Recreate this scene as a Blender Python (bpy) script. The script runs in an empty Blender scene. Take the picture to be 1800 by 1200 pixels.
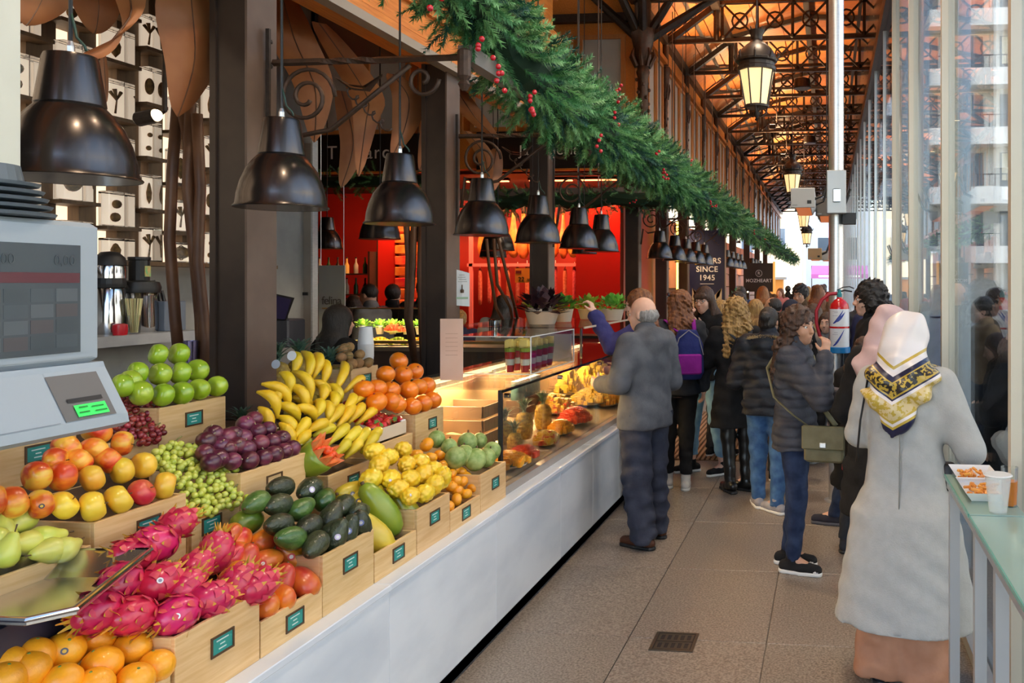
import bpy, math, random
import numpy as np
from mathutils import Vector, Matrix
random.seed(7)
S = bpy.context.scene
COL = S.collection
R = math.radians

# ---------------------------------------------------------------- camera
YAW = R(6.17)
cam_d = bpy.data.cameras.new('camera')
cam = bpy.data.objects.new('camera', cam_d)
COL.objects.link(cam)
cam.location = (0, 0, 1.8)
cam.rotation_euler = (R(90), 0, YAW)
cam_d.sensor_width = 36
cam_d.lens = 36 * 1490 / 1800
cam_d.shift_x = -396 / 1800
cam_d.shift_y = -103 / 1800
cam_d.clip_start = 0.05
cam_d.clip_end = 400
S.camera = cam

# ---------------------------------------------------------------- sky, sun, exposure
world = bpy.data.worlds.new('sky')
S.world = world
world.use_nodes = True
wn = world.node_tree
bgn = wn.nodes['Background']
skyn = wn.nodes.new('ShaderNodeTexSky')
skyn.sky_type = 'NISHITA'
skyn.sun_disc = False
skyn.sun_elevation = R(38)
skyn.sun_rotation = R(-110)
skyn.air_density = 1.0
skyn.dust_density = 1.2
wn.links.new(skyn.outputs[0], bgn.inputs[0])
bgn.inputs[1].default_value = 0.85
sun_d = bpy.data.lights.new('sun', 'SUN')
sun_d.energy = 4.2
sun_d.angle = R(2)
sun_d.color = (1, .93, .82)
sun = bpy.data.objects.new('sun', sun_d)
COL.objects.link(sun)
sun.rotation_euler = Vector((0.80, 0.28, -0.62)).to_track_quat('-Z', 'Y').to_euler()
S.view_settings.view_transform = 'Standard'
S.view_settings.look = 'None'
S.view_settings.gamma = 1.0
S.view_settings.use_curve_mapping = False
S.view_settings.exposure = 0.30
S.cycles.use_denoising = True
S.cycles.max_bounces = 7
S.cycles.transparent_max_bounces = 24
S.cycles.sample_clamp_indirect = 6
S.cycles.caustics_reflective = False
S.cycles.caustics_refractive = False

# ---------------------------------------------------------------- measuring: a sight line met with a plane of the place
CA, SA, FPX = math.cos(YAW), math.sin(YAW), 1490.0
def sight(px, py):
    r = (px - 1296) / FPX; u = (497 - py) / FPX
    return CA * r - SA, SA * r + CA, u
def P(px, py, X=None, Y=None, Z=None, slope=None):
    d = sight(px, py)
    if slope:                                  # plane z = z0 + k*(x0-x)
        x0, z0, k = slope
        t = (z0 + k * x0 - 1.8) / (d[2] + k * d[0])
    elif X is not None: t = X / d[0]
    elif Y is not None: t = Y / d[1]
    else: t = (Z - 1.8) / d[2]
    return Vector((d[0] * t, d[1] * t, 1.8 + d[2] * t))

# ---------------------------------------------------------------- mesh helper
class MB:
    def __init__(s): s.v = []; s.f = []; s.m = []; s.cur = 0
    def add(s, vs, fs):
        o = len(s.v); s.v += [tuple(p) for p in vs]
        s.f += [tuple(i + o for i in f) for f in fs]; s.m += [s.cur] * len(fs)
        return s
    def box(s, x0, x1, y0, y1, z0, z1, bev=0):
        if bev:
            b = bev; pts = []; 
            ring = lambda z, i: [(x0+i+b,y0+i,z),(x1-i-b,y0+i,z),(x1-i,y0+i+b,z),(x1-i,y1-i-b,z),(x1-i-b,y1-i,z),(x0+i+b,y1-i,z),(x0+i,y1-i-b,z),(x0+i,y0+i+b,z)]
            for z, i in ((z0, b), (z0+b, 0), (z1-b, 0), (z1, b)): pts += ring(z, i)
            fs = [tuple(range(7, -1, -1)), tuple(range(24, 32))]
            for k in range(3):
                for j in range(8): fs.append((k*8+j, k*8+(j+1)%8, k*8+8+(j+1)%8, k*8+8+j))
            return s.add(pts, fs)
        return s.add([(x0,y0,z0),(x1,y0,z0),(x1,y1,z0),(x0,y1,z0),(x0,y0,z1),(x1,y0,z1),(x1,y1,z1),(x0,y1,z1)],
                     [(3,2,1,0),(4,5,6,7),(0,1,5,4),(1,2,6,5),(2,3,7,6),(3,0,4,7)])
    def lathe(s, prof, n=16, c=(0,0,0), M=None, sx=1, sy=1, ph=0):
        vs = []; fs = []
        for r, z in prof:
            for i in range(n):
                a = 2*math.pi*i/n + ph
                p = Vector((r*math.cos(a)*sx, r*math.sin(a)*sy, z))
                if M: p = M @ p
                vs.append((p.x+c[0], p.y+c[1], p.z+c[2]))
        for k in range(len(prof)-1):
            for i in range(n):
                j = (i+1) % n
                fs.append((k*n+i, k*n+j, k*n+n+j, k*n+n+i))
        if prof[0][0] > 1e-5: fs.append(tuple(range(n-1, -1, -1)))
        if prof[-1][0] > 1e-5: fs.append(tuple((len(prof)-1)*n+i for i in range(n)))
        return s.add(vs, fs)
    def tube(s, pts, r, n=8, cap=True, flat=1.0):
        pts = [Vector(p) for p in pts]
        rs = r if isinstance(r, (list, tuple)) else [r]*len(pts)
        vs = []; fs = []; up = None
        for i, p in enumerate(pts):
            t = (pts[min(i+1, len(pts)-1)] - pts[max(i-1, 0)])
            t = t.normalized() if t.length > 1e-9 else Vector((0,0,1))
            if up is None:
                up = Vector((0,0,1)) if abs(t.z) < .9 else Vector((1,0,0))
            a = t.cross(up); a = a.normalized() if a.length > 1e-6 else Vector((1,0,0))
            b = a.cross(t).normalized(); up = b
            for j in range(n):
                th = 2*math.pi*j/n
                vs.append(p + a*math.cos(th)*rs[i] + b*math.sin(th)*rs[i]*flat)
        for i in range(len(pts)-1):
            for j in range(n):
                k = (j+1) % n
                fs.append((i*n+j, i*n+k, i*n+n+k, i*n+n+j))
        if cap:
            fs.append(tuple(range(n-1, -1, -1))); fs.append(tuple((len(pts)-1)*n+j for j in range(n)))
        return s.add(vs, fs)
    def bar(s, a, b, w, d=None):               # square bar between two points
        d = d or w
        a = Vector(a); b = Vector(b); t = (b-a).normalized()
        u = Vector((0,0,1)) if abs(t.z) < .95 else Vector((0,1,0))
        x = t.cross(u).normalized()*w/2; y = x.cross(t).normalized()*d/2
        vs = [a-x-y, a+x-y, a+x+y, a-x+y, b-x-y, b+x-y, b+x+y, b-x+y]
        return s.add(vs, [(3,2,1,0),(4,5,6,7),(0,1,5,4),(1,2,6,5),(2,3,7,6),(3,0,4,7)])
    def ball(s, c, r, n=12, m=8, rz=None, M=None):
        rz = rz or r
        prof = [(max(1e-6, r*math.sin(math.pi*k/m)), -rz*math.cos(math.pi*k/m)) for k in range(m+1)]
        return s.lathe(prof, n, c, M)
    def prism(s, outline, axis, a, b):         # outline in the two other axes
        n = len(outline); vs = []
        for w in (a, b):
            for u, v in outline:
                vs.append({'x': (w,u,v), 'y': (u,w,v), 'z': (u,v,w)}[axis])
        fs = [tuple(range(n-1,-1,-1)), tuple(range(n, 2*n))]
        for i in range(n): fs.append((i, (i+1)%n, n+(i+1)%n, n+i))
        return s.add(vs, fs)
    def sheet(s, rows):                        # grid of points
        n = len(rows[0]); vs = [p for r in rows for p in r]; fs = []
        for i in range(len(rows)-1):
            for j in range(n-1): fs.append((i*n+j, i*n+j+1, i*n+n+j+1, i*n+n+j))
        return s.add(vs, fs)
    def mesh(s, name, mats, smooth=False):
        me = bpy.data.meshes.new(name)
        me.from_pydata(s.v, [], s.f)
        for m in (mats if isinstance(mats, (list, tuple)) else [mats]): me.materials.append(m)
        if any(s.m): me.polygons.foreach_set('material_index', s.m)
        me.validate(); me.update()
        if smooth:
            me.polygons.foreach_set('use_smooth', [True]*len(me.polygons))
            if smooth != 'all': 
                try: me.set_sharp_from_angle(angle=R(40))
                except Exception: pass
        return me
def link(name, data, parent=None, loc=None, rot=None):
    o = bpy.data.objects.new(name, data); COL.objects.link(o)
    if parent: o.parent = parent
    if loc is not None: o.location = loc
    if rot is not None: o.rotation_euler = rot
    return o
def tag(o, label, cat=None, group=None):
    o['label'] = label
    if cat: o['category'] = cat
    if group: o['group'] = group
    return o
def thing(name, label, cat, loc=(0,0,0), rz=0, group=None):
    return tag(link(name, None, None, loc, (0,0,rz)), label, cat, group)
def part(name, mb, m, parent=None, smooth=False, loc=None, rot=None):
    return link(name, mb.mesh(name, m, smooth), parent, loc, rot)
def struct(name, mb, m, label=None, smooth=False):
    o = part(name, mb, m, None, smooth); o['kind'] = 'structure'
    if label: o['label'] = label; 
    return o
def dup(o, loc=None, rz=None, label=None, parent=None):
    c = o.copy(); COL.objects.link(c)
    if parent is not None: c.parent = parent
    if loc is not None: c.location = loc
    if rz is not None: c.rotation_euler = (0,0,rz) if not isinstance(rz, (tuple, list)) else rz
    if label: c['label'] = label
    for ch in o.children:
        dup(ch, parent=c)
    return c
ORD = ['first','second','third','fourth','fifth','sixth','seventh','eighth','ninth','tenth','eleventh','twelfth','thirteenth','fourteenth','fifteenth','sixteenth','seventeenth','eighteenth','nineteenth','twentieth']
def ordn(i): return ORD[i] if i < len(ORD) else str(i+1)+'th'

# ---------------------------------------------------------------- materials
MATS = {}
def mat(name, col, rough=.5, metal=0, col2=None, scale=8, stretch=(1,1,1), bump=0, bscale=None, rnd=None, coat=0,
        sss=0, detail=3, lo=.35, hi=.65, emit=None, estr=0, spec=.5, col3=None, alpha=None):
    if name in MATS: return MATS[name]
    m = bpy.data.materials.new(name); m.use_nodes = True; nt = m.node_tree; L = nt.links.new
    b = nt.nodes['Principled BSDF']
    c4 = lambda c: (c[0], c[1], c[2], 1)
    b.inputs['Base Color'].default_value = c4(col); b.inputs['Roughness'].default_value = rough
    b.inputs['Metallic'].default_value = metal; b.inputs['Specular IOR Level'].default_value = spec
    if coat: b.inputs['Coat Weight'].default_value = coat; b.inputs['Coat Roughness'].default_value = .12
    if sss:
        b.inputs['Subsurface Weight'].default_value = sss; b.inputs['Subsurface Radius'].default_value = (.02, .01, .006)
        b.inputs['Subsurface Scale'].default_value = .5
    tc = mp = None
    if col2 or bump:
        tc = nt.nodes.new('ShaderNodeTexCoord'); mp = nt.nodes.new('ShaderNodeMapping')
        mp.inputs['Scale'].default_value = stretch
        if rnd is not None:
            oi = nt.nodes.new('ShaderNodeObjectInfo'); ma = nt.nodes.new('ShaderNodeMath'); ma.operation = 'MULTIPLY'
            ma.inputs[1].default_value = 37.0; L(oi.outputs['Random'], ma.inputs[0])
            cb = nt.nodes.new('ShaderNodeCombineXYZ'); L(ma.outputs[0], cb.inputs[0]); L(ma.outputs[0], cb.inputs[2])
            L(cb.outputs[0], mp.inputs['Location'])
        L(tc.outputs['Object'], mp.inputs[0])
    out = None
    if col2:
        n = nt.nodes.new('ShaderNodeTexNoise'); n.inputs['Scale'].default_value = scale; n.inputs['Detail'].default_value = detail
        L(mp.outputs[0], n.inputs[0])
        rp = nt.nodes.new('ShaderNodeValToRGB'); e = rp.color_ramp.elements
        e[0].position = lo; e[1].position = hi; e[0].color = c4(col); e[1].color = c4(col2)
        if col3: x = e.new((lo+hi)/2); x.color = c4(col3)
        L(n.outputs[0], rp.inputs[0]); out = rp.outputs[0]
        L(out, b.inputs['Base Color'])
    if rnd:
        oi = nt.nodes.new('ShaderNodeObjectInfo'); hs = nt.nodes.new('ShaderNodeHueSaturation')
        mr = nt.nodes.new('ShaderNodeMapRange'); mr.inputs[3].default_value = .5-rnd[0]; mr.inputs[4].default_value = .5+rnd[0]
        mv = nt.nodes.new('ShaderNodeMapRange'); mv.inputs[3].default_value = 1-rnd[1]; mv.inputs[4].default_value = 1+rnd[1]
        fr = nt.nodes.new('ShaderNodeMath'); fr.operation = 'FRACT'; mu = nt.nodes.new('ShaderNodeMath'); mu.operation = 'MULTIPLY'; mu.inputs[1].default_value = 7.31
        L(oi.outputs['Random'], mr.inputs[0]); L(oi.outputs['Random'], mu.inputs[0]); L(mu.outputs[0], fr.inputs[0]); L(fr.outputs[0], mv.inputs[0])
        L(mr.outputs[0], hs.inputs['Hue']); L(mv.outputs[0], hs.inputs['Value'])
        if out: L(out, hs.inputs['Color'])
        else: hs.inputs['Color'].default_value = c4(col)
        L(hs.outputs[0], b.inputs['Base Color'])
    if bump:
        n2 = nt.nodes.new('ShaderNodeTexNoise'); n2.inputs['Scale'].default_value = bscale or scale; n2.inputs['Detail'].default_value = 4
        L(mp.outputs[0], n2.inputs[0])
        bp = nt.nodes.new('ShaderNodeBump'); bp.inputs['Strength'].default_value = bump; bp.inputs['Distance'].default_value = .01
        L(n2.outputs[0], bp.inputs['Height']); L(bp.outputs[0], b.inputs['Normal'])
    if emit:
        b.inputs['Emission Color'].default_value = c4(emit); b.inputs['Emission Strength'].default_value = estr
    if alpha is not None: b.inputs['Alpha'].default_value = alpha
    MATS[name] = m
    return m
def glassmat(name, tint=(1,1,1), refl=1.0, rough=0.0):
    if name in MATS: return MATS[name]
    m = bpy.data.materials.new(name); m.use_nodes = True; nt = m.node_tree; nt.nodes.clear(); L = nt.links.new
    o = nt.nodes.new('ShaderNodeOutputMaterial'); mx = nt.nodes.new('ShaderNodeMixShader')
    t = nt.nodes.new('ShaderNodeBsdfTransparent'); g = nt.nodes.new('ShaderNodeBsdfGlossy'); fr = nt.nodes.new('ShaderNodeFresnel')
    fr.inputs[0].default_value = 1.5; t.inputs[0].default_value = (*tint, 1); g.inputs['Roughness'].default_value = rough
    ml = nt.nodes.new('ShaderNodeMath'); ml.operation = 'MULTIPLY'; ml.inputs[1].default_value = refl; ml.use_clamp = True
    L(fr.outputs[0], ml.inputs[0]); L(ml.outputs[0], mx.inputs[0]); L(t.outputs[0], mx.inputs[1]); L(g.outputs[0], mx.inputs[2]); L(mx.outputs[0], o.inputs[0])
    MATS[name] = m
    return m
WOODBOX = mat('pale_box_wood', (.72,.45,.19), .45, col2=(.82,.56,.28), scale=6, stretch=(1,1,14), detail=4, bump=.05, rnd=(.004,.05))
ORANGEWOOD = mat('orange_varnished_wood', (.55,.17,.025), .35, col2=(.70,.25,.045), scale=5, stretch=(14,1,14), bump=.04)
ROOFWOOD = mat('roof_boarding', (.42,.12,.028), .5, col2=(.56,.18,.04), scale=2.5, stretch=(1,5,1), detail=5, bump=.08, rnd=(.005,.1))
IRON = mat('dark_painted_iron', (.028,.018,.013), .42, metal=.2, col2=(.045,.03,.022), scale=30, bump=.1)
COLIRON = mat('brown_cast_iron', (.07,.035,.02), .4, metal=.25, col2=(.11,.055,.03), scale=25, bump=.15)
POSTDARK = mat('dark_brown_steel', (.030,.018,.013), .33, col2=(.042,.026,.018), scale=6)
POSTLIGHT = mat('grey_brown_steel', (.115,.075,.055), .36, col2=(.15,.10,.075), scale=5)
MARBLE = mat('white_marble', (.82,.88,.95), .14, col2=(.64,.71,.80), scale=1.6, stretch=(1,1.0,2.6), detail=6, lo=.42, hi=.75, rnd=(0,.015))
PLINTH = mat('grey_plinth_stone', (.13,.135,.13), .6, col2=(.21,.21,.19), scale=30)
FLOORM = mat('speckled_granite', (.17,.135,.105), .36, col2=(.40,.335,.275), scale=95, detail=5, lo=.36, hi=.66, bump=.03, rnd=(.004,.05))
JOINT = mat('floor_joint', (.10,.085,.07), .8)
STEEL = mat('brushed_steel', (.62,.63,.64), .38, metal=.9, col2=(.72,.73,.74), scale=20, stretch=(1,1,12))
GREYMETAL = mat('grey_painted_metal', (.42,.43,.43), .35, metal=.3)
CREAMFRAME = mat('cream_aluminium', (.60,.54,.42), .4, metal=.25, col2=(.66,.60,.48), scale=3, stretch=(1,1,.3))
SILVER = mat('silver_aluminium', (.62,.65,.68), .3, metal=.6)
GLASS = glassmat('window_glass', (.95,.98,.97), .75)
CASEGLASS = glassmat('case_glass', (.97,.98,.97), .55)
GREENGLASS = glassmat('green_glass', (.62,.86,.78), 1.1)
CONCRETE = mat('grey_concrete', (.26,.25,.24), .65, col2=(.36,.35,.33), scale=3, detail=6, bump=.1)
BLACK = mat('black', (.012,.012,.013), .5)
CARD = mat('green_card', (.03,.30,.26), .5)
CARDFRAME = mat('card_frame_brown', (.09,.045,.02), .45)
WHITE = mat('white_print', (.85,.85,.83), .5)
# ================================================================ THE SETTING
# floor with its stone slabs
mb = MB().box(-14, 2.2, -4, 50, -.12, -.012)
floor = struct('floor', mb, mat('floor_bed', (.20,.165,.13), .5, col2=(.42,.36,.30), scale=95, lo=.36, hi=.66), 'speckled beige granite floor')
slab_me = MB().box(-.348, .348, -.523, .523, -.012, 0, bev=.003).mesh('slab', FLOORM)
for i in range(4):
    for j in range(9):
        o = link('slab', slab_me, floor, (-1.36 + .70*i, 1.6 + 1.05*j, 0))
far = MB().box(-14, 2.2, 10.55, 50, -.012, 0); part('far_paving', far, FLOORM, floor)
far = MB().box(-14, -1.71, -4, 10.55, -.012, 0); part('stall_paving', far, FLOORM, floor)
far = MB().box(1.09, 2.2, -4, 10.55, -.012, 0); part('edge_paving', far, FLOORM, floor)
far = MB().box(-1.71, 1.09, -4, 1.07, -.012, 0); part('near_paving', far, FLOORM, floor)
street = struct('floor_street', MB().box(2.2, 60, -60, 120, -.3, -.13), mat('street_paving', (.33,.31,.29), .7, col2=(.42,.40,.37), scale=8), 'grey street paving outside')
struct('floor_square', MB().box(-30, 2.2, 50, 120, -.3, -.02), MATS['street_paving'], 'grey square paving at the far end')

# drain in the floor
dr = thing('floor_drain', 'small square metal floor drain grate in the aisle', 'drain', (-.77, 4.19, 0))
fm = mat('drain_metal', (.12,.10,.075), .4, metal=.7)
m = MB()
for (a,b,c,d) in ((-.11,.11,-.11,-.095),(-.11,.11,.095,.11),(-.11,-.095,-.095,.095),(.095,.11,-.095,.095)): m.box(a,b,c,d,0,.005)
part('frame', m, fm, dr)
part('recess', MB().box(-.095,.095,-.095,.095,.0,.0012), BLACK, dr)
for r in (-1, 1):
    m = MB()
    m.box(-.09,.09,r*.047-.042,r*.047-.028,.001,.004).box(-.09,.09,r*.047+.028,r*.047+.042,.001,.004)
    for k in range(6):
        x = -.09 + k*.0334
        m.box(x, x+.0125+.0*k, r*.047-.028, r*.047+.028, .001, .004)
    part('grate', m, fm, dr)

# roof: boarded panels bay by bay, iron trusses
prof = [(-14,6.9),(-2.7,5.9),(-1.85,6.5),(-.4,6.85),(1.5,6.75)]
BAYS = [11.8 + 2.1*k for k in range(-8, 18)]
m = MB()
for (x0,z0),(x1,z1) in zip(prof[:-1], prof[1:]):
    m.add([(x0,-6,z0+.05),(x1,-6,z1+.05),(x1,50,z1+.05),(x0,50,z0+.05)], [(0,1,2,3)])
    m.add([(x0,-6,z0+.12),(x1,-6,z1+.12),(x1,50,z1+.12),(x0,50,z0+.12)], [(3,2,1,0)])
roof = struct('ceiling', m, ROOFWOOD, 'orange boarded roof over the market aisle')
pan = []
for (x0,z0),(x1,z1) in zip(prof[1:-1], prof[2:]):
    m = MB(); n = 3
    dx, dz = (x1-x0)/n, (z1-z0)/n
    pan.append([(x0+dx*k+.012, z0+dz*k, x0+dx*(k+1)-.012, z0+dz*(k+1)) for k in range(n)])
pm = []
for row in pan:
    for (a,za,b,zb) in row:
        pm.append(MB().add([(a,.02,za),(b,.02,zb),(b,2.08,zb),(a,2.08,za),(a,.02,za+.03),(b,.02,zb+.03),(b,2.08,zb+.03),(a,2.08,za+.03)],
                  [(0,1,2,3),(7,6,5,4),(0,4,5,1),(1,5,6,2),(2,6,7,3),(3,7,4,0)]).mesh('roof_panel', ROOFWOOD))
for y in BAYS[5:-1]:
    for me in pm: link('roof_panel', me, roof, (0, y, 0))

def truss_mesh():
    m = MB(); zt = 5.80; zb = 5.80
    m.box(-2.7, 1.2, -.035, .035, zt-.03, zt+.03)                     # tie
    m.box(-1.85, 1.2, -.04, .04, 6.40, 6.46)                          # upper chord
    m.bar((-2.75,0,5.75), (-1.8,0,6.42), .11, .09)                    # rafter
    m.bar((-1.85,0,6.46), (-.4,0,6.80), .08); m.bar((-.4,0,6.80), (1.3,0,6.70), .08)
    n = 5; x0 = -1.75; w = (1.15 - x0)/n
    for k in range(n):
        a, b = x0 + w*k, x0 + w*(k+1)
        m.bar((a,0,5.82),(b,0,6.42), .05, .03); m.bar((a,.02,6.42),(b,.02,5.82), .05, .03)
        m.bar((a,0,5.82),(a,0,6.44), .05, .04)
        c = ((a+b)/2, 0, 6.12)
        ring = [(c[0]+.13*math.cos(q*math.pi/6), 0, c[2]+.13*math.sin(q*math.pi/6)) for q in range(13)]
        m.tube(ring, .018, 5, cap=False)
        for sx, sz in ((a,5.84),(b,5.84),(a,6.40),(b,6.40)):
            m.ball((sx,0,sz), .055, 8, 5)
    m.tube([(-1.85,0,5.8),(-1.85,0,6.45)], .05, 6)
    return m.mesh('roof_truss', IRON)
tme = truss_mesh()
for k, y in enumerate(BAYS[3:]):
    o = link('trim_1', tme, None, (0, y, 0)); o.name = 'trim_%d' % (k+1); o['kind'] = 'structure'; o['label'] = 'dark iron lattice roof truss crossing above the aisle'
m = MB()
for x, z, w in ((-2.72,5.82,.14),(-1.85,6.36,.13),(-2.25,6.20,.05),(-.4,6.72,.10),(.55,6.66,.06),(1.2,5.8,.14)):
    m = MB().box(x-w/2, x+w/2, 3, 49, z-w/2, z+w/2)
    o = struct('trim_60', m, IRON if w > .055 else mat('grey_purlin', (.12,.10,.09), .5), 'long iron roof beam running along the aisle')
# diagonal bracing in the left roof slope
m = MB()
for y in BAYS[7:]:
    m.bar((-2.65,y,5.86),(-1.85,y+2.1,6.42), .07, .05)
struct('trim_70', m, IRON, 'iron wind braces under the roof slope')

# counter with marble panels
ct = thing('market_counter', 'long low marble fronted counter carrying the fruit boxes and glass case', 'counter', (0,0,0))
part('core', MB().box(-2.1,-1.69,-.6,8.1,.0,.62), PLINTH, ct)
part('plinth', MB().box(-1.72,-1.69,-.6,8.1,.0,.085), PLINTH, ct)
ys = [-.6, .0, 1.02, 2.04, 3.06, 4.10, 5.13, 5.85, 6.6, 7.35, 8.1]
for a, b in zip(ys[:-1], ys[1:]):
    part('marble_panel', MB().box(-1.685,-1.66,a+.0012,b-.0012,.085,.628, bev=.001), MARBLE, ct)
    part('top_slab', MB().box(-2.1,-1.652,a+.0012,b-.0012,.63,.655, bev=.003), MARBLE, ct)
part('end_panel', MB().box(-2.1,-1.66,8.1,8.12,.085,.63), MARBLE, ct)

# stepped stand behind the front row of boxes
st = thing('display_steps', 'stepped wooden stand raising the rear rows of fruit boxes', 'display stand', (0,0,0))
DKW = mat('dark_stand_wood', (.10,.055,.03), .6, col2=(.15,.085,.045), scale=5, stretch=(1,10,1))
part('lower_step', MB().box(-2.5,-2.12,.3,4.43,.3,.80), DKW, st)
part('upper_step', MB().box(-2.92,-2.51,.3,3.66,.3,1.16), DKW, st); part('upper_step', MB().box(-2.92,-2.51,3.93,4.9,.3,1.16), DKW, st)

# fruit stall posts and upper woodwork
def post(y0, y1, top, label, x=-2.7):
    p = thing('steel_post', label, 'post', (0,0,0))
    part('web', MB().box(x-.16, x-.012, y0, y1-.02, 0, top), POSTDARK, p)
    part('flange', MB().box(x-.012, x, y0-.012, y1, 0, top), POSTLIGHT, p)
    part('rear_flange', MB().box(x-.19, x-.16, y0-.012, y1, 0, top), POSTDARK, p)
    rod = MB().box(x+.012, x+.03, y1-.10, y1-.085, 2.15, 3.02)
    part('bracket_bar', rod, IRON, p)
    for z in (2.2, 2.6, 2.85, 2.97):
        part('bolt', MB().lathe([(.011,0),(.011,.008),(.006,.012)], 8, (x, y1-.05, z), Matrix.Rotation(R(90),3,'Y')), IRON, p)
    return p
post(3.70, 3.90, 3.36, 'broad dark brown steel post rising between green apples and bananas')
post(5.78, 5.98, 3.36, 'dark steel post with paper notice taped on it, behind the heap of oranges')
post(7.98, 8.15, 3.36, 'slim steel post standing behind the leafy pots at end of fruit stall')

uw = struct('wall_left', MB().box(-2.95,-2.72,-2,8.15,3.36,6.0), ORANGEWOOD, 'orange varnished wood fascia above the fruit stall')
def strip(parent, x0, x1, y0, y1, z0, z1, m=ORANGEWOOD, nm='moulding'): return part(nm, MB().box(x0,x1,y0,y1,z0,z1), m, parent)
GREYLED = mat('grey_ledge', (.33,.29,.25), .5)
for z0, z1, d in ((3.36,3.42,.05),(3.44,3.50,.02),(3.62,3.66,.03),(3.68,3.70,.05),(4.02,4.05,.03),(4.07,4.14,.06),(4.16,4.22,.10),(4.6,4.65,.04),(4.95,5.02,.08)):
    strip(uw, -2.72, -2.72+d, -2, 8.15+d, z0, z1)
strip(uw, -2.72, -2.64, -2, 8.2, 3.30, 3.355, GREYLED, 'ledge')
for y in [2.2,3.0,3.8,4.6,5.4,6.2,7.0,7.8]:
    strip(uw, -2.72,-2.695, y, y+.06, 3.70, 4.02, ORANGEWOOD, 'stile')
    strip(uw, -2.72,-2.70, y+.14, y+.72, 3.76, 3.97, mat('deep_orange_panel', (.38,.115,.022), .35), 'panel')
corb = MB().prism([(-2.95,3.9),(-2.45,3.9),(-2.47,3.82),(-2.56,3.74),(-2.62,3.62),(-2.70,3.55),(-2.95,3.55)], 'y', 8.05, 8.2)
part('corbel', corb, COLIRON, uw)
# stall ceiling (dark) so the inside reads dim
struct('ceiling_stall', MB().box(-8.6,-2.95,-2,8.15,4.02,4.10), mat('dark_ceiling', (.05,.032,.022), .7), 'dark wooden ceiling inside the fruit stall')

# second block: end face, clerestory windows along the aisle
wb = struct('wall_back', MB().box(-9.5,-2.74,11.8,12.0,3.45,5.95), ORANGEWOOD, 'orange wood end wall of the next stall block')
OPAL = mat('opal_glass', (.50,.52,.49), .25, col2=(.56,.58,.54), scale=2)
WOODFR = mat('window_wood', (.50,.19,.05), .4, col2=(.60,.25,.07), scale=6, stretch=(12,12,1))
def framed(parent, axis, u0, u1, z0, z1, w, off, fr=.05):
    """a glazed light with a wooden frame; axis 'x': lies in a plane of constant y=w, axis 'y': constant x=w"""
    f = MB(); q = lambda a,b,c,d,t0,t1: (f.box(a,b,w-t1,w-t0,c,d) if axis == 'x' else f.box(w+t0,w+t1,a,b,c,d))
    q(u0,u0+fr,z0,z1,0,off); q(u1-fr,u1,z0,z1,0,off); q(u0+fr,u1-fr,z0,z0+fr,0,off); q(u0+fr,u1-fr,z1-fr,z1,0,off)
    a = part('window_frame', f, WOODFR, parent)
    g = MB()
    if axis == 'x': g.box(u0+fr,u1-fr,w-.012,w-.004,z0+fr,z1-fr)
    else: g.box(w+.004,w+.012,u0+fr,u1-fr,z0+fr,z1-fr)
    part('pane', g, OPAL, parent)
for u in (-3.55,-4.35,-5.15,-5.95,-6.75,-7.55): framed(wb, 'x', u, u+.68, 3.98, 5.32, 11.8, .05, .06)
strip(wb, -9.5,-2.74,11.72,11.8,5.5,5.62, IRON, 'iron_beam'); strip(wb,-9.5,-2.74,11.75,11.8,3.92,3.97)
wr = struct('wall_side', MB().box(-2.95,-2.745,12.0,48,3.30,5.95), ORANGEWOOD, 'orange clerestory wall running along the aisle')
strip(wr,-2.745,-2.68,11.8,48,3.30,3.36); strip(wr,-2.745,-2.70,11.8,48,3.40,3.45); strip(wr,-2.745,-2.66,11.8,48,3.70,3.80); strip(wr,-2.745,-2.66,11.8,48,5.42,5.5)
bay = [11.8 + 2.1*k for k in range(17)]
wmesh = {}
for k, y in enumerate(bay):
    for j in range(3):
        u0 = y + .17 + j*.60; 
        if k < 9: framed(wr, 'y', u0, u0+.56, 3.84, 5.38, -2.745, .045, .05)
        elif j == 0: framed(wr, 'y', u0, u0+1.75, 3.84, 5.38, -2.745, .045, .05)
# cast iron columns against the clerestory
def column_mesh():
    m = MB()
    m.lathe([(.10,3.3),(.10,3.5),(.13,3.55),(.13,3.62),(.085,3.7),(.075,4.7),(.10,4.78),(.08,4.84),(.09,4.95),(.13,5.10),(.16,5.24),(.18,5.30),(.18,5.38),(.12,5.4),(.12,5.85)], 12)
    for k in range(26):
        a = k*2.4; z = 3.75 + k*.037
        m.ball((.085*math.cos(a), .085*math.sin(a), z), .028, 6, 4)
    for k in range(8):
        a = k*math.pi/4
        m.tube([(.1*math.cos(a),.1*math.sin(a),4.86),(.17*math.cos(a),.17*math.sin(a),5.0),(.15*math.cos(a),.15*math.sin(a),5.1)], [.03,.03,.012], 6)
    return m.mesh('iron_column', COLIRON, True)
cme = column_mesh()
for k, y in enumerate(bay[:14]):
    o = link('trim_80', cme, None, (-2.62 if k == 0 else -2.70, y, 0)); o.scale = (1,1,1) if k == 0 else (.42,.5,1); o['kind'] = 'structure'; o['label'] = 'ornate brown cast iron column on the clerestory wall'
def scroll_pts(c, r0, turns, n=26, plane='x', flip=1):
    out = []
    for i in range(n+1):
        t = i/n; a = t*turns*2*math.pi; r = r0*(1-.82*t)
        u, v = r*math.cos(a), r*math.sin(a)*flip
        out.append((c[0]+u, c[1], c[2]+v) if plane == 'x' else (c[0], c[1]+u, c[2]+v))
    return out
m = MB()
for (dx, dy, dz) in ((-1.2,-.3,1.1),(.75,.1,1.2),(1.5,.3,1.0),(.2,-1.0,1.3),(-.5,-.8,1.2)):
    m.tube([(-2.62,11.8,5.2),(-2.62+dx,11.8+dy,5.2+dz)], [.07,.045], 8)
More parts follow.
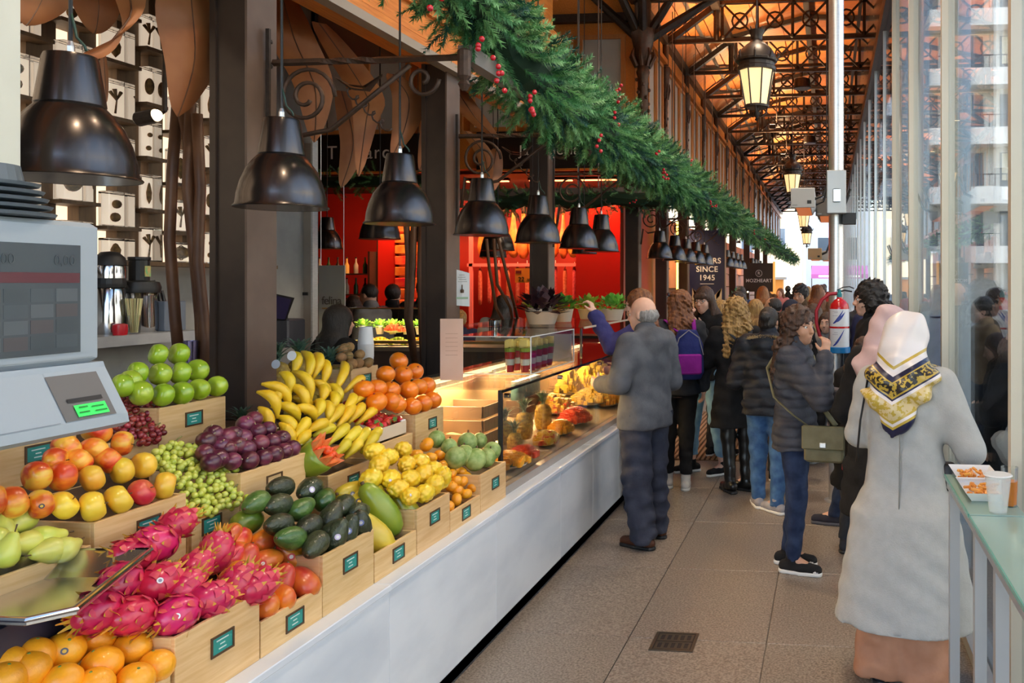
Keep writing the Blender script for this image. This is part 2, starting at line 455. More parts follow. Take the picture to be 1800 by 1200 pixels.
struct('trim_90', m, IRON, 'iron struts fanning out from the corner column')
# corbels under the columns
cm = MB().tube([(0,0,3.3),(.10,0,3.36),(.16,0,3.48)], [.03,.05,.06], 8)
cm.tube(scroll_pts((.12,0,3.38), .08, 1.4), .022, 6)
cme2 = cm.mesh('column_corbel', COLIRON, True)
for o in [o for o in bpy.data.objects if o.name.startswith('trim_80')]:
    link('corbel', cme2, o)

# glazed street wall on the right
GX = .72
gw = struct('wall_right', MB().box(GX-.06,GX+.1,-3,48,5.1,5.3), IRON, 'glazed street wall with cream and silver mullions')
part('upper_glazing', MB().box(GX,GX+.02,-3,48,5.3,6.6), mat('brown_upper_glass', (.10,.075,.06), .15), gw)
part('sill', MB().box(GX-.05,GX+.08,-3,48,0,.06), GREYMETAL, gw)
MY = [1.2, 3.30, 5.28, 7.42, 9.35] + [11.25 + 2.1*k for k in range(18)]
for i, y in enumerate(MY):
    m = part('mullion', MB().box(GX-.035,GX+.06,y,y+.055,.06,5.1) if i < 5 else MB().box(GX-.015,GX+.03,y,y+.04,.06,5.1), CREAMFRAME if i < 5 else SILVER, gw)
    if i < 5: part('mullion_fin', MB().box(GX+.062,GX+.14,y+.01,y+.04,.06,5.1), SILVER, gw)
    if i < 5: part('mullion_rail', MB().box(GX-.02,GX+.03,y+.075,y+.10,.06,5.1), SILVER, gw)
for a, b in zip(MY[:-1], MY[1:]):
    o = part('window_pane', MB().box(GX+.004,GX+.016,a+.06,b-.005,.06,5.1), GLASS, gw)
part('window_pane', MB().box(GX+.004,GX+.016,-3,1.2,.06,5.1), GLASS, gw)

# steel pole standing in the aisle
pl = thing('steel_pole', 'tall round steel pole in the aisle carrying the fire extinguisher', 'pole', (.06,7.05,0))
part('tube', MB().lathe([(.062,0),(.062,6.5)], 20), STEEL, pl, True)
part('foot_plate', MB().lathe([(.10,0),(.10,.012),(.064,.016)], 20), STEEL, pl)
jb = part('junction_box', MB().box(-.078,.078,-.17,-.066,2.36,2.71,bev=.006), GREYMETAL, pl)
part('switch', MB().box(-.03,.035,-.182,-.168,2.45,2.56,bev=.006), SILVER, jb)
part('bracket', MB().box(.05,.16,-.10,.02,2.28,2.37), BLACK, pl)
p3 = thing('steel_pole', 'third steel pole deep in the crowd under the far heaters', 'pole', (.07,17.0,0)); part('tube', MB().lathe([(.055,0),(.055,6.5)], 14), STEEL, p3, True); part('collar', MB().lathe([(.07,2.6),(.07,2.66)], 14), STEEL, p3)
p2 = thing('steel_pole', 'second steel pole further down the aisle behind the heaters', 'pole', (.07,13.2,0))
part('tube', MB().lathe([(.062,0),(.062,6.5)], 16), STEEL, p2, True)
# ================================================================ FRUIT
def sphere_prof(r, rz, n=9, dt=0, db=0, egg=0):
    """profile bottom to top; dt, db: depth of the dimples; egg>0 fattens the bottom"""
    out = []
    for k in range(n+1):
        a = math.pi*k/n; z = -math.cos(a); q = math.sin(a)*(1 - egg*z)
        zz = z*rz
        if dt and z > .6: zz -= dt*((z-.6)/.4)**2
        if db and z < -.6: zz += db*((-z-.6)/.4)**2
        out.append((max(1e-6, q*r), zz))
    return out
STEMM = mat('fruit_stem', (.12,.07,.03), .7)
def fm(nm, c, c2, **k):
    d = dict(rough=.32, scale=5, rnd=(.012,.1), coat=.25, sss=.0); d.update(k); return mat(nm, c, col2=c2, **d)
FR = {}
def proto(kind, body, bm, parts=(), n=None):
    FR[kind] = [(body.mesh(kind, bm, 'all'), None)] + [(p.mesh(nm, pm, 'all'), nm) for nm, p, pm in parts]
def lathe(prof, n=14, **k): return MB().lathe(prof, n, **k)
stem = lambda z, h=.012, r=.0016: MB().tube([(0,0,z),(.002,.001,z+h*.5),(.004,.001,z+h)], [r,r,r*1.4], 5)
rp = .042
proto('apple', lathe(sphere_prof(rp,.037,12,.012,.008,.08),18), fm('apple_red_yellow',(.62,.045,.015),(.90,.52,.06),scale=13,lo=.40,hi=.60,stretch=(1.6,1.6,.35),col3=(.85,.22,.025)), [('stem', stem(.022), STEMM)])
proto('yellow_apple', lathe(sphere_prof(rp,.037,12,.012,.008,.08),18), fm('apple_yellow',(.90,.60,.05),(.88,.32,.03),scale=9,lo=.52,hi=.80,stretch=(1,1,.4)), [('stem', stem(.022), STEMM)])
proto('pink_apple', lathe(sphere_prof(rp,.037,12,.012,.008,.08),18), fm('apple_pink',(.58,.03,.035),(.78,.25,.10),scale=12,lo=.5,hi=.78), [('stem', stem(.022), STEMM)])
proto('green_apple', lathe(sphere_prof(.043,.039,12,.012,.009,.06),18), fm('apple_green',(.30,.50,.018),(.47,.64,.05),scale=14,rough=.2,coat=.5,rnd=(.006,.07)), [('stem', stem(.024), STEMM)])
proto('orange', lathe(sphere_prof(.046,.044,10,0,.003),18), fm('orange_peel',(.93,.33,.008),(.97,.42,.015),scale=9,rough=.38,bump=.12,bscale=160,rnd=(.004,.05)), [('stem_scar', lathe([(.004,.0435),(.003,.0448),(1e-6,.0449)],6), mat('orange_scar',(.16,.25,.05),.7))])
proto('persimmon_orange', lathe(sphere_prof(.049,.046,10,.003,.003),18), fm('deep_orange_peel',(.90,.20,.006),(.95,.26,.01),scale=9,rough=.28,coat=.4,rnd=(.003,.05)), [('stem_scar', lathe([(.006,.0435),(.004,.047),(1e-6,.0472)],6), mat('red_scar',(.35,.05,.02),.7))])
proto('mandarin', lathe(sphere_prof(.031,.027,9,.004,.003),14), fm('mandarin_peel',(.95,.36,.008),(.98,.44,.02),scale=9,rough=.35,bump=.1,bscale=160,rnd=(.004,.05)), [('stem_scar', lathe([(.003,.0225),(.002,.0245),(1e-6,.0246)],6), MATS['orange_scar'])])
pear = [(1e-6,-.048),(.018,-.047),(.034,-.036),(.040,-.018),(.038,.0),(.030,.018),(.021,.034),(.016,.048),(.011,.056),(1e-6,.057)]
proto('pear', lathe(pear,16), fm('pear_skin',(.62,.68,.09),(.74,.72,.16),scale=10,rnd=(.008,.06)), [('stem', stem(.054,.025,.002), STEMM)])
avo = [(1e-6,-.05),(.018,-.047),(.031,-.034),(.036,-.014),(.034,.008),(.027,.03),(.019,.047),(.010,.056),(1e-6,.058)]
proto('avocado', lathe(avo,14), fm('avocado_skin',(.018,.028,.012),(.045,.06,.022),scale=40,rough=.38,bump=.5,bscale=110,rnd=(.02,.4)), [('stem', lathe([(.004,.056),(.004,.061),(1e-6,.0612)],6), STEMM)])
proto('green_avocado', lathe(avo,14), fm('green_avocado_skin',(.045,.11,.02),(.09,.18,.035),scale=30,rough=.3,bump=.25,bscale=90,rnd=(.01,.2)), [('stem', lathe([(.004,.056),(.004,.061),(1e-6,.0612)],6), STEMM)])
mango = [(1e-6,-.055),(.020,-.052),(.035,-.040),(.042,-.018),(.041,.006),(.036,.028),(.026,.045),(.013,.054),(1e-6,.056)]
proto('mango', lathe(mango,16,sx=1.0,sy=.86), fm('mango_skin',(.60,.03,.03),(.86,.32,.02),scale=7,lo=.44,hi=.64,rnd=(.012,.12)), [('stem', lathe([(.004,.054),(.003,.059),(1e-6,.0592)],6), STEMM)])
proto('green_mango', lathe(mango,16,sx=1.0,sy=.86), fm('green_mango_skin',(.12,.22,.02),(.26,.30,.03),scale=8), [('stem', lathe([(.004,.054),(.003,.059),(1e-6,.0592)],6), STEMM)])
proto('passion_fruit', lathe(sphere_prof(.034,.033,9),14), fm('passion_skin',(.085,.012,.03),(.24,.045,.09),scale=22,rough=.3,lo=.42,hi=.72,rnd=(.015,.3)), [('stem', stem(.032,.007,.002), mat('pale_stem',(.45,.36,.2),.7))])
pap = [(1e-6,-.13),(.022,-.126),(.045,-.105),(.060,-.06),(.063,-.02),(.058,.03),(.047,.075),(.034,.11),(.018,.128),(1e-6,.133)]
proto('papaya', lathe(pap,16), fm('papaya_skin',(.13,.27,.025),(.34,.40,.03),scale=7,stretch=(1,1,.4),rough=.3), [('stem', lathe([(.008,.128),(.008,.142),(1e-6,.143)],7), STEMM)])
proto('yellow_papaya', lathe(pap,16), fm('yellow_papaya_skin',(.46,.46,.03),(.72,.55,.05),scale=7,stretch=(1,1,.4),rough=.3), [('stem', lathe([(.008,.128),(.008,.142),(1e-6,.143)],7), STEMM)])
proto('kiwi', lathe(sphere_prof(.026,.034,9),12), fm('kiwi_skin',(.26,.14,.045),(.36,.20,.07),scale=40,rough=.75,coat=0,bump=.3,bscale=200), [('stem', lathe([(.005,.032),(.004,.036),(1e-6,.0362)],6), STEMM)])
# knobbly fruit: vertices pushed out
def knobbly(r, rz, n, m, amp, nb, seed):
    rr = random.Random(seed); kn = []
    for i in range(nb):
        z = 1 - 2*(i+.5)/nb; a = i*2.399
        kn.append(Vector((math.sqrt(1-z*z)*math.cos(a), math.sqrt(1-z*z)*math.sin(a), z)))
    b = MB().ball((0,0,0), 1, n, m)
    vs = []
    for v in b.v:
        u = Vector(v).normalized(); d = max(u.dot(k) for k in kn)
        s = 1 + amp*max(0, (d-.93)/.07)
        vs.append((u.x*r*s, u.y*r*s, u.z*rz*s))
    b.v = vs; return b
proto('yellow_pitaya', knobbly(.034,.045,32,26,.24,46,3), fm('yellow_pitaya_skin',(.92,.55,.015),(.95,.70,.05),scale=30,rnd=(.008,.05)), [('calyx', lathe([(.012,.040),(.010,.050),(.004,.052),(1e-6,.05)],8), mat('pitaya_tip',(.55,.42,.06),.6))])
proto('cherimoya', knobbly(.052,.056,28,22,-.07,90,5), fm('cherimoya_skin',(.20,.32,.07),(.40,.50,.17),scale=35,rough=.5,coat=.05,rnd=(.01,.12)), [('stem', stem(.052,.012,.004), STEMM)])
straw = [(1e-6,-.022),(.006,-.019),(.012,-.008),(.0155,.004),(.0145,.012),(.008,.016),(1e-6,.0165)]
cal = MB()
for k in range(6):
    a = k*math.pi/3; c, s_ = math.cos(a), math.sin(a)
    cal.add([(0,0,.0165),(.005*c-.004*s_,.005*s_+.004*c,.0175),(.014*c,.014*s_,.017),(.005*c+.004*s_,.005*s_-.004*c,.0175)], [(0,1,2,3),(3,2,1,0)])
proto('strawberry', lathe(straw,12), fm('strawberry_skin',(.62,.012,.012),(.78,.03,.02),scale=30,rough=.3,bump=.5,bscale=260), [('calyx', cal, mat('calyx_green',(.10,.26,.03),.6))])
# dragon fruit: body with leafy scales
dbody = lathe(sphere_prof(.050,.066,12),20)
sc = MB(); rr = random.Random(4)
for i in range(30):
    z = -.80 + 1.72*(i+.5)/30; a = i*2.399; rad = .050*math.sqrt(max(.02, 1-z*z)); zz = z*.066
    u = Vector((math.cos(a), math.sin(a), 0)); t = Vector((-math.sin(a), math.cos(a), 0)); L = .024 + .010*rr.random(); w = .012
    up = Vector((0,0,1)); b0 = u*(rad-.001) + up*(zz-.004)
    rows = []
    for f, ww, o in ((0,w,0.0),(.35,w*.9,.004),(.7,w*.5,.007),(1,w*.06,.010+.007*rr.random())):
        c = b0 + up*(L*f*(1-abs(z)*.35)) + u*(o - (.010*f if z > 0 else -.004*f))
        rows.append([c-t*ww, c+u*.003*(1-f), c+t*ww])
    sc.cur = 0; n0 = len(sc.f); sc.sheet(rows); 
    for q in range(n0, len(sc.f)): sc.m[q] = 1 if q-n0 >= 4 else 0
for k in range(9):
    a = k*.7; c = Vector((.014*math.cos(a), .014*math.sin(a), .058))
    t = Vector((-math.sin(a), math.cos(a), 0))*.006; e = c + Vector((.016*math.cos(a), .016*math.sin(a), .03))
    n0 = len(sc.f); sc.sheet([[c-t, c+t],[e-t*.2, e+t*.2]]); sc.m[n0] = 1
proto('dragon_fruit', dbody, fm('dragon_skin',(.55,.008,.085),(.72,.03,.12),scale=12,rnd=(.01,.1)), [])
DSC = sc.mesh('scales', [mat('scale_pink',(.66,.03,.10),.45,col2=(.75,.10,.10),scale=30), mat('scale_tip',(.55,.42,.03),.5,col2=(.75,.30,.03),scale=40)], 'all')
FR['dragon_fruit'].append((DSC, 'scales'))

def put(kind, pos, axis, label, cat, group, size=1, roll=None, stk=None):
    q = Vector(axis).to_track_quat('Z', 'Y')
    from mathutils import Quaternion
    q = q @ Quaternion((0,0,1), roll if roll is not None else random.uniform(0, 6.28))
    me, _ = FR[kind][0]
    nm = {'yellow_apple':'apple','pink_apple':'apple','green_avocado':'avocado','green_mango':'mango','yellow_papaya':'papaya','persimmon_orange':'orange'}.get(kind, kind)
    o = tag(link(nm, me, None, pos), label, cat, group)
    o.rotation_mode = 'QUATERNION'; o.rotation_quaternion = q
    o.scale = (size,)*3 if not isinstance(size, tuple) else size
    for me2, n2 in FR[kind][1:]:
        c = link(n2, me2, o)
        if n2 == 'scales': c['kind'] = 'stuff'
    if stk:                                       # a round sticker on the side turned to the aisle
        d = (cam.location - Vector(pos)).normalized(); loc = q.inverted() @ d
        me_b = me; best = max(me_b.vertices, key=lambda v: v.co.normalized().dot((loc + Vector(stk[2])*.3).normalized()))
        c = link('sticker', STK[stk[0]], o, best.co*1.012); c.rotation_mode = 'QUATERNION'
        nrm = best.normal; c.rotation_quaternion = nrm.to_track_quat('Z','Y'); c.scale = (stk[1],)*3
    return o
def sticker(c1, c2):
    m = MB(); m.lathe([(1e-6,.0006),(.55,.0006),(.551,.0008),(1,.0004),(1,-.05)], 16)
    m.m = [0 if i < 16 else 1 for i in range(len(m.f))]
    return m.mesh('sticker', [mat('stk'+str(c1), c1, .4), mat('stk'+str(c2), c2, .4)])
STK = {'w': sticker((.25,.3,.4),(.85,.86,.88)), 'b': sticker((.75,.75,.8),(.18,.22,.5)), 'r': sticker((.8,.75,.7),(.62,.03,.03)), 'p': sticker((.9,.9,.9),(.62,.55,.75)), 'k': sticker((.8,.5,.05),(.05,.05,.08))}

# ---- boxes
CARDPRINT = mat('card_print', (.62,.80,.76), .5)
def crate(y0, y1, xf, xb, zb, zt, label, card=None, slope=None, label_none=False):
    b = thing('wooden_box', label, 'box', ((xf+xb)/2, (y0+y1)/2, zb))
    cx_, cy_ = (xf+xb)/2, (y0+y1)/2; X0, X1, Y0, Y1, H_ = xb-cx_, xf-cx_, y0-cy_, y1-cy_, zt-zb; t = .013
    part('front_board', MB().box(X1-t,X1,Y0,Y1,0,H_,bev=.0015), WOODBOX, b)
    part('back_board', MB().box(X0,X0+t,Y0,Y1,0,H_+.02,bev=.0015), WOODBOX, b)
    part('side_board', MB().box(X0+t,X1-t,Y0,Y0+t,0,H_-.001,bev=.0015), WOODBOX, b)
    part('side_board', MB().box(X0+t,X1-t,Y1-t,Y1,0,H_-.001,bev=.0015), WOODBOX, b)
    k = slope if slope is not None else .35
    zl = lambda x: H_-.05 + k*(X1-t-x)*.5
    part('sloped_liner', MB().add([(X1-t,Y0+t,zl(X1-t)),(X0+t,Y0+t,min(zl(X0+t),H_+.02)),(X0+t,Y1-t,min(zl(X0+t),H_+.02)),(X1-t,Y1-t,zl(X1-t)),
         (X1-t,Y0+t,0.002),(X0+t,Y0+t,0.002),(X0+t,Y1-t,0.002),(X1-t,Y1-t,0.002)],[(0,3,2,1),(4,5,6,7),(0,1,5,4),(1,2,6,5),(2,3,7,6),(3,0,4,7)]), mat('liner_dark',(.10,.06,.03),.8), b)
    if card is not None:
        yc, zc = card; yc -= cy_; zc -= zb; w, h = .046, .029
        f = MB()
        for a in ((-w,w,-h,-h+.006),(-w,w,h-.006,h),(-w,-w+.006,-h+.006,h-.006),(w-.006,w,-h+.006,h-.006)):
            f.box(X1, X1+.004, yc+a[0], yc+a[1], zc+a[2], zc+a[3])
        fr = part('card_holder', f, CARDFRAME, b)
        if not label_none:
            part('card', MB().box(X1,X1+.0015,yc-w+.006,yc+w-.006,zc-h+.006,zc+h-.006), CARD, fr)
            pr = MB()
            for k2, (wl, zz) in enumerate(((.024,.012),(.010,.0),(.015,-.012))):
                pr.box(X1+.0015,X1+.002,yc-wl,yc+wl,zc+zz-.0018,zc+zz+.0018)
            part('card_print', pr, CARDPRINT, fr)
    return b
def zone(z, pts):                                   # photo crop coordinates to frame pixels
    ox, oy, k = z; return [(ox+p[0]/k, oy+p[1]/k) + tuple(p[2:]) for p in pts]
ROWN = ['lowest row','second row up','third row up','fourth row up','fifth row up','sixth row up','seventh row up']
def heap(kind, desc, cat, group, plane, pix, d, axis=None, jit=.25, alt=None, size=1, stickers=None):
    items = []
    for i, p in enumerate(pix):
        pos = P(p[0], p[1], slope=plane); items.append((i, p, pos))
    z0 = min(it[2].z for it in items); rows = {}
    for it in items: rows.setdefault(int((it[2].z - z0)/(d*.8)), []).append(it)
    for rk, (r, its) in enumerate(sorted(rows.items())):
        its.sort(key=lambda it: it[1][0])
        for j, (i, p, pos) in enumerate(its):
            k = alt.get(i, kind) if alt else kind
            ax = Vector(p[2]) if len(p) > 2 and p[2] else (Vector(axis) if axis else Vector((0,0,1)))
            ax = ax.normalized() + Vector((random.uniform(-jit,jit), random.uniform(-jit,jit), random.uniform(-jit,jit)))
            sz = (size if not isinstance(size, dict) else size.get(i, 1)) * random.uniform(.95, 1.05)
            ds = desc.get(k, desc['*']) if isinstance(desc, dict) else desc
            where = ROWN[min(rk, 6)] + ' of the heap'
            lab = '%s, %s' % (ds, where if len(its) == 1 else '%s from left in %s' % (ordn(j), ROWN[min(rk,6)]))
            put(k, pos, ax, lab, cat, group, sz, stk=(stickers or {}).get(i))

Z3 = (0, 700, 2.4); Z6 = (400, 700, 2.4); Z2 = (0, 350, 3.0); Z5 = (440, 560, 5.0)
# ---- front row of boxes
XF, XB = -1.72, -2.08
crate(1.73,2.055,XF,XB,.655,.77,'low pale wooden box of oranges nearest the camera', (1.9,.70))
crate(2.07,2.405,XF,XB,.655,.86,'pale wooden box of pink dragon fruit at the counter edge', (2.245,.775), .6)
crate(2.412,2.725,XF,XB,.655,.765,'low pale wooden box of red mangoes between dragon fruit and avocados', (2.575,.71), .7)
crate(2.73,3.055,XF,XB,.655,.865,'pale wooden box of avocados at the counter edge', (2.895,.79), .6)
crate(3.062,3.39,XF,XB,.655,.765,'low pale wooden box holding the green papayas', (3.24,.715), .6)
crate(3.397,3.705,XF,XB,.655,.845,'pale wooden box of yellow pitayas at the counter edge', (3.555,.775), .5)
crate(3.712,4.045,XF,XB,.655,.75,'low pale wooden box of small mandarins', (3.88,.705), .8)
crate(4.052,4.38,XF,XB,.655,.845,'pale wooden box of cherimoyas beside the glass case', (4.235,.765), .4)
heap('orange','bright orange in front box','orange','oranges in the nearest box',(-1.77,.81,.6),
     zone(Z3,[(270,1065),(405,1010),(555,1055),(430,1125),(660,1130),(120,1150),(265,1195),(140,1090),(25,1125),(20,1190),(570,1190),(400,1210)]),.09,(.2,.1,1),.5,stickers={0:('k',.008,(0,.2,.5))})
heap('dragon_fruit','pink dragon fruit with yellow tips','dragon fruit','dragon fruit in the front box',(-1.77,.905,.62),
     zone(Z3,[(650,615,(-.2,-.9,.25)),(745,530,(.3,.9,.3)),(910,650,(.1,.3,.9)),(670,778,(.1,1,.1)),(815,725,(.1,.8,.5)),(1000,778,(.1,.8,.4)),(505,775,(.2,-.9,-.2)),(410,900,(.1,-1,-.1)),(560,915,(0,-1,.15)),(745,912,(-.1,-.9,-.2)),(890,848,(.2,1,-.1)),(1085,790,(.1,1,.1)),(560,660,(-.3,-.9,.3)),(780,800,(.2,.8,.5))]),.1,None,.12,
     size={0:1.08,1:.95,13:.85},stickers={3:('w',.008,(.0,.1,.2)),9:('w',.008,(0,.3,.2))})
heap('mango',{'*':'ripe red mango','green_mango':'unripe green mango'},'mango','mangoes in the low box',(-1.835,.84,.78),
     zone(Z6,[(45,598,(0,.8,.3)),(155,602,(.1,.9,.2)),(265,662,(-.3,-.3,1)),(165,682,(.2,1,0)),(75,682,(.1,.4,.8)),(228,770,(.1,.5,.7)),(320,775,(-.7,.3,.6)),(228,838,(-.8,.6,.3)),(165,875,(-.7,.8,.1)),(82,524,(0,1,.0)),(25,755,(0,.6,.6)),(110,800,(0,.6,.6)),(0,590,(0,.7,.3)),(20,660,(0,.7,.3))]),.09,None,.15,alt={9:'green_mango'},size={9:1.12,6:1.08,2:1.08},
     stickers={2:('r',.011,(0,.5,.2)),3:('r',.011,(0,-.4,-.2))})
heap('avocado',{'*':'dark green avocado','green_avocado':'bright green avocado'},'avocado','avocados in the front box',(-1.77,.895,.68),
     zone(Z6,[(222,375,(0,-1,.15)),(345,382,(.1,-1,-.1)),(120,440,(0,-1,-.1)),(212,450,(0,-1,.1)),(312,465,(.1,1,.25)),(410,425,(-.2,1,.2)),(487,455,(.1,-1,-.1)),(435,500,(.1,.6,.6)),(215,532,(0,-1,.1)),(340,540,(0,-1,-.15)),(370,618,(.1,-1,-.2)),(455,582,(.3,.3,.9)),(502,562,(.3,.2,.9)),(560,535,(.2,-.3,.9)),(265,590,(0,-1,.2)),(450,560,(0,1,.2)),(550,480,(.1,1,0))]),.075,None,.12,alt={4:'green_avocado',2:'green_avocado',14:'green_avocado',5:'green_avocado'},size=1.12,
     stickers={1:('p',.010,(0,.4,.3)),6:('p',.010,(0,.1,.1)),11:('p',.009,(0,0,.1)),12:('b',.010,(0,0,.1)),13:('b',.010,(0,0,0))})
put('papaya', P(668,896,slope=(-1.78,.80,1.0)), (-.45,-.35,1), 'large green papaya standing upright in the low box', 'papaya', None, 1.0)
put('yellow_papaya', P(713,900,slope=(-1.80,.80,1.0)), (-.5,-.15,1), 'yellow-green papaya leaning right of the large green papaya', 'papaya', None, .92)
put('yellow_papaya', P(650,935,slope=(-1.80,.80,.9)), (-.6,-.3,.8), 'yellow-green papaya low at left in the papaya box', 'papaya', None, .95)
put('yellow_papaya', P(622,866,slope=(-1.85,.84,.7)), (-.1,-1,.2), 'yellow papaya with blue sticker lying behind the avocados', 'papaya', None, .8, stk=('b',.014,(0,.2,.2)))
put('yellow_papaya', P(640,880,slope=(-1.83,.84,.7)), (-.1,-1,-.2), 'yellow papaya with dark sticker beside the avocados', 'papaya', None, .85, stk=('k',.016,(0,.2,.3)))
heap('yellow_pitaya','knobbly yellow pitaya','pitaya','yellow pitayas in the front box',(-1.77,.90,.6),
     zone(Z6,[(680,247,(0,-1,.2)),(755,278,(0,1,.2)),(740,217),(812,270,(0,1,0)),(605,338,(0,-1,0)),(687,340,(0,1,0)),(770,340,(0,-1,.1)),(825,320,(0,1,.3)),(868,302,(0,1,0)),(770,412,(0,1,-.1)),(830,400,(0,1,.2)),(870,368,(.3,.3,.9)),(905,335,(.3,.3,.9)),(620,225,(0,1,0)),(640,280,(0,1,0)),(720,380,(0,1,0))]),.08,(0,1,0),.25,size=1.0,stickers={5:('p',.006,(0,-.3,.2)),9:('p',.006,(0,.1,.5))})
heap('mandarin','small orange mandarin','mandarin','mandarins in the low box',(-1.77,.775,.98),
     zone(Z6,[(840,195),(858,250),(895,240),(908,282),(938,270),(797,237),(945,320),(985,308),(945,372),(990,352),(1035,378),(1005,402),(965,428),(930,455),(920,325),(965,350),(905,300),(1010,330),(955,300),(970,390)]),.055,(0,0,1),.8,size={0:1.25})
heap('cherimoya','knobbly green cherimoya','cherimoya','cherimoyas beside the glass case',(-1.80,.905,.5),
     zone(Z6,[(1012,188,(0,.3,1)),(962,250,(0,.5,.8)),(1045,258,(.1,.3,.9)),(1092,250,(.1,.3,.9)),(1115,222,(.1,.3,.9)),(882,172),(935,205),(1063,178),(1000,240)]),.09,(0,.3,1),.3,size={0:1.08,2:1.08,1:1.05,5:.85,6:.85,7:.8})
# ---- middle row
XF2, XB2 = -2.10, -2.46
crate(1.86,2.215,XF2,XB2,.801,1.05,'pale wooden box of green pears behind the weighing pan', None)
crate(2.225,2.575,XF2,XB2,.801,1.11,'pale wooden box of red and yellow apples', (2.42,1.045), .9)
crate(2.60,2.83,XF2,XB2,.801,1.02,'low pale wooden box of green grapes', (2.69,.975), .9)
crate(2.835,3.215,XF2,XB2,.801,1.115,'pale wooden box of purple passion fruit', (3.02,1.045), .6, True)
crate(3.37,3.745,XF2,XB2,.801,.985,'pale wooden box under the banana hands', (3.56,.925), .9)
crate(3.755,4.10,XF2,XB2,.801,1.04,'pale wooden box under the strawberry punnet', None, .3)
crate(4.13,4.445,XF2,XB2,.801,1.125,'pale wooden box of large oranges next to the glass case', (4.315,1.055), .9)
heap('pear','yellow-green pear','pear','pears behind the weighing pan',(-2.13,1.09,.7),
     zone(Z3,[(80,520,(0,-.7,-.4)),(108,612,(0,-.8,.2)),(195,588,(.1,1,-.1)),(10,562,(0,.3,1)),(25,645,(0,.3,1)),(280,632,(0,1,.1)),(200,645,(0,-1,0)),(-40,600,(0,-1,0))]),.08,(0,.5,.6),.15,size=.9)
heap('apple',{'*':'red and orange streaked apple','yellow_apple':'yellow apple with orange blush','pink_apple':'deep red apple'},'apple','apples in the middle box',(-2.13,1.15,1.0),
     zone(Z3,[(157,327),(266,327),(390,336),(515,303),(607,282),(695,368),(600,395),(502,425),(393,455),(270,450),(172,445),(55,437),(282,208),(397,217),(517,190),(410,140),(235,265),(-30,430),(330,265),(455,260)]),.08,(.5,.75,.25),.5,
     alt={2:'yellow_apple',3:'yellow_apple',5:'yellow_apple',7:'yellow_apple',8:'yellow_apple',6:'pink_apple',9:'yellow_apple',4:'yellow_apple'},size=1.0,stickers={10:('k',.007,(0,-.1,.1))})
heap('passion_fruit','round purple passion fruit','passion fruit','passion fruit in the middle box',(-2.13,1.145,.72),
     zone(Z6,[(25,155),(75,110),(112,88),(65,165),(127,140),(172,130),(137,190),(80,212),(228,170),(187,182),(0,215),(20,265),(90,262),(150,250),(195,237),(240,222),(272,210),(-30,200),(-60,150),(-90,180),(-95,230),(-40,255),(-70,270),(-5,165),(40,200)]),.066,(.4,-.2,.8),.9)
heap('persimmon_orange','large deep orange fruit','orange','large oranges next to the glass case',(-2.13,1.17,1.0),
     zone(Z5,[(1305,372),(1190,488),(1342,490),(1447,462),(1235,628),(1395,628),(1110,612),(1480,600),(1550,590),(1110,730),(1425,768),(1520,745),(1605,712),(1290,750),(1000,620),(1240,730)]),.09,(.2,.1,1),.6)
# ---- back row
XF3, XB3 = -2.52, -2.9
crate(2.25,2.60,XF3,XB3,1.161,1.30,'pale wooden box beside the weighing machine head', (2.46,1.255))
crate(2.62,2.95,XF3,XB3,1.161,1.235,'low pale wooden box of red grapes', None)
crate(2.955,3.31,XF3,XB3,1.161,1.325,'pale wooden box of green apples', (3.13,1.26), .7)
crate(4.25,4.52,XF3,XB3,1.161,1.34,'pale wooden box of brown kiwis', (4.40,1.275))
heap('green_apple','glossy green apple','apple','green apples in the back box',(-2.545,1.375,.85),
     zone(Z2,[(835,818),(945,815),(725,917),(847,922),(955,917),(1043,902),(650,982),(745,1022),(862,1032),(962,1022),(1052,1002),(1147,985),(690,960)]),.08,(.35,.8,-.1),.3,size=1.05)
heap('kiwi','brown fuzzy kiwi','kiwi','kiwis in the back box',(-2.55,1.37,.5),
     zone(Z5,[(832,258),(862,330),(800,342),(892,398),(952,392),(1032,388),(850,432),(960,315),(800,272),(870,250)]),.055,(0,1,.2),.4,size=1.05)
# ---- grapes: bunch > grapes
def in_poly(x, y, poly):
    c = False; n = len(poly)
    for i in range(n):
        x1, y1 = poly[i]; x2, y2 = poly[(i+1) % n]
        if (y1 > y) != (y2 > y) and x < (x2-x1)*(y-y1)/(y2-y1) + x1: c = not c
    return c
def scatter(poly, plane, dmin, n, seed, up=0):
    rr = random.Random(seed); out = []; xs = [p[0] for p in poly]; ys = [p[1] for p in poly]
    for _ in range(n):
        x, y = rr.uniform(min(xs), max(xs)), rr.uniform(min(ys), max(ys))
        if not in_poly(x, y, poly): continue
        p = P(x, y, slope=plane)
        if all((p-q).length > dmin for q, _, _ in out): out.append((p, x, y))
    return out
GG = MB().lathe(sphere_prof(.0118,.0128,7),10).mesh('grape', fm('green_grape',(.50,.58,.06),(.68,.72,.16),scale=60,rough=.25,coat=.3,rnd=(.012,.12)), 'all')
RG = MB().lathe(sphere_prof(.0118,.0128,7),10).mesh('grape', fm('red_grape',(.20,.015,.02),(.42,.05,.05),scale=60,rough=.25,coat=.3,rnd=(.01,.35)), 'all')
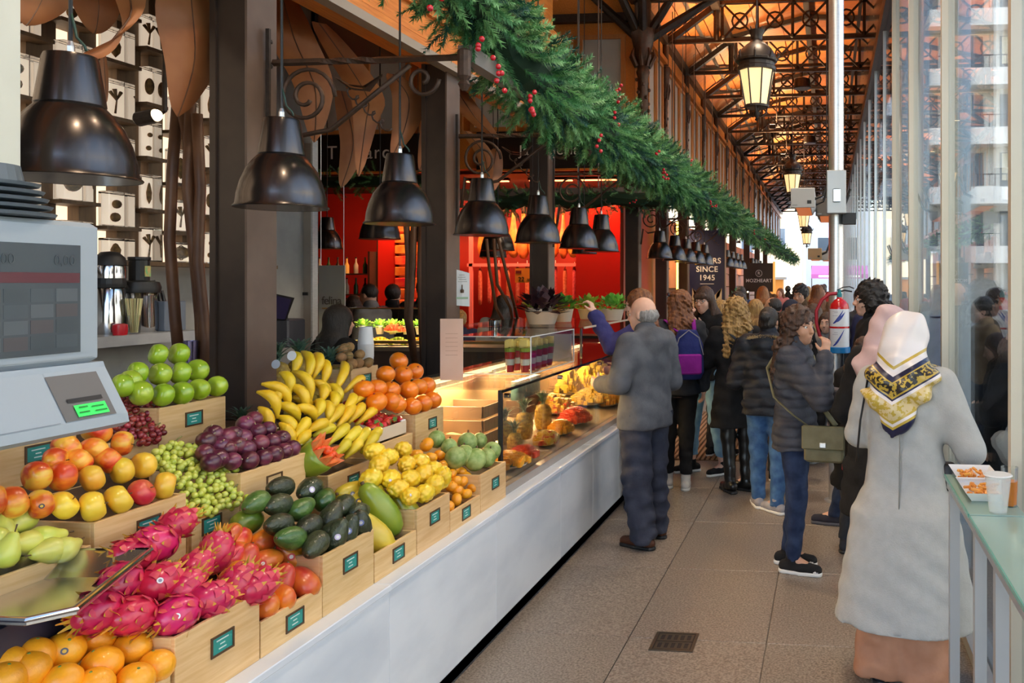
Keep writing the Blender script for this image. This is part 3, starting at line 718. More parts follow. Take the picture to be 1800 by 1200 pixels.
def bunches(poly, plane, me, seeds, labels, group, dmin, seed):
    pts = scatter(poly, plane, dmin, 9000, seed)
    lower = [(p + Vector((-.012,0,-.014)), x, y) for p, x, y in pts[::2]]
    ths = []
    for (sx, sy), lab in zip(seeds, labels):
        c = P(sx, sy, slope=plane); ths.append((tag(link('grape_bunch', None, None, c), lab, 'grapes', group), sx, sy, c))
    for p, x, y in pts + lower:
        t = min(ths, key=lambda t: (t[1]-x)**2 + (t[2]-y)**2)
        o = link('grape', me, t[0], p - t[3] + Vector((random.uniform(-.004,.012), 0, random.uniform(-.004,.008))))
        o.rotation_euler = (random.uniform(0,3), random.uniform(0,3), 0)
    for t in ths:
        part('stalk', MB().tube([(-.02,0,-.01),(-.01,.01,.012),(.0,.02,.024),(.002,.035,.03)], [.003,.003,.0025,.003], 6), mat('grape_stalk',(.22,.20,.06),.7), t[0])
bunches([(p[0],p[1]) for p in zone(Z3,[(640,235),(690,195),(760,185),(860,200),(960,270),(1030,370),(1035,430),(960,455),(880,492),(820,500),(780,470),(760,400),(735,320),(660,280)])], (-2.12,1.055,1.05), GG,
        [(305,785),(355,800),(345,860),(405,870)], ['green grape bunch at the upper left, against the apples','green grape bunch at the top beside the passion fruit','green grape bunch lowest of the four, above its card','green grape bunch at the right edge of its box'], 'green grapes in the middle box', .0195, 5)
bunches([(p[0],p[1]) for p in zone(Z3,[(500,20),(530,-20),(600,-30),(660,40),(650,90),(690,125),(690,165),(620,187),(570,182),(480,140),(470,100)])], (-2.55,1.27,.9), RG,
        [(225,700),(250,735),(268,760)], ['red grape bunch partly under the weighing machine','red grape bunch between scale and green apple box','red grape bunch lowest, hanging toward the apples'], 'red grapes in the back box', .0195, 8)
# ---- strawberries in their punnet
pn = thing('strawberry_punnet', 'open card punnet of strawberries beside the bananas', 'punnet', (0,0,0))
CARDB = mat('punnet_card', (.72,.60,.44), .7)
a, b, c, d = P(655,712,X=-2.46), P(728,748,X=-2.13), None, None
x0, x1, y0, y1, z0 = -2.44, -2.13, 3.80, 4.08, 1.045
tilt = lambda x: z0 + .30*(x1-x)
for (xa, ya, xb_, yb) in ((x0,y0,x1,y0),(x1,y0,x1,y1),(x1,y1,x0,y1),(x0,y1,x0,y0)):
    nx, ny = (.006,0) if xa == xb_ else (0,.006)
    m = MB().add([(xa,ya,tilt(xa)),(xb_,yb,tilt(xb_)),(xb_,yb,tilt(xb_)+.06),(xa,ya,tilt(xa)+.06),(xa+nx,ya+ny,tilt(xa)),(xb_+nx,yb+ny,tilt(xb_)),(xb_+nx,yb+ny,tilt(xb_)+.06),(xa+nx,ya+ny,tilt(xa)+.06)],
         [(0,1,2,3),(7,6,5,4),(0,4,5,1),(1,5,6,2),(2,6,7,3),(3,7,4,0)])
    part('side', m, CARDB, pn)
part('base', MB().add([(x0,y0,tilt(x0)+.004),(x1,y0,tilt(x1)+.004),(x1,y1,tilt(x1)+.004),(x0,y1,tilt(x0)+.004)],[(0,1,2,3)]), CARDB, pn)
for (xx, yy) in ((x1-.01,y0+.02),(x1-.01,y1-.02),(x0+.01,y0+.02)):
    part('corner_flap', MB().box(xx-.035,xx+.012,yy-.02,yy+.02,tilt(xx)+.058,tilt(xx)+.064), WHITE, pn)
rr = random.Random(3); k = 0
pts = []
for _ in range(4000):
    x, y = rr.uniform(x0+.025,x1-.02), rr.uniform(y0+.02,y1-.02); p = Vector((x, y, tilt(x)+.055+rr.uniform(-.004,.010)))
    if all((p-q).length > .034 for q in pts): pts.append(p)
pts.sort(key=lambda p: (-round(p.x/.045), p.y)); 
rowc = {}
for p in pts: rowc.setdefault(-round(p.x/.045), []).append(p)
for rk, r_ in enumerate(sorted(rowc)):
    for j, p in enumerate(rowc[r_]):
        put('strawberry', p, (rr.uniform(-1,1), rr.uniform(-1,1), rr.uniform(-.4,.9)), 'red strawberry, %s from left in %s of the punnet' % (ordn(j), ['front row','second row','third row','fourth row','fifth row','sixth row','back row','last row'][min(rk,7)]), 'strawberry', 'strawberries in the punnet', 1.25)
# ---- bananas
BAN = fm('banana_skin',(.83,.52,.012),(.90,.64,.03),scale=18,rough=.42,rnd=(.008,.07),coat=.1)
GBAN = fm('greenish_banana_skin',(.70,.56,.02),(.84,.66,.05),scale=14,rough=.42,rnd=(.008,.07),coat=.1)
BTIP = mat('banana_tip', (.05,.03,.012), .8)
plane = (-2.12,1.06,1.15); nrm = Vector((1.15,0,1)).normalized()
hands = {
 'yellow banana hand standing at the top of the heap': [(500,560,440,300),(380,480,345,320),(550,530,530,335),(640,590,590,380),(740,650,795,390)],
 'yellow banana hand spreading to the left edge of the heap': [(340,690,240,490),(550,720,360,470),(500,830,300,600),(350,790,80,590),(240,870,35,665),(430,890,220,760),(210,760,200,590)],
 'yellow banana hand low on the left beside the passion fruit': [(380,1000,240,860),(560,900,350,800),(300,1010,235,935),(150,900,70,780)],
 'yellow banana hand in the middle pointing at the aisle': [(560,740,552,890),(620,760,650,915),(685,660,690,830),(600,610,610,745),(700,600,790,740),(480,740,370,690),(640,640,520,560)],
 'yellow banana hand on the right, above the strawberries': [(650,960,790,770),(760,960,880,760),(860,920,960,770),(950,910,1085,810),(880,770,1080,590),(830,640,965,545),(790,860,860,700)],
 'greenish banana hand at the bottom right of the heap': [(680,1110,820,965),(760,1150,930,985),(850,1180,1010,985),(950,1150,1115,995),(600,1010,720,985),(850,1210,935,1095),(745,1200,820,1110),(970,1180,1050,1050)],
 'yellow banana hand behind the cut papaya': [(370,1060,450,920),(470,1010,640,955),(420,1100,480,1000)]}
rr = random.Random(11)
for lab, bl in hands.items():
    gm = GBAN if 'greenish' in lab else BAN
    mids = [P(440+(b[0]+b[2])/10, 560+(b[1]+b[3])/10, slope=plane) for b in bl]
    c = sum(mids, Vector())/len(mids)
    t = tag(link('banana_hand', None, None, c), lab, 'bananas', 'banana hands')
    for b in bl:
        A = P(440+b[0]/5, 560+b[1]/5, slope=plane) - c; B = P(440+b[2]/5, 560+b[3]/5, slope=plane) - c
        dirv = B - A; L = dirv.length
        if L < .13: A = A - dirv*(.13/L-1)*.8
        A = A - nrm*.02; off = rr.uniform(.0,.02)
        pts = []; rad = []
        for k in range(9):
            s = k/8; pts.append(A.lerp(B, s) + nrm*(.045*math.sin(math.pi*s)*min(1,L/.15)+off)); rad.append([.007,.011,.0185,.0225,.0235,.0235,.021,.014,.006][k])
        o = part('banana', MB().tube(pts, rad, 7), gm, t, 'all')
        part('tip', MB().tube([pts[-1]-(pts[-1]-pts[-2])*.08, pts[-1]+(pts[-1]-pts[-2])*.18], [.0065,.004], 6), BTIP, o)
    cc = sum((P(440+b[0]/5, 560+b[1]/5, slope=plane) for b in bl), Vector())/len(bl) - c - nrm*.025
    part('crown', MB().ball(cc, .022, 8, 6), mat('banana_crown',(.40,.33,.06),.6), t)
# ---- pineapples with leafy crowns
leafrows = []
for s in [k/6 for k in range(7)]:
    w = .013*(1-s)**.7*(1 if s > 0 else .8); z = .15*s - .05*s*s; y = .015*s + .075*s*s
    leafrows.append([(-w, y+.004*(1-s), z), (0, y-.003*(1-s), z-.002), (w, y+.004*(1-s), z)])
LEAF = MB().sheet(leafrows).mesh('leaf', mat('pineapple_leaf', (.055,.13,.085), .5, col2=(.16,.27,.20), scale=30), 'all')
pbody = [(1e-6,-.09),(.035,-.088),(.052,-.07),(.058,-.03),(.058,.02),(.052,.06),(.038,.085),(.018,.095),(1e-6,.095)]
bb = MB(); N, M_ = 26, 24; vs = []
for i in range(M_+1):
    z = -.09 + .185*i/M_; r = float(np.interp(z, [p[1] for p in pbody], [p[0] for p in pbody]))
    for j in range(N):
        a = 2*math.pi*j/N; k = .0045*math.cos((a*13 + z*240)/2)*math.cos((a*13 - z*240)/2) if 0 < i < M_ else 0
        vs.append(((r+k)*math.cos(a), (r+k)*math.sin(a), z))
bb.add(vs, [(i*N+j, i*N+(j+1)%N, i*N+N+(j+1)%N, i*N+N+j) for i in range(M_) for j in range(N)])
PBODY = bb.mesh('fruit_body', mat('pineapple_skin', (.25,.13,.02), .6, col2=(.50,.34,.05), scale=50, bump=.4, bscale=90), 'all')
def pineapple(pos, label, size=1, group='pineapples behind the bananas', tilt=(0,0,0), nl=26):
    t = tag(link('pineapple', None, None, pos), label, 'pineapple', group); t.scale = (size,)*3; t.rotation_euler = tilt
    link('fruit_body', PBODY, t)
    for k in range(nl):
        q = k/nl; a = k*2.399
        l = link('leaf', LEAF, t, (.016*math.cos(a-1.57)*(1-q), .016*math.sin(a-1.57)*(1-q), .085+.045*q))
        l.rotation_euler = ((R(-30+34*q)), 0, a); l.scale = (1, 1.1-.9*q, .62+.55*math.sin(math.pi*min(1,q+.25)))
for (px, py, X, s, lb) in ((487,672,-2.78,1.1,'pineapple with blue-grey crown touching the brown post'),(527,668,-2.74,1.15,'pineapple with the tallest crown above the bananas'),(558,690,-2.66,1.0,'pineapple with small upright crown behind the bananas'),(580,676,-2.68,1.1,'pineapple with white tag beside the kiwis')):
    pineapple(P(px, py, X=X), lb, s)
pineapple(P(425,775,X=-2.62), 'pineapple whose crown pokes out beside the passion fruit', .8)
pineapple(P(657,790,X=-2.30), 'small pineapple wedged between bananas and strawberries', .75, tilt=(.2,.1,0))
tagm = mat('tag_white', (.8,.82,.85), .4)
for (px,py,X) in ((605,653,-2.52),(485,640,-2.66),(513,625,-2.42)):
    m = MB().lathe([(1e-6,0),(.022,0),(.022,.002),(1e-6,.002)], 16, (0,0,0), Matrix.Rotation(R(80),3,'X'))
    tag(part('fruit_tag', m, tagm, None, False, P(px,py,X=X)), 'round white paper tag hanging %s' % {605:'beside the kiwi box',485:'near the brown post',513:'above the topmost bananas'}[px], 'tag', 'fruit tags')
# ---- cut papaya
cp = thing('cut_papaya', 'papaya half cut in zigzag showing orange flesh, below the bananas', 'papaya', P(562,800,X=-2.08))
part('skin', MB().lathe([(1e-6,-.085),(.03,-.08),(.055,-.05),(.062,0),(.058,.02)], 18, (0,0,-.01)), MATS['papaya_skin'], cp, 'all')
fl = MB()
for k in range(10):
    a0 = 2*math.pi*k/10; a1 = a0 + math.pi/10; a2 = a0 + math.pi/5
    f = lambda a, r, z: (r*math.cos(a), r*math.sin(a), z)
    fl.add([f(a0,.058,.01),f(a1,.066,.055),f(a2,.058,.01),f(a0,.028,-.01),f(a1,.034,.035),f(a2,.028,-.01)], [(0,1,4,3),(1,2,5,4),(2,1,0),(3,4,5)])
part('flesh_teeth', fl, mat('papaya_flesh', (.85,.16,.03), .4, col2=(.93,.32,.10), scale=40), cp)
core = MB(); rr = random.Random(2)
for k in range(22):
    core.ball((rr.uniform(-.03,.03), rr.uniform(-.03,.03), rr.uniform(.005,.045)), rr.uniform(.009,.014), 7, 5)
part('pulp', core, mat('papaya_pulp', (.88,.10,.02), .35), cp, 'all')['kind'] = 'stuff'
cp.rotation_euler = (R(-12), R(55), 0); cp.scale = (1.15,)*3
put('papaya', P(535,795,X=-2.2), (-.1,-.3,1), 'whole green papaya behind the cut half', 'papaya', None, .8)
# ================================================================ PEOPLE
class Field:
    """a signed distance field on a grid, meshed with surface nets"""
    def __init__(s, lo, hi, vox):
        s.lo = np.array(lo, float); s.vox = vox
        s.n = np.maximum(4, np.ceil((np.array(hi)-s.lo)/vox).astype(int)+1)
        s.ax = [s.lo[i] + np.arange(s.n[i])*vox for i in range(3)]
        s.D = np.full(s.n, .5)
    def win(s, lo, hi, m):
        sl = []
        for i in range(3):
            a = int(max(0, math.floor((lo[i]-m-s.lo[i])/s.vox))); b = int(min(s.n[i], math.ceil((hi[i]+m-s.lo[i])/s.vox)+1))
            if b <= a: return None, None
            sl.append(slice(a, b))
        x = s.ax[0][sl[0]][:,None,None]; y = s.ax[1][sl[1]][None,:,None]; z = s.ax[2][sl[2]][None,None,:]
        return tuple(sl), (x, y, z)
    def put(s, w, d, k, sub=False):
        a = s.D[w]
        if sub:
            h = np.clip(.5 - .5*(d + a)/max(k,1e-6), 0, 1); s.D[w] = a*(1-h) + (-d)*h + k*h*(1-h)
        else:
            h = np.clip(.5 + .5*(a - d)/max(k,1e-6), 0, 1); s.D[w] = a*(1-h) + d*h - k*h*(1-h)
    def cap(s, a, b, r1, r2=None, k=.02, sub=False):
        r2 = r1 if r2 is None else r2; a = np.array(a, float); b = np.array(b, float); r = max(r1, r2)
        w, g = s.win(np.minimum(a,b)-r, np.maximum(a,b)+r, 2*k+3*s.vox)
        if w is None: return
        ab = b-a; L = max(1e-9, ab@ab); p = [g[i]-a[i] for i in range(3)]
        t = np.clip((p[0]*ab[0]+p[1]*ab[1]+p[2]*ab[2])/L, 0, 1)
        d = np.sqrt((p[0]-t*ab[0])**2 + (p[1]-t*ab[1])**2 + (p[2]-t*ab[2])**2) - (r1+(r2-r1)*t)
        s.put(w, d, k, sub)
    def ell(s, c, r, k=.02, rot=None, sub=False):
        c = np.array(c, float); R_ = max(r); w, g = s.win(c-R_, c+R_, 2*k+3*s.vox)
        if w is None: return
        p = [g[i]-c[i] for i in range(3)]
        if rot is not None:
            q = [rot[0][i]*p[0]+rot[1][i]*p[1]+rot[2][i]*p[2] for i in range(3)]
        else: q = p
        k0 = np.sqrt((q[0]/r[0])**2+(q[1]/r[1])**2+(q[2]/r[2])**2); k1 = np.sqrt((q[0]/r[0]**2)**2+(q[1]/r[1]**2)**2+(q[2]/r[2]**2)**2)
        s.put(w, k0*(k0-1)/np.maximum(k1, 1e-6), k, sub)
    def tor(s, lv, k=.03, pw=2.4):
        """stack of rounded cross sections: (z, cx, cy, rx, ry)"""
        lv = sorted(lv); z = [l[0] for l in lv]; m = max(max(l[3], l[4]) for l in lv)
        lo = (min(l[1]-l[3] for l in lv), min(l[2]-l[4] for l in lv), z[0]); hi = (max(l[1]+l[3] for l in lv), max(l[2]+l[4] for l in lv), z[-1])
        w, g = s.win(lo, hi, 2*k+3*s.vox)
        if w is None: return
        f = lambda i: np.interp(g[2], z, [l[i] for l in lv])
        rx, ry = f(3), f(4)
        u = np.abs((g[0]-f(1))/rx); v = np.abs((g[1]-f(2))/ry)
        d = ((u**pw+v**pw)**(1/pw)-1)*np.minimum(rx, ry)*.85
        d = np.maximum(d, np.maximum(z[0]-g[2], g[2]-z[-1]))
        s.put(w, d, k)
    def cut(s, fn):
        x, y, z = s.ax[0][:,None,None], s.ax[1][None,:,None], s.ax[2][None,None,:]
        s.D = np.maximum(s.D, fn(x, y, z))
    def rough(s, fn):
        x, y, z = s.ax[0][:,None,None], s.ax[1][None,:,None], s.ax[2][None,None,:]
        near = np.abs(s.D) < .06
        s.D = np.where(near, s.D + fn(x, y, z), s.D)
    def mesh(s, name, m):
        D = s.D; n = s.n; ins = D < 0
        c = np.zeros(n-1, int)
        for i in (0,1):
            for j in (0,1):
                for k in (0,1): c += ins[i:n[0]-1+i, j:n[1]-1+j, k:n[2]-1+k]
        act = (c > 0) & (c < 8); I = np.argwhere(act)
        me = bpy.data.meshes.new(name); me.materials.append(m)
        if len(I) == 0: return me
        idx = np.full(n-1, -1); idx[act] = np.arange(len(I))
        acc = np.zeros((len(I),3)); cnt = np.zeros(len(I))
        cor = [(0,0,0),(1,0,0),(0,1,0),(1,1,0),(0,0,1),(1,0,1),(0,1,1),(1,1,1)]
        V = {q: D[I[:,0]+q[0], I[:,1]+q[1], I[:,2]+q[2]] for q in cor}
        for a in cor:
            for ax in range(3):
                if a[ax]: continue
                b = list(a); b[ax] = 1; b = tuple(b); da, db = V[a], V[b]; x = (da < 0) != (db < 0)
                t = np.where(x, da/np.where(x, da-db, 1), 0)
                p = np.array(a, float)[None,:].repeat(len(I), 0); p[:,ax] += t
                acc += p*x[:,None]; cnt += x
        verts = s.lo + (I + acc/cnt[:,None])*s.vox
        faces = []
        for ax in range(3):
            sl0 = [slice(None)]*3; sl1 = [slice(None)]*3; sl0[ax] = slice(0,-1); sl1[ax] = slice(1,None)
            A, B = ins[tuple(sl0)], ins[tuple(sl1)]; x = A != B
            u, v = (ax+1)%3, (ax+2)%3
            E_ = np.argwhere(x); ok = (E_[:,u] > 0) & (E_[:,v] > 0) & (E_[:,u] < n[u]-1) & (E_[:,v] < n[v]-1); E_ = E_[ok]
            fl = A[tuple(E_.T)]
            q = []
            for du, dv in ((-1,-1),(0,-1),(0,0),(-1,0)):
                e = E_.copy(); e[:,u] += du; e[:,v] += dv; q.append(idx[tuple(e.T)])
            F = np.stack(q, 1); F[~fl] = F[~fl][:, ::-1]; faces.append(F)
        F = np.concatenate(faces); F = F[(F >= 0).all(1)]
        me.vertices.add(len(verts)); me.vertices.foreach_set('co', verts.astype(np.float32).ravel())
        me.loops.add(F.size); me.loops.foreach_set('vertex_index', F.astype(np.int32).ravel())
        me.polygons.add(len(F)); me.polygons.foreach_set('loop_start', np.arange(0, F.size, 4, dtype=np.int32))
        try: me.polygons.foreach_set('loop_total', np.full(len(F), 4, dtype=np.int32))
        except Exception: pass
        me.update(calc_edges=True); me.validate()
        me.polygons.foreach_set('use_smooth', [True]*len(me.polygons))
        return me
def wob(amp, f, ph=0):
    return lambda x, y, z: amp*(np.sin(x*f+1.3*z*f+ph)*np.sin(y*f*1.1+.7*z*f+2*ph)+.6*np.sin(z*f*1.7+x*f*.6+ph*3)*np.sin(y*f*.5+x*f*.8))
SKIN = {'light': mat('skin_light',(.72,.42,.30),.5,col2=(.76,.46,.34),scale=25,sss=.12), 'tan': mat('skin_tan',(.55,.29,.18),.5,col2=(.60,.33,.21),scale=25,sss=.12)}
def cloth(nm, c, c2=None, rough=.85, bump=.25, bs=60, scale=10):
    c2 = c2 or tuple(min(1, v*1.25+.004) for v in c); return mat(nm, c, rough, col2=c2, scale=scale, bump=bump, bscale=bs, spec=.25)
HAIR = {}
def hair_mat(nm, c, c2): return mat(nm, c, .42, col2=c2, scale=26, stretch=(3,3,.35), bump=.7, bscale=70, lo=.35, hi=.7)
HDK = hair_mat('hair_black',(.010,.008,.007),(.03,.022,.018)); HBR = hair_mat('hair_brown',(.035,.016,.010),(.10,.045,.022)); HAU = hair_mat('hair_auburn',(.10,.03,.012),(.32,.12,.035))
HBL = hair_mat('hair_blonde',(.22,.11,.03),(.60,.38,.13)); HGR = hair_mat('hair_grey',(.20,.19,.18),(.42,.41,.40)); HGIN = hair_mat('hair_ginger',(.26,.09,.02),(.48,.20,.05))
EYEW = mat('eye_white',(.75,.73,.70),.25); IRIS = mat('iris_brown',(.02,.012,.008),.2); LIPS = mat('lips',(.45,.12,.10),.45); LENS = glassmat('lens_glass',(.9,.9,.92),1)

def rotm(yaw, pitch=0, roll=0):
    return np.array((Matrix.Rotation(yaw,3,'Z') @ Matrix.Rotation(pitch,3,'X') @ Matrix.Rotation(roll,3,'Y')))
class Person:
    def __init__(s, name_label, pos, face, h=1.68, bw=1.0, skin='light', hyaw=0, hpitch=0, lean=0, arms=None, feet=None, vox=.0100, legs=True, hand_curl=.5, loc_z=0, group=None, zmin=0):
        s.h = h; s.vox = vox; s.bw = bw; s.legs = legs; s.skin = SKIN[skin]; s.zmin = zmin
        s.fwd = lean
        k = h/1.7; s.k = k
        s.hc = np.array((0, .03*k + lean*1.05, h-.118*k)); s.HR = rotm(hyaw, hpitch)
        s.sh = {'R': np.array((.170*k*bw, -.015+lean*.8, 1.385*k)), 'L': np.array((-.170*k*bw, -.015+lean*.8, 1.385*k))}
        s.arm = {}
        for sd, g in (('R',1),('L',-1)):
            a = (arms or {}).get(sd)
            if a is None:
                el = s.sh[sd] + np.array((g*.055*k, -.03*k, -.285*k)); wr = el + np.array((g*.01*k, .07*k, -.235*k)); hd = np.array((0,.25,-1.)); nr = np.array((-g,0,0.))
            else:
                el, wr = np.array(a[0], float), np.array(a[1], float)
                hd = np.array(a[2] if len(a) > 2 and a[2] is not None else wr-el, float); nr = np.array(a[3] if len(a) > 3 else (-g,0,0), float)
            s.arm[sd] = (el, wr, hd/np.linalg.norm(hd), nr/np.linalg.norm(nr))
        s.hip = {'R': np.array((.088*k*bw,0,.90*k)), 'L': np.array((-.088*k*bw,0,.90*k))}
        s.leg = {}
        for sd, g in (('R',1),('L',-1)):
            f = (feet or {}).get(sd, (g*.10, 0, 0, g*.12))       # x, y, lift, toe-out
            an = np.array((f[0], f[1]-.03, .085+f[2])); kn = (s.hip[sd]+an)/2 + np.array((0, .025+.25*f[2], .02)); kn[2] = .49*k + f[2]*.4
            s.leg[sd] = (kn, an, f[3])
        s.curl = hand_curl
        pts = [s.hc+.15, s.hc-.15] + [p+q for a in s.arm.values() for p in a[:2] for q in (.2,-.2)] + [np.array((x,y,z)) for l in s.leg.values() for x in (l[1][0]-.18,l[1][0]+.18) for y in (l[1][1]-.2,l[1][1]+.28) for z in (-.02,)] + [np.array((.3,.25,.2)), np.array((-.3,-.25,.2))]
        s.lo = np.min(pts, 0); s.hi = np.max(pts, 0); s.lo[2] = max(-.02, zmin-.02)
        s.body(name_label, pos, face, loc_z, group)
    def H(s, p): return s.hc + s.HR @ (np.array(p, float)*s.k)
    def chest(s, t=0):
        k, b, l = s.k, s.bw, s.fwd
        return [(.80*k,0,0,.150*k*b+t,.105*k+t),(.90*k,0,l*.1,.172*k*b+t,.118*k+t),(1.0*k,0,l*.25,.160*k*b+t,.108*k+t),(1.10*k,0,l*.4,.147*k*b+t,.100*k+t),(1.25*k,0,l*.6,.168*k*b+t,.112*k+t),(1.34*k,0,l*.72,.172*k*b+t,.102*k+t),(1.40*k,0,l*.8,.145*k*b+t,.082*k+t),(1.44*k,0,l*.86,.085*k*b+t,.062*k+t)]
    def body(s, label, pos, face, lz, group):
        k = s.k; F = Field(s.lo-.05, s.hi+.08, s.vox)
        h = lambda c, r, kk=.018, **q: F.ell(s.H(c), np.array(r)*k, kk, s.HR, **q)
        F.ell(s.H((0,-.012,.025)), np.array((.073,.092,.092))*k, .02, s.HR)
        h((0,.030,-.045),(.054,.058,.072),.03); h((0,.062,-.092),(.024,.020,.020),.025)
        F.cap(s.H((-.035,.075,.018)), s.H((.035,.075,.018)), .013*k, None, .015)
        F.cap(s.H((0,.088,.002)), s.H((0,.107,-.030)), .0075*k, .0125*k, .012)
        for g in (-1,1):
            F.ell(s.H((g*.031,.094,.0)), np.array((.017,.013,.010))*k, .010, None, sub=True)
            h((g*.040,.058,-.035),(.020,.020,.022),.025); h((g*.076,-.008,-.012),(.009,.018,.030),.006)
            F.cap(s.H((g*.006,.100,-.034)), s.H((g*.010,.098,-.035)), .008*k, None, .008)
        F.cap(s.H((-.016,.084,-.060)), s.H((.016,.084,-.060)), .007*k, None, .010); F.cap(s.H((-.013,.083,-.070)), s.H((.013,.083,-.070)), .0075*k, None, .010)
        nb = np.array((0, s.fwd*.82-.015, 1.42*k))
        F.cap(s.H((0,-.02,-.07)), nb, .052*k, .062*k, .03)
        F.tor(s.chest(), .03)
        for sd, g in (('R',1),('L',-1)):
            el, wr, hd, nr = s.arm[sd]
            F.cap(s.sh[sd], el, .050*k, .040*k, .03); F.cap(el, wr, .040*k, .027*k, .015); s.hand(F, wr, hd, nr, g)
            if s.legs:
                kn, an, to = s.leg[sd]
                F.cap(s.hip[sd], kn, .080*k, .054*k, .03); F.cap(kn, an, .053*k, .036*k, .02); F.cap(an, an+np.array((math.sin(to)*.12,math.cos(to)*.12,-.05)), .035, .03, .02)
        me = F.mesh('person', s.skin)
        s.o = tag(link('person', me, None, (pos[0], pos[1], lz), (0,0,face)), label, 'person', group)
        # eyes, brows, lips
        if s.vox < .0115:
            fq = Matrix(s.HR.tolist()).to_quaternion()
            for g in (-1,1):
                e = part('eye', MB().ball((0,0,0), .0115*k, 10, 8), EYEW, s.o, 'all', s.H((g*.031,.0735,.0)))
                part('iris', MB().ball((0,0,0), .0062*k, 8, 6), IRIS, e, 'all', Vector((0,.0066*k,0)) if False else Vector((s.HR @ np.array((0,.0068*k,0))).tolist()))
                part('eyebrow', MB().tube([s.H((g*.014,.0905,.021)), s.H((g*.032,.0895,.026)), s.H((g*.048,.078,.021))], [.0032*k,.0036*k,.002*k], 6), IRIS, s.o, 'all')
            part('mouth', MB().tube([s.H((-.022,.080,-.066)), s.H((0,.0905,-.065)), s.H((.022,.080,-.066))], [.003*k,.0055*k,.003*k], 6), LIPS, s.o, 'all')
    def hand(s, F, w, d, n, g):
        k = s.k; n = n - d*(n@d); n = n/max(1e-6, np.linalg.norm(n)); t = np.cross(d, n)
        if abs(g) and (t @ np.array((0,0,1.))) < 0: t = -t                  # thumb side up
        F.cap(w, w+d*.03*k, .026*k, .028*k, .015)
        for q in (-.022,-.006,.010,.024): F.cap(w+d*.03*k+t*q*k*.8, w+d*.085*k+t*q*k, .0135*k, .0115*k, .010)
        for q, L in ((-.028,.052),(-.009,.068),(.010,.072),(.028,.062)):
            a = w+d*.085*k+t*q*k; c = s.curl
            e = a + (d*math.cos(c*.7)+n*math.sin(c*.7))*L*.5*k; f = e + (d*math.cos(c*1.7)+n*math.sin(c*1.7))*L*.5*k
            F.cap(a, e, .0095*k, .0088*k, .004); F.cap(e, f, .0088*k, .0075*k, .004)
        a = w+d*.025*k+t*.024*k; e = a+(d*.55+t*.7+n*.35)*.045*k; f = e+(d*.8+t*.2+n*.5)*.034*k
        F.cap(a, e, .013*k, .0105*k, .008); F.cap(e, f, .0105*k, .008*k, .005)
    # ---- garments
    def top(s, m, hem=.80, t=.022, flare=0, sleeve=.0, name='jacket', quilt=0, wrink=.006, hood=None, collar=True, zip_=None, arm_t=None, taper=0, open_cut=None):
        k = s.k; F = Field(s.lo-.08, s.hi+.08, s.vox*(1.0 if quilt else 1.3)); at = t if arm_t is None else arm_t
        lv = s.chest(t)
        lv = [l for l in lv if l[0] > hem*k+.02]
        z0 = hem*k; lv.append((z0, 0, 0, .172*k*s.bw+t+flare, .118*k+t+flare*.8))
        if hem < .6: lv = [l for l in lv if abs(l[0]-.80*k) > .01] + [(.80*k,0,0,.178*k*s.bw+t+flare*.35,.122*k+t+flare*.3)]
        F.tor(lv, .03)
        for sd in 'RL':
            el, wr, hd, nr = s.arm[sd]
            F.cap(s.sh[sd], el, .055*k+at, .046*k+at, .045); F.cap(el, wr-hd*.012, .046*k+at, .034*k+at*.8, .02)
        if collar: F.cap((0,s.fwd*.84-.012,1.40*k), (0,s.fwd*.9,1.47*k), .066*k+t*.6, .062*k+t*.6, .03)
        if hood: 
            F.ell((0,-.10*k+s.fwd*.7,1.40*k), (.125*k,.075*k,.10*k), .03); F.cap((-.10*k,-.04,1.44*k),(.10*k,-.04,1.44*k),.045*k,None,.03); F.ell((0,-.085*k+s.fwd*.7,1.33*k),(.07*k,.055*k,.10*k),.03)
        F.cut(lambda x, y, z: z0 - z + 0*x + 0*y)
        if open_cut is not None: F.cut(open_cut)
        if wrink: F.rough(wob(wrink, 26, hem*9+s.h)); 
        if quilt: F.rough(lambda x, y, z: .010*np.abs(np.sin(math.pi*(z+.12*np.abs(x))/quilt))**.6*-1 + .006 + 0*y)
        return link(name, F.mesh(name, m), s.o)
    def pants(s, m, t=.016, top=.90, cuff=.09, name='trousers', loose=0, wrink=.004, wide=0):
        k = s.k; lo = s.lo.copy()-.05; hi = s.hi.copy()+.05; hi[2] = 1.05*k
        F = Field(lo, hi, s.vox*1.3)
        F.tor([(.80*k,0,0,.155*k*s.bw+t,.108*k+t),(.90*k,0,0,.172*k*s.bw+t,.118*k+t),((top+.06)*k,0,s.fwd*.15,.165*k*s.bw+t,.112*k+t)], .03)
        for sd in 'RL':
            kn, an, to = s.leg[sd]
            F.cap(s.hip[sd], kn, .088*k+t, .060*k+t+loose*.7, .035); e = an.copy(); e[2] -= .02
            F.cap(kn, e, .060*k+t+loose*.7, .044*k+t*.8+loose+wide, .03)
        cz = cuff
        F.cut(lambda x, y, z: cz - z + 0*x + 0*y)
        if wrink: F.rough(lambda x, y, z: wob(wrink, 30, 1+s.h)(x,y,z) + wrink*.8*np.sin(z*55+2*np.sin(x*20))*(z < .35*k))
        return link(name, F.mesh(name, m), s.o)
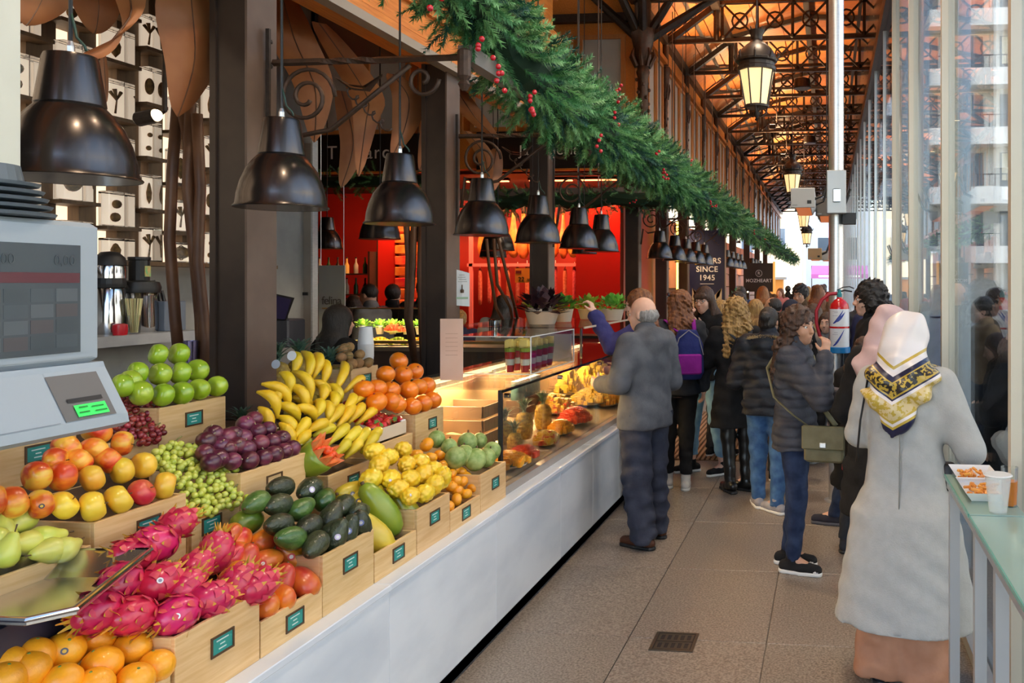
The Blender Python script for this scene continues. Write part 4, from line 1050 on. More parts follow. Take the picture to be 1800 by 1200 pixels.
    def shoes(s, m, sole=None, boot=0, heel=0, name='shoe', lace=None, vox=.008, toe=None):
        vox = max(vox, s.vox*1.15)
        for sd, g in (('R',1),('L',-1)):
            kn, an, to = s.leg[sd]; d = np.array((math.sin(to), math.cos(to), 0)); z = an[2]-.085
            b = an*np.array((1,1,0)) + np.array((0,0,z)); hl = b-d*.055; tp = b+d*.155
            lo = np.minimum(hl, tp)-.08; hi = np.maximum(hl, tp)+.08; hi[2] = z+.16+boot; lo[2] = z-.02
            F = Field(lo, hi, vox)
            F.cap(hl+(0,0,.042+heel), b+d*.06+(0,0,.040+heel*.4), .038, .040, .02); F.cap(b+d*.06+(0,0,.040), tp+(0,0,.034), .041, .034, .02)
            F.cap(b+(0,0,.06), b+(0,0,.11+boot), .042, .045, .02)
            F.cut(lambda x, y, zz: (z+.018)-zz + 0*x + 0*y)
            o = link(name, F.mesh(name, m), s.o)
            if sole:
                F = Field(lo, hi, vox); F.cap(hl+(0,0,.012), b+d*.06+(0,0,.012), .041, .043, .01); F.cap(b+d*.06+(0,0,.012), tp+(0,0,.012), .043, .037, .01)
                F.cut(lambda x, y, zz: np.maximum(z+.0-zz, zz-(z+.026)) + 0*x + 0*y)
                link('sole', F.mesh('sole', sole), o)
                if toe:
                    mb = MB().ball(tuple(tp+(0,0,.03)-d*.006), .036, 12, 8, .026); part('toe_cap', mb, sole, o, 'all')
            if lace:
                mb = MB(); sdv = np.array((d[1],-d[0],0))
                for q in range(5):
                    c = b + d*(.035+.02*q) + np.array((0,0,.088-.009*q)); mb.tube([c-sdv*.022-(0,0,.006), c+(0,0,.004), c+sdv*.022-(0,0,.006)], .0042, 5)
                part('laces', mb, lace, o, 'all')
    def hair(s, m, style='short', L=.25, vol=0, curl=0, name='hair', width=.085, fringe=False):
        k = s.k; lo = s.H((0,0,0)) - .20; hi = s.H((0,0,0))+.20; lo[2] -= L+.05; F = Field(lo-vol, hi+vol, s.vox*1.05 if s.vox < .0115 else s.vox*1.1)
        H = s.H; ri = s.HR
        E = lambda c, r, kk=.02, **q: F.ell(H(c), np.array(r)*k, kk, s.HR, **q)
        E((0,-.022,.030),(.082+vol,.094+vol,.094+vol))
        if style == 'bald':
            F.D[:] = .5
            E((0,-.035,-.012),(.082,.088,.062)); F.rough(wob(.002, 120))
            zc = H((0,0,.035))[2]; F.cut(lambda x, y, z: z-zc + 0*x + 0*y)
        if style in ('long','curly','bob','bun'):
            wd = width
            if style == 'bun': E((0,-.12,.02),(.045,.04,.042)); E((0,-.055,-.03),(.072,.065,.06))
            else:
                E((0,-.045,-.05),(wd+vol,.065+vol,.10),.03)
                for g in (-1,1): F.cap(H((g*.070,-.01,.01)), H((g*(.080+vol),-.025,-.02))-np.array((0,0,min(L,.14)*k)), .026*k+vol*.4, .024*k+vol*.5, .03)
                top_ = H((0,-.06,-.06)); 
                for q in np.linspace(-1,1,5):
                    a = H((q*.055,-.06+.02*abs(q),-.04)); md = a + np.array((q*.030,-.055,-.10*k)); b = a + np.array((q*.050,-.085,-L*k)); F.cap(a, md, .04*k+vol*.4, .036*k+vol*.4, .025); F.cap(md, b, .036*k+vol*.4, (.026+curl*.3)*k+vol*.3, .025)
        # open the face
        if style != 'bald':
            E((0,.075,-.068 if fringe else -.045),(.060,.085,.078 if fringe else .085),.012,sub=True)
            if fringe: F.cap(H((-.045,.072,.045)), H((.045,.072,.045)), .020*k, None, .02); F.cap(H((-.04,.085,.028)), H((.04,.085,.028)), .013*k, None, .015)
        if curl: F.rough(wob(curl, 75, L*5)); F.rough(wob(curl*.6, 130, 1.7))
        else: F.rough(lambda x, y, z: .003*np.sin(np.arctan2(y-s.hc[1], x-s.hc[0])*26+6*np.sin(z*18)) + 0*z)
        return link(name, F.mesh(name, m), s.o)
    def add(s, name, mb, m, smooth='all'): return part(name, mb, m, s.o, smooth)
    def glasses(s, m=None):
        mb = MB()
        for g in (-1,1):
            ring = [s.H((g*.032+.022*math.cos(a), .103-.006*abs(math.cos(a)), -.002+.017*math.sin(a))) for a in [q*math.pi/8 for q in range(17)]]
            mb.tube(ring, .0017, 5); mb.tube([s.H((g*.054,.098,.004)), s.H((g*.078,.06,.006)), s.H((g*.080,-.01,.0))], .0017, 5)
        mb.tube([s.H((-.010,.104,0)), s.H((.010,.104,0))], .0017, 5)
        o = s.add('glasses', mb, BLACK)
def world_of(p, v):                               # person's local point to the place
    return p.o.matrix_basis @ Vector(v)
D2R = R
NAVYC = cloth('navy_cloth',(.018,.020,.055)); BLACKC = cloth('black_cloth',(.008,.008,.009)); DARKC = cloth('charcoal_cloth',(.03,.032,.038))
JEANS = cloth('blue_denim',(.035,.09,.22),(.075,.17,.34),scale=14,bs=200); LJEANS = cloth('light_denim',(.12,.25,.40),(.20,.36,.52),scale=10,bs=200); DJEANS = cloth('dark_denim',(.012,.022,.06),(.03,.05,.11),scale=12,bs=200)
WSOLE = mat('white_rubber',(.75,.75,.73),.5)
# --- man in the grey hoodie
p = Person('bald man in grey hoodie and navy trousers standing at the glass case', (-1.27,5.80), R(62), 1.70, 1.12, 'light', R(12), R(-4), arms={'R':((.27,-.02,1.10),(.17,.22,1.02),(-.3,1,0)),'L':((-.30,-.02,1.13),(-.20,.24,1.10),(.2,1,.1))}, feet={'R':(.13,.04,0,.15),'L':(-.13,-.06,0,-.1)})
p.top(cloth('grey_fleece',(.085,.09,.105),(.125,.13,.145),bs=120), .80, .030, name='hoodie', hood=True, wrink=.003)
p.pants(cloth('navy_work_trousers',(.030,.034,.055),(.05,.055,.08)), .020, .84, .05, loose=.030, wrink=.009)
p.shoes(cloth('brown_leather',(.07,.025,.012),rough=.5), BLACK); p.hair(HGR, 'bald')
# --- woman reaching up with a fork
p = Person('woman in glasses and blue jacket reaching up over the case', (-1.46,6.74), R(84), 1.74, .92, 'light', R(0), R(-3), lean=.05, arms={'L':((-.16,.24,1.30),(-.14,.40,1.55),(.05,.35,1),(0,1,-.2)),'R':((.26,.08,1.12),(.20,.32,1.08))}, hand_curl=.9, vox=.0092)
p.top(cloth('blue_violet_jacket',(.035,.035,.14),(.06,.06,.20)), .78, .026, name='jacket', wrink=.007); p.pants(BLACKC); p.shoes(BLACKC, BLACK)
p.hair(HAU, 'long', .16, .012, .004); p.glasses()
el, wr, hd, nr = p.arm['L']
p.add('red_cuff', MB().tube([wr-(wr-el)*.10, wr-(wr-el)*.02], .043, 14), cloth('red_knit',(.28,.015,.02)))
fk = MB().tube([Vector(wr)+Vector((0,.06,.10)), Vector(wr)+Vector((.0,.10,.085)), Vector(wr)+Vector((.0,.17,.075))], [.003,.0025,.003], 6)
fo = tag(part('wooden_fork', fk, mat('pale_fork',(.7,.5,.3),.6), None, 'all'), 'small wooden fork held up by the woman in glasses', 'fork'); fo.matrix_world = p.o.matrix_basis
# --- woman with purple backpack
p = Person('woman with curly auburn hair, sunglasses on head and purple backpack', (-1.31,7.32), R(18), 1.72, .95, 'light', R(35), feet={'R':(.06,.0,0,.2),'L':(-.08,.12,.0,0)})
p.top(DARKC, .82, .024, name='jumper'); p.pants(BLACKC, .008, cuff=.13); p.shoes(cloth('white_leather',(.55,.53,.50),rough=.5), WSOLE); p.hair(HAU, 'curly', .26, .02, .008)
p.add('sunglasses', MB().tube([p.H((-.08,.02,.085)), p.H((-.045,.075,.098)), p.H((0,.082,.10)), p.H((.045,.075,.098)), p.H((.08,.02,.085))], [.006,.016,.012,.016,.006], 8), mat('blue_black_lens',(.02,.03,.06),.1))
def backpack(p, m, m2, label, w=.14, h=.42, d=.10, x=0, y=-.21, z=.98):
    w0 = p.o.matrix_basis
    b = thing('backpack', label, 'backpack'); b.matrix_world = w0
    F = Field((x-w-.06, y-d-.06, z-.06), (x+w+.06, y+d+.06, z+h+.08), .012)
    F.tor([(z,x,y,w*.8,d*.7),(z+.06,x,y,w,d),(z+h*.7,x,y,w*.95,d*.9),(z+h,x,y,w*.55,d*.55)], .03)
    link('bag_body', F.mesh('bag_body', m), b)
    part('front_pocket', MB().box(x-w*.75,x+w*.75,y-d-.018,y-d+.03,z+.05,z+.22,bev=.012), m2, b)
    for g in (-1,1):
        part('strap', MB().tube([(x+g*w*.5,y+d*.6,z+h*.95),(g*.12*p.k,-.06,1.46*p.k),(g*.135*p.k,.06,1.40*p.k),(g*.15*p.k,.15,1.22*p.k),(g*.16*p.k,.02,z+.12)], .020, 6, flat=.35), m2, b, 'all')
    part('zip', MB().tube([(x-w*.9,y-d*.6,z+h*.5),(x-w*.6,y-d*.9,z+h*.85),(x,y-d*.75,z+h),(x+w*.6,y-d*.9,z+h*.85),(x+w*.9,y-d*.6,z+h*.5)], .005, 5), mat('zip_grey',(.25,.25,.27),.4), b)
    return b
backpack(p, cloth('blue_nylon',(.02,.03,.14)), cloth('purple_nylon',(.24,.015,.26)), 'purple and blue backpack worn by the auburn haired woman', x=.05)
# --- girl eating
p = Person('girl in glasses with long brown hair eating, black top, light cropped jeans', (-1.16,7.95), R(150), 1.76, .88, 'light', R(10), R(-6), arms={'R':((.23,.06,1.16),(.075,.17,1.46),(-.35,.3,.8),(-.6,-.5,0)),'L':((-.23,.06,1.16),(-.075,.20,1.38),(.45,.25,.7),(.6,-.5,0))}, feet={'R':(.15,.06,0,.5),'L':(-.17,-.02,0,.3)}, hand_curl=1.1, vox=.0092)
p.top(BLACKC, .86, .02, name='jumper'); p.pants(LJEANS, .006, .92, .17, 'jeans'); p.shoes(BLACKC, WSOLE, lace=WSOLE); p.hair(HBR, 'long', .34, .005, fringe=True); p.glasses()
o = tag(part('ice_cream_cone', MB().lathe([(.004,-.06),(.022,.0),(.024,.01),(.016,.026),(1e-6,.034)], 12), mat('cone_wafer',(.75,.48,.2),.6,col2=(.85,.6,.3),scale=60), None, 'all', world_of(p,(0,.235,1.565))), 'small wafer snack the girl in glasses bites', 'snack')
o = tag(part('mobile_phone', MB().box(-.04,.04,-.006,.006,-.07,.07,bev=.004), mat('phone_blue',(.02,.035,.09),.2), None, False, world_of(p,(.02,.26,1.38)), (R(60),0,R(142))), 'dark blue phone held below the snack by the girl', 'phone')
# --- blonde woman, black coat and backpack
p = Person('woman with long wavy blonde hair, black coat, leggings and ankle boots', (-.80,7.28), R(14), 1.66, .95, 'light', R(10), arms={'L':((-.25,.06,1.12),(-.16,.26,1.16))}, feet={'R':(.09,.05,0,-.9),'L':(-.05,.0,0,-.3)})
p.top(BLACKC, .58, .028, .03, name='coat'); p.pants(mat('black_leggings',(.006,.006,.006),.35), .004, cuff=.08, name='leggings', wrink=.002); p.shoes(mat('black_boot_leather',(.008,.008,.008),.3), BLACK, boot=.10, heel=.02, name='boot')
p.hair(HBL, 'curly', .32, .022, .011, width=.10); backpack(p, BLACKC, DARKC, 'black backpack worn by the blonde woman', .12, .36, .07, .04)
# --- woman in black puffer and jeans
p = Person('woman with dark tied hair, fur trimmed black puffer jacket and blue jeans', (-.48,6.76), R(-6), 1.60, 1.08, 'tan', R(-10), R(-12), arms={'R':((.27,.04,1.02),(.20,.26,1.06)),'L':((-.27,.04,1.02),(-.18,.26,1.05))}, feet={'R':(.09,-.10,0,-.9),'L':(-.09,.06,0,-.4)})
p.top(cloth('black_puffer',(.012,.014,.020),(.022,.026,.036),rough=.5), .80, .038, name='puffer_jacket', quilt=.075, hood=True, wrink=.006); p.pants(JEANS, .016, .84, .06, 'jeans', wrink=.006); p.hair(HDK, 'bun')
p.shoes(cloth('grey_mesh',(.30,.29,.31)), WSOLE, lace=mat('pink_lace',(.6,.12,.3),.6))
fu = MB(); rr = random.Random(1)
for k in range(170):
    a = -2.6 + 5.2*k/169; c = Vector((.14*math.sin(a), -.06-.075*math.cos(a), 1.43+.03*math.cos(a)))*1
    for q in range(4):
        d = Vector((math.sin(a)+rr.uniform(-.6,.6), -math.cos(a)+rr.uniform(-.6,.6), rr.uniform(-.2,1))).normalized()*.035; w = Vector((rr.uniform(-1,1),rr.uniform(-1,1),rr.uniform(-1,1)))*.006
        c2 = Vector((c.x, c.y, c.z*p.k)); fu.add([c2-w, c2+w, c2+d], [(0,1,2),(2,1,0)])
p.add('fur_trim', fu, mat('tan_fur',(.42,.29,.13),.9,col2=(.62,.48,.27),scale=60))['kind'] = 'stuff'
# --- woman holding a cup, hand at her mouth
PW = Person('curly haired woman in grey puffer jacket touching her face and holding a cup', (-.21,5.36), R(-98), 1.64, .96, 'tan', R(-30), R(-2), arms={'R':((.235,.20,1.10),(.12,.205,1.35),(-.25,.08,1),(-.6,-.6,0)),'L':((-.23,.12,1.08),(-.10,.34,1.05),(.1,1,.05),(.8,0,.3))}, feet={'R':(.09,.03,0,.15),'L':(-.07,-.03,0,.0)}, hand_curl=.75, vox=.0092)
p = PW
p.top(cloth('slate_puffer',(.040,.042,.055),(.065,.068,.085),rough=.55), .80, .026, name='puffer_jacket', quilt=.058, wrink=.004); p.pants(DJEANS, .006, .84, .09, 'jeans', wrink=.004)
p.hair(HBR, 'curly', .30, .018, .010); p.shoes(cloth('black_canvas',(.012,.012,.013)), WSOLE, lace=WSOLE, toe=True)
cw = world_of(p, (-.06,.455,1.075))
cup = thing('paper_cup', 'small white cup with wooden spoon held by the curly haired woman', 'cup', cw)
part('cup_body', MB().lathe([(.026,-.045),(.036,.045),(.038,.047),(.034,.044),(.025,-.04),(1e-6,-.04)], 18), mat('white_paper',(.80,.79,.77),.6), cup, 'all')
part('spoon', MB().tube([(-.01,0,.0),(-.025,.01,.10)], [.004,.008], 6, flat=.4), mat('wood_spoon',(.68,.48,.27),.6), cup)
# olive shoulder bag
OL = cloth('olive_leather',(.14,.125,.065),(.19,.17,.095),rough=.5,bump=.1)
bag = thing('shoulder_bag', 'olive green flap bag on a long strap worn by the curly haired woman', 'bag'); bag.matrix_world = PW.o.matrix_basis
part('bag_body', MB().box(.14,.225,.09,.33,.72,.93,bev=.014), OL, bag); fl = part('flap', MB().box(.222,.245,.08,.34,.80,.945,bev=.008), OL, bag); part('clasp', MB().box(.245,.253,.19,.23,.815,.845,bev=.003), STEEL, fl)
part('gusset', MB().box(.13,.142,.10,.32,.74,.92), cloth('dark_olive',(.08,.07,.035)), bag)
part('strap', MB().tube([(.20,.12,.93),(.205,.02,1.0),(.19,-.10,1.10),(.08,-.165,1.26),(-.06,-.125,1.36),(-.12,-.02,1.39),(-.11,.09,1.33),(-.02,.15,1.17),(.09,.17,1.05),(.18,.28,.94)], .016, 6, flat=.3), OL, bag, 'all')
# --- woman in the long light grey coat with the patterned scarf
SCARF = bpy.data.materials.new('silk_scarf'); SCARF.use_nodes = True; nt = SCARF.node_tree; L_ = nt.links.new
b_ = nt.nodes['Principled BSDF']; b_.inputs['Roughness'].default_value = .35
tc = nt.nodes.new('ShaderNodeTexCoord'); sx = nt.nodes.new('ShaderNodeSeparateXYZ'); L_(tc.outputs['Object'], sx.inputs[0])
ad = nt.nodes.new('ShaderNodeMath'); ad.operation = 'ADD'; ad.inputs[1].default_value = .03; L_(sx.outputs[0], ad.inputs[0])
ab = nt.nodes.new('ShaderNodeMath'); ab.operation = 'ABSOLUTE'; L_(ad.outputs[0], ab.inputs[0])
ml = nt.nodes.new('ShaderNodeMath'); ml.operation = 'MULTIPLY_ADD'; ml.inputs[1].default_value = -.62; L_(ab.outputs[0], ml.inputs[0]); L_(sx.outputs[2], ml.inputs[2])
mr = nt.nodes.new('ShaderNodeMapRange'); mr.inputs[1].default_value = 1.08; mr.inputs[2].default_value = 1.62; L_(ml.outputs[0], mr.inputs[0])
rp = nt.nodes.new('ShaderNodeValToRGB'); rp.color_ramp.interpolation = 'CONSTANT'; e = rp.color_ramp.elements
W_, G_, N_, K_ = (.80,.74,.72,1), (.55,.38,.05,1), (.012,.014,.05,1), (.02,.015,.012,1)
e[0].position = 0; e[0].color = N_; e[1].position = .13; e[1].color = G_
for pos, c in ((.155,W_),(.18,G_),(.20,(.70,.55,.28,1)),(.34,W_),(.37,N_),(.385,G_),(.40,K_),(.51,G_),(.52,N_),(.565,W_),(.62,G_),(.645,W_),(.88,W_)):
    x = e.new(pos); x.color = c
L_(mr.outputs[0], rp.inputs[0])
vo = nt.nodes.new('ShaderNodeTexNoise'); vo.inputs['Scale'].default_value = 55; vo.inputs['Detail'].default_value = 3; L_(tc.outputs['Object'], vo.inputs[0])
th = nt.nodes.new('ShaderNodeMath'); th.operation = 'GREATER_THAN'; th.inputs[1].default_value = .52; L_(vo.outputs[0], th.inputs[0])
def band(lo, hi):
    a = nt.nodes.new('ShaderNodeMath'); a.operation = 'GREATER_THAN'; a.inputs[1].default_value = lo; L_(mr.outputs[0], a.inputs[0])
    c = nt.nodes.new('ShaderNodeMath'); c.operation = 'LESS_THAN'; c.inputs[1].default_value = hi; L_(mr.outputs[0], c.inputs[0])
    d = nt.nodes.new('ShaderNodeMath'); d.operation = 'MULTIPLY'; L_(a.outputs[0], d.inputs[0]); L_(c.outputs[0], d.inputs[1])
    f = nt.nodes.new('ShaderNodeMath'); f.operation = 'MULTIPLY'; L_(d.outputs[0], f.inputs[0]); L_(th.outputs[0], f.inputs[1]); return f
prev = rp.outputs[0]
for lo, hi in ((.20,.34),(.40,.51)):
    mx = nt.nodes.new('ShaderNodeMix'); mx.data_type = 'RGBA'; L_(band(lo,hi).outputs[0], mx.inputs['Factor']); L_(prev, mx.inputs[6]); mx.inputs[7].default_value = G_; prev = mx.outputs[2]
L_(prev, b_.inputs['Base Color'])
CW = Person('woman in long light grey coat with gold and navy silk headscarf, back turned', (.345,3.92), R(-14), 1.65, .94, 'light', R(-12), R(-16), lean=.05, arms={'R':((.285,.02,1.05),(.22,.29,1.05),(-.2,1,.05),(-.5,0,-1)),'L':((-.22,.06,1.10),(-.13,.28,1.07),(.3,1,0),(0,0,-1))}, vox=.0092)
p = CW
GC = cloth('grey_wool_coat',(.44,.435,.41),(.47,.465,.44),rough=.95,bump=.2,bs=150,scale=30)
p.top(GC, .29, .030, .130, name='coat', wrink=.003, arm_t=.024)
p.add('back_seam', MB().tube([(0,-.152,1.32),(0,-.142,1.05),(0,-.168,.80),(0,-.232,.30)], .003, 5), cloth('seam_grey',(.22,.22,.2)))
p.add('belt_tab', MB().box(.16,.215,-.02,.06,.87,.99,bev=.008), BLACK); p.add('bag_strap', MB().tube([(-.16,-.06,1.36),(-.185,-.10,1.18),(-.215,-.04,.98)], .014, 6, flat=.3), BLACK)
p.pants(cloth('terracotta_trousers',(.42,.20,.115),(.50,.25,.15),bump=.1), .010, .80, .03, loose=.05, wide=.03, wrink=.006); p.shoes(DARKC, BLACK)
F = Field((-.30,-.34,1.0),(.30,.25,1.72),.009)
F.ell(p.H((0,-.02,.02)), (.104,.118,.118), .03, p.HR); F.ell(p.H((0,-.05,-.09)), (.112,.108,.10), .04, p.HR)
F.tor([(1.10,-.04,-.140,.012,.014),(1.20,-.035,-.135,.08,.032),(1.29,-.025,-.112,.138,.06),(1.37,-.005,-.065,.165,.098),(1.46,0,-.02,.12,.09)], .035)
F.cap((-.10,.06,1.37),(.11,.07,1.37),.06,None,.04)
F.rough(lambda x, y, z: .008*np.sin(26*(x*.9+z*1.4)+2*np.sin(z*14)) + .004*np.sin(60*(x-z*.5)))
F.ell(p.H((0,.105,-.035)), (.055,.06,.075), .012, p.HR, sub=True)
link('headscarf', F.mesh('headscarf', SCARF), p.o)
# --- woman in pink hijab
p = Person('woman in pale pink headscarf and black coat beyond the grey coat woman', (.30,4.86), R(-38), 1.66, .98, 'light', R(-20), R(-18), lean=.06, arms={'R':((.24,.10,1.08),(.14,.32,1.05)),'L':((-.26,.0,1.06),(-.22,.16,.88))})
p.top(BLACKC, .50, .03, .06, name='coat'); p.pants(DARKC); p.shoes(cloth('ochre_boot',(.40,.20,.03)), BLACK)
p.add('red_patch', MB().box(-.22,-.17,-.09,-.075,.72,.76,bev=.005), mat('red_patch',(.7,.02,.02),.5))
F = Field((-.3,-.32,1.1),(.3,.3,1.75),.010)
F.ell(p.H((0,-.02,.02)), (.096,.112,.112), .03, p.HR); F.ell(p.H((0,-.04,-.09)), (.10,.10,.10), .04, p.HR)
F.tor([(1.26,0,-.08,.12,.06),(1.34,0,-.03,.165,.11),(1.43,0,0,.12,.09)], .04)
F.rough(lambda x, y, z: .006*np.sin(34*(x*.7+z*1.3)+2*np.sin(y*16))); F.ell(p.H((0,.105,-.035)), (.055,.06,.075), .012, p.HR, sub=True)
link('headscarf', F.mesh('headscarf', cloth('pink_silk',(.58,.40,.40),(.66,.48,.47),rough=.4,bump=.05)), p.o)
# --- others near the pole
p = Person('girl with very long dark brown hair and black coat behind the pole', (.22,5.75), R(-20), 1.42, .9, 'light', R(-10), R(-25), lean=.05, vox=.010); p.top(BLACKC, .52, .03, .05, name='coat'); p.pants(DARKC); p.shoes(DARKC, BLACK); p.hair(HBR, 'long', .42, .012, .005)
p = Person('man with dark curly hair in black jacket looking left beside the pole', (.33,6.42), R(84), 1.80, 1.05, 'light', R(2), arms={'L':((-.25,.03,1.12),(-.16,.22,1.0))}, feet={'R':(.10,-.02,0,.1),'L':(-.10,.30,0,.1)}, vox=.0092)
p.top(BLACKC, .80, .03, name='jacket'); p.pants(DJEANS, .014, .86, .07, 'jeans'); p.shoes(cloth('dark_trainer',(.03,.03,.045)), cloth('grey_sole',(.12,.12,.14))); p.hair(HDK, 'curly', .02, .022, .012)
p = Person('bald man in dark blue jacket behind the curly haired man', (.41,7.15), R(30), 1.80, 1.0, 'light', vox=.011); p.top(NAVYC); p.pants(DARKC); p.shoes(BLACKC, BLACK)
p = Person('person in dark hooded coat close to the window, behind the extinguisher', (.34,8.35), R(20), 1.76, 1.0, 'tan', R(20), vox=.011); p.top(DARKC, .70, .03, name='coat', hood=True); p.pants(BLACKC); p.shoes(BLACKC, BLACK); p.hair(HBR, 'long', .1, .014, .004)
# --- the crowd further down the aisle
def crowd(label, px, py_top, Y, face, hm, style, topm, L=.2, vol=.01, curl=.004, skin='light', hood=False, pitch=0, vox=.0135, pantm=None, bald=False, x=None, hem=.75):
    q = P(px, py_top, Y=Y); h = min(1.86, max(1.45, q.z - .01))
    p = Person(label, (q.x if x is None else x, Y), R(face), h, 1.0, skin, 0, R(pitch), vox=vox)
    p.top(topm, hem, .03, name='coat', hood=hood); p.pants(pantm or DARKC); p.shoes(BLACKC, WSOLE)
    if hm: p.hair(hm, style, L, vol, curl)
    return p
GREYC = cloth('grey_cloth',(.16,.16,.17)); BROWNC = cloth('brown_cloth',(.11,.06,.03)); KHAKI = cloth('khaki_cloth',(.20,.16,.08)); BLUEC = cloth('blue_cloth',(.03,.06,.16)); REDC = cloth('red_cloth',(.3,.02,.02)); BEIGE = cloth('beige_cloth',(.42,.34,.24)); PINKC = cloth('pink_cloth',(.5,.2,.22))
q = crowd('person in dark knitted cap and black coat behind the curly haired woman',1390,527,8.35,-10,None,'short',BLACKC,skin='tan',vox=.0105)
F = Field(q.H((0,0,0))-.16, q.H((0,0,0))+.18, .01); F.ell(q.H((0,-.015,.035)), (.090,.105,.098), .02); F.cut(lambda x,y,z: q.H((0,0,-.015))[2]-z-.25*(y-q.hc[1])*-1 + 0*x); link('knitted_cap', F.mesh('knitted_cap', cloth('navy_knit',(.015,.018,.035))), q.o)
crowd('man with short cropped hair looking left in mid crowd',1362,521,8.9,72,HDK,'short',BLACKC,.0,-.006,0,'tan',vox=.0105)
crowd('dark curly haired man facing the camera in the crowd',1408,499,10.4,158,HDK,'short',BROWNC,.0,.012,.008,'tan',vox=.0105,pitch=-8)
crowd('woman with straight blonde hair seen from behind in the crowd',1328,526,9.1,10,HBL,'long',GREYC,.24,.012,.002)
crowd('person with dark curly hair seen from behind in the crowd',1297,514,9.5,5,HDK,'short',BLUEC,0,.02,.010)
crowd('ginger haired person far down the aisle',1341,503,14.5,15,HGIN,'bob',BROWNC,.1,.012,.003,vox=.014)
crowd('person with brown hair and khaki fur hood beside the extinguisher hose',1430,534,9.3,-15,HBR,'long',KHAKI,.16,.014,.005,hood=True)
crowd('young woman facing the camera beside the extinguisher',1454,548,8.55,165,HBR,'long',GREYC,.14,.008,.003,vox=.0105)
crowd('grey blonde haired person with pale jacket behind the girl',1267,527,8.75,-25,HBL,'bob',GREYC,.12,.01,.003)
crowd('person in dark coat mostly hidden by the woman in jeans',1374,545,7.75,-12,HDK,'short',BLACKC,0,.004,0,x=-.40)
for (lab, px, py, Y, fc, hm, st_, cm, L) in (
  ('far shopper in red top left of the pole',1445,500,16,170,HBR,'short',REDC,0),('far shopper in beige coat under the last lantern',1420,503,19,10,HBL,'long',BEIGE,.2),
  ('far shopper in blue coat by the dark sign',1302,503,15.8,-20,HDK,'bob',BLUEC,.1),('far shopper in pink top beside the orange stand',1372,506,21,160,HAU,'long',PINKC,.2),
  ('far shopper with auburn hair beside the bearded man',1437,500,13.0,5,HAU,'long',BROWNC,.26),('far dark coated shopper near the end of the aisle',1385,502,26,0,HDK,'short',BLACKC,0),
  ('far dark haired shopper near the open end',1432,501,24,175,HDK,'short',DARKC,0),('far shopper in orange-brown coat beside the menu board',1350,501,24,10,HGIN,'short',BROWNC,0),
  ('distant shopper in black standing at the last stall',1405,500,31,0,HDK,'short',BLACKC,0),('distant shopper in red standing right of the aisle end',1449,499,29,170,HBR,'short',REDC,0)):
    crowd(lab, px, py, Y, fc, hm, st_, cm, L, .008, .002, vox=.022)
# --- behind the counters
def server(lab, px, py, Y, fc, hm, st_, cm, L=.1, skin='light', pitch=0, vol=.004, curl=0, vox=.0135, bw=1.0):
    q = P(px, py, Y=Y); p = Person(lab, (q.x, Y), R(fc), min(1.85,max(1.5,q.z)), bw, skin, 0, R(pitch), vox=vox); p.top(cm, .80, .03); p.pants(BLACKC); p.shoes(BLACKC, BLACK)
    if hm: p.hair(hm, st_, L, vol, curl)
    return p
server('man with short dark hair in profile behind the back display',652,499,9.0,80,HDK,'short',GREYC,0,'light',-8,-.004)
server('dark haired person from behind at the back display',690,500,9.6,10,HDK,'short',BLACKC,0)
server('tall dark haired man in black beside the middle post',746,474,9.4,20,HDK,'short',BLACKC,0)
server('woman with long dark hair in the stall behind the pineapples',592,540,6.0,-30,HDK,'long',BLACKC,.30,vol=.02)
server('woman with long black hair behind the steel canister',884,520,8.7,15,HDK,'long',GREYC,.26,vol=.012)
server('person with blonde bun and dark jacket behind the middle post',808,548,8.9,30,HBL,'bun',NAVYC,.1,vox=.012)
server('dark haired person in the shade left of the profile man',622,520,9.3,40,HBR,'long',DARKC,.2,vol=.01)
# --- girl outside the glass
p = Person('girl with long brown hair eating outside the window glass', (1.22,6.1), R(80), 1.44, .9, 'light', 0, R(-18), lean=.03, arms={'L':((-.22,.14,1.0),(-.12,.32,1.14),(.3,.5,.8)),'R':((.2,.1,.98),(.08,.34,1.05))}, vox=.009)
p.top(BLACKC, .55, .028, .03, name='coat'); p.pants(DARKC); p.shoes(DARKC, BLACK); p.hair(HBR, 'long', .30, .006, .002)
crowd('person in tan jacket standing outside the window',1702,520,7.6,95,HDK,'short',cloth('tan_cloth',(.30,.19,.10)),0,.005,.0,x=1.35)
crowd('person in dark coat passing outside the window',1722,505,9.2,60,HBR,'short',DARKC,0,.005,.0,x=1.75)
# ================================================================ HANGING LAMPS, IRONWORK, GARLAND
LAMPM = mat('dark_lamp_enamel', (.075,.062,.055), .26, metal=.85, col2=(.09,.075,.066), scale=4, coat=.2)
LAMPIN = mat('lamp_inside', (.16,.11,.08), .4, metal=.3)
WARM = (1.0, .72, .42)
bowl = [(.168,-.003),(.172,.002),(.166,.014),(.162,.05),(.150,.10),(.130,.15),(.106,.185),(.088,.206),(.084,.209)]
neck = [(.084,.209),(.087,.213),(.068,.348),(.064,.357),(.030,.362),(.012,.363)]
inner = [(.166,.0),(.160,.014),(.156,.05),(.144,.10),(.124,.148),(.10,.182),(.08,.202),(1e-6,.206)]
LM = {'bowl': MB().lathe(bowl,36).mesh('bowl', LAMPM, True), 'neck': MB().lathe(neck,32).mesh('neck', LAMPM, True), 'reflector': MB().lathe(inner,32).mesh('reflector', LAMPIN, True),
      'bulb': MB().ball((0,0,.10), .032, 12, 8, .04).mesh('bulb', mat('warm_bulb', (1,.8,.5), .4, emit=(1,.70,.38), estr=14), 'all'),
      'rim': MB().tube([(.173*math.cos(a), .173*math.sin(a), 0) for a in [q*math.pi/18 for q in range(37)]], .004, 6, cap=False).mesh('rim', LAMPM, True)}
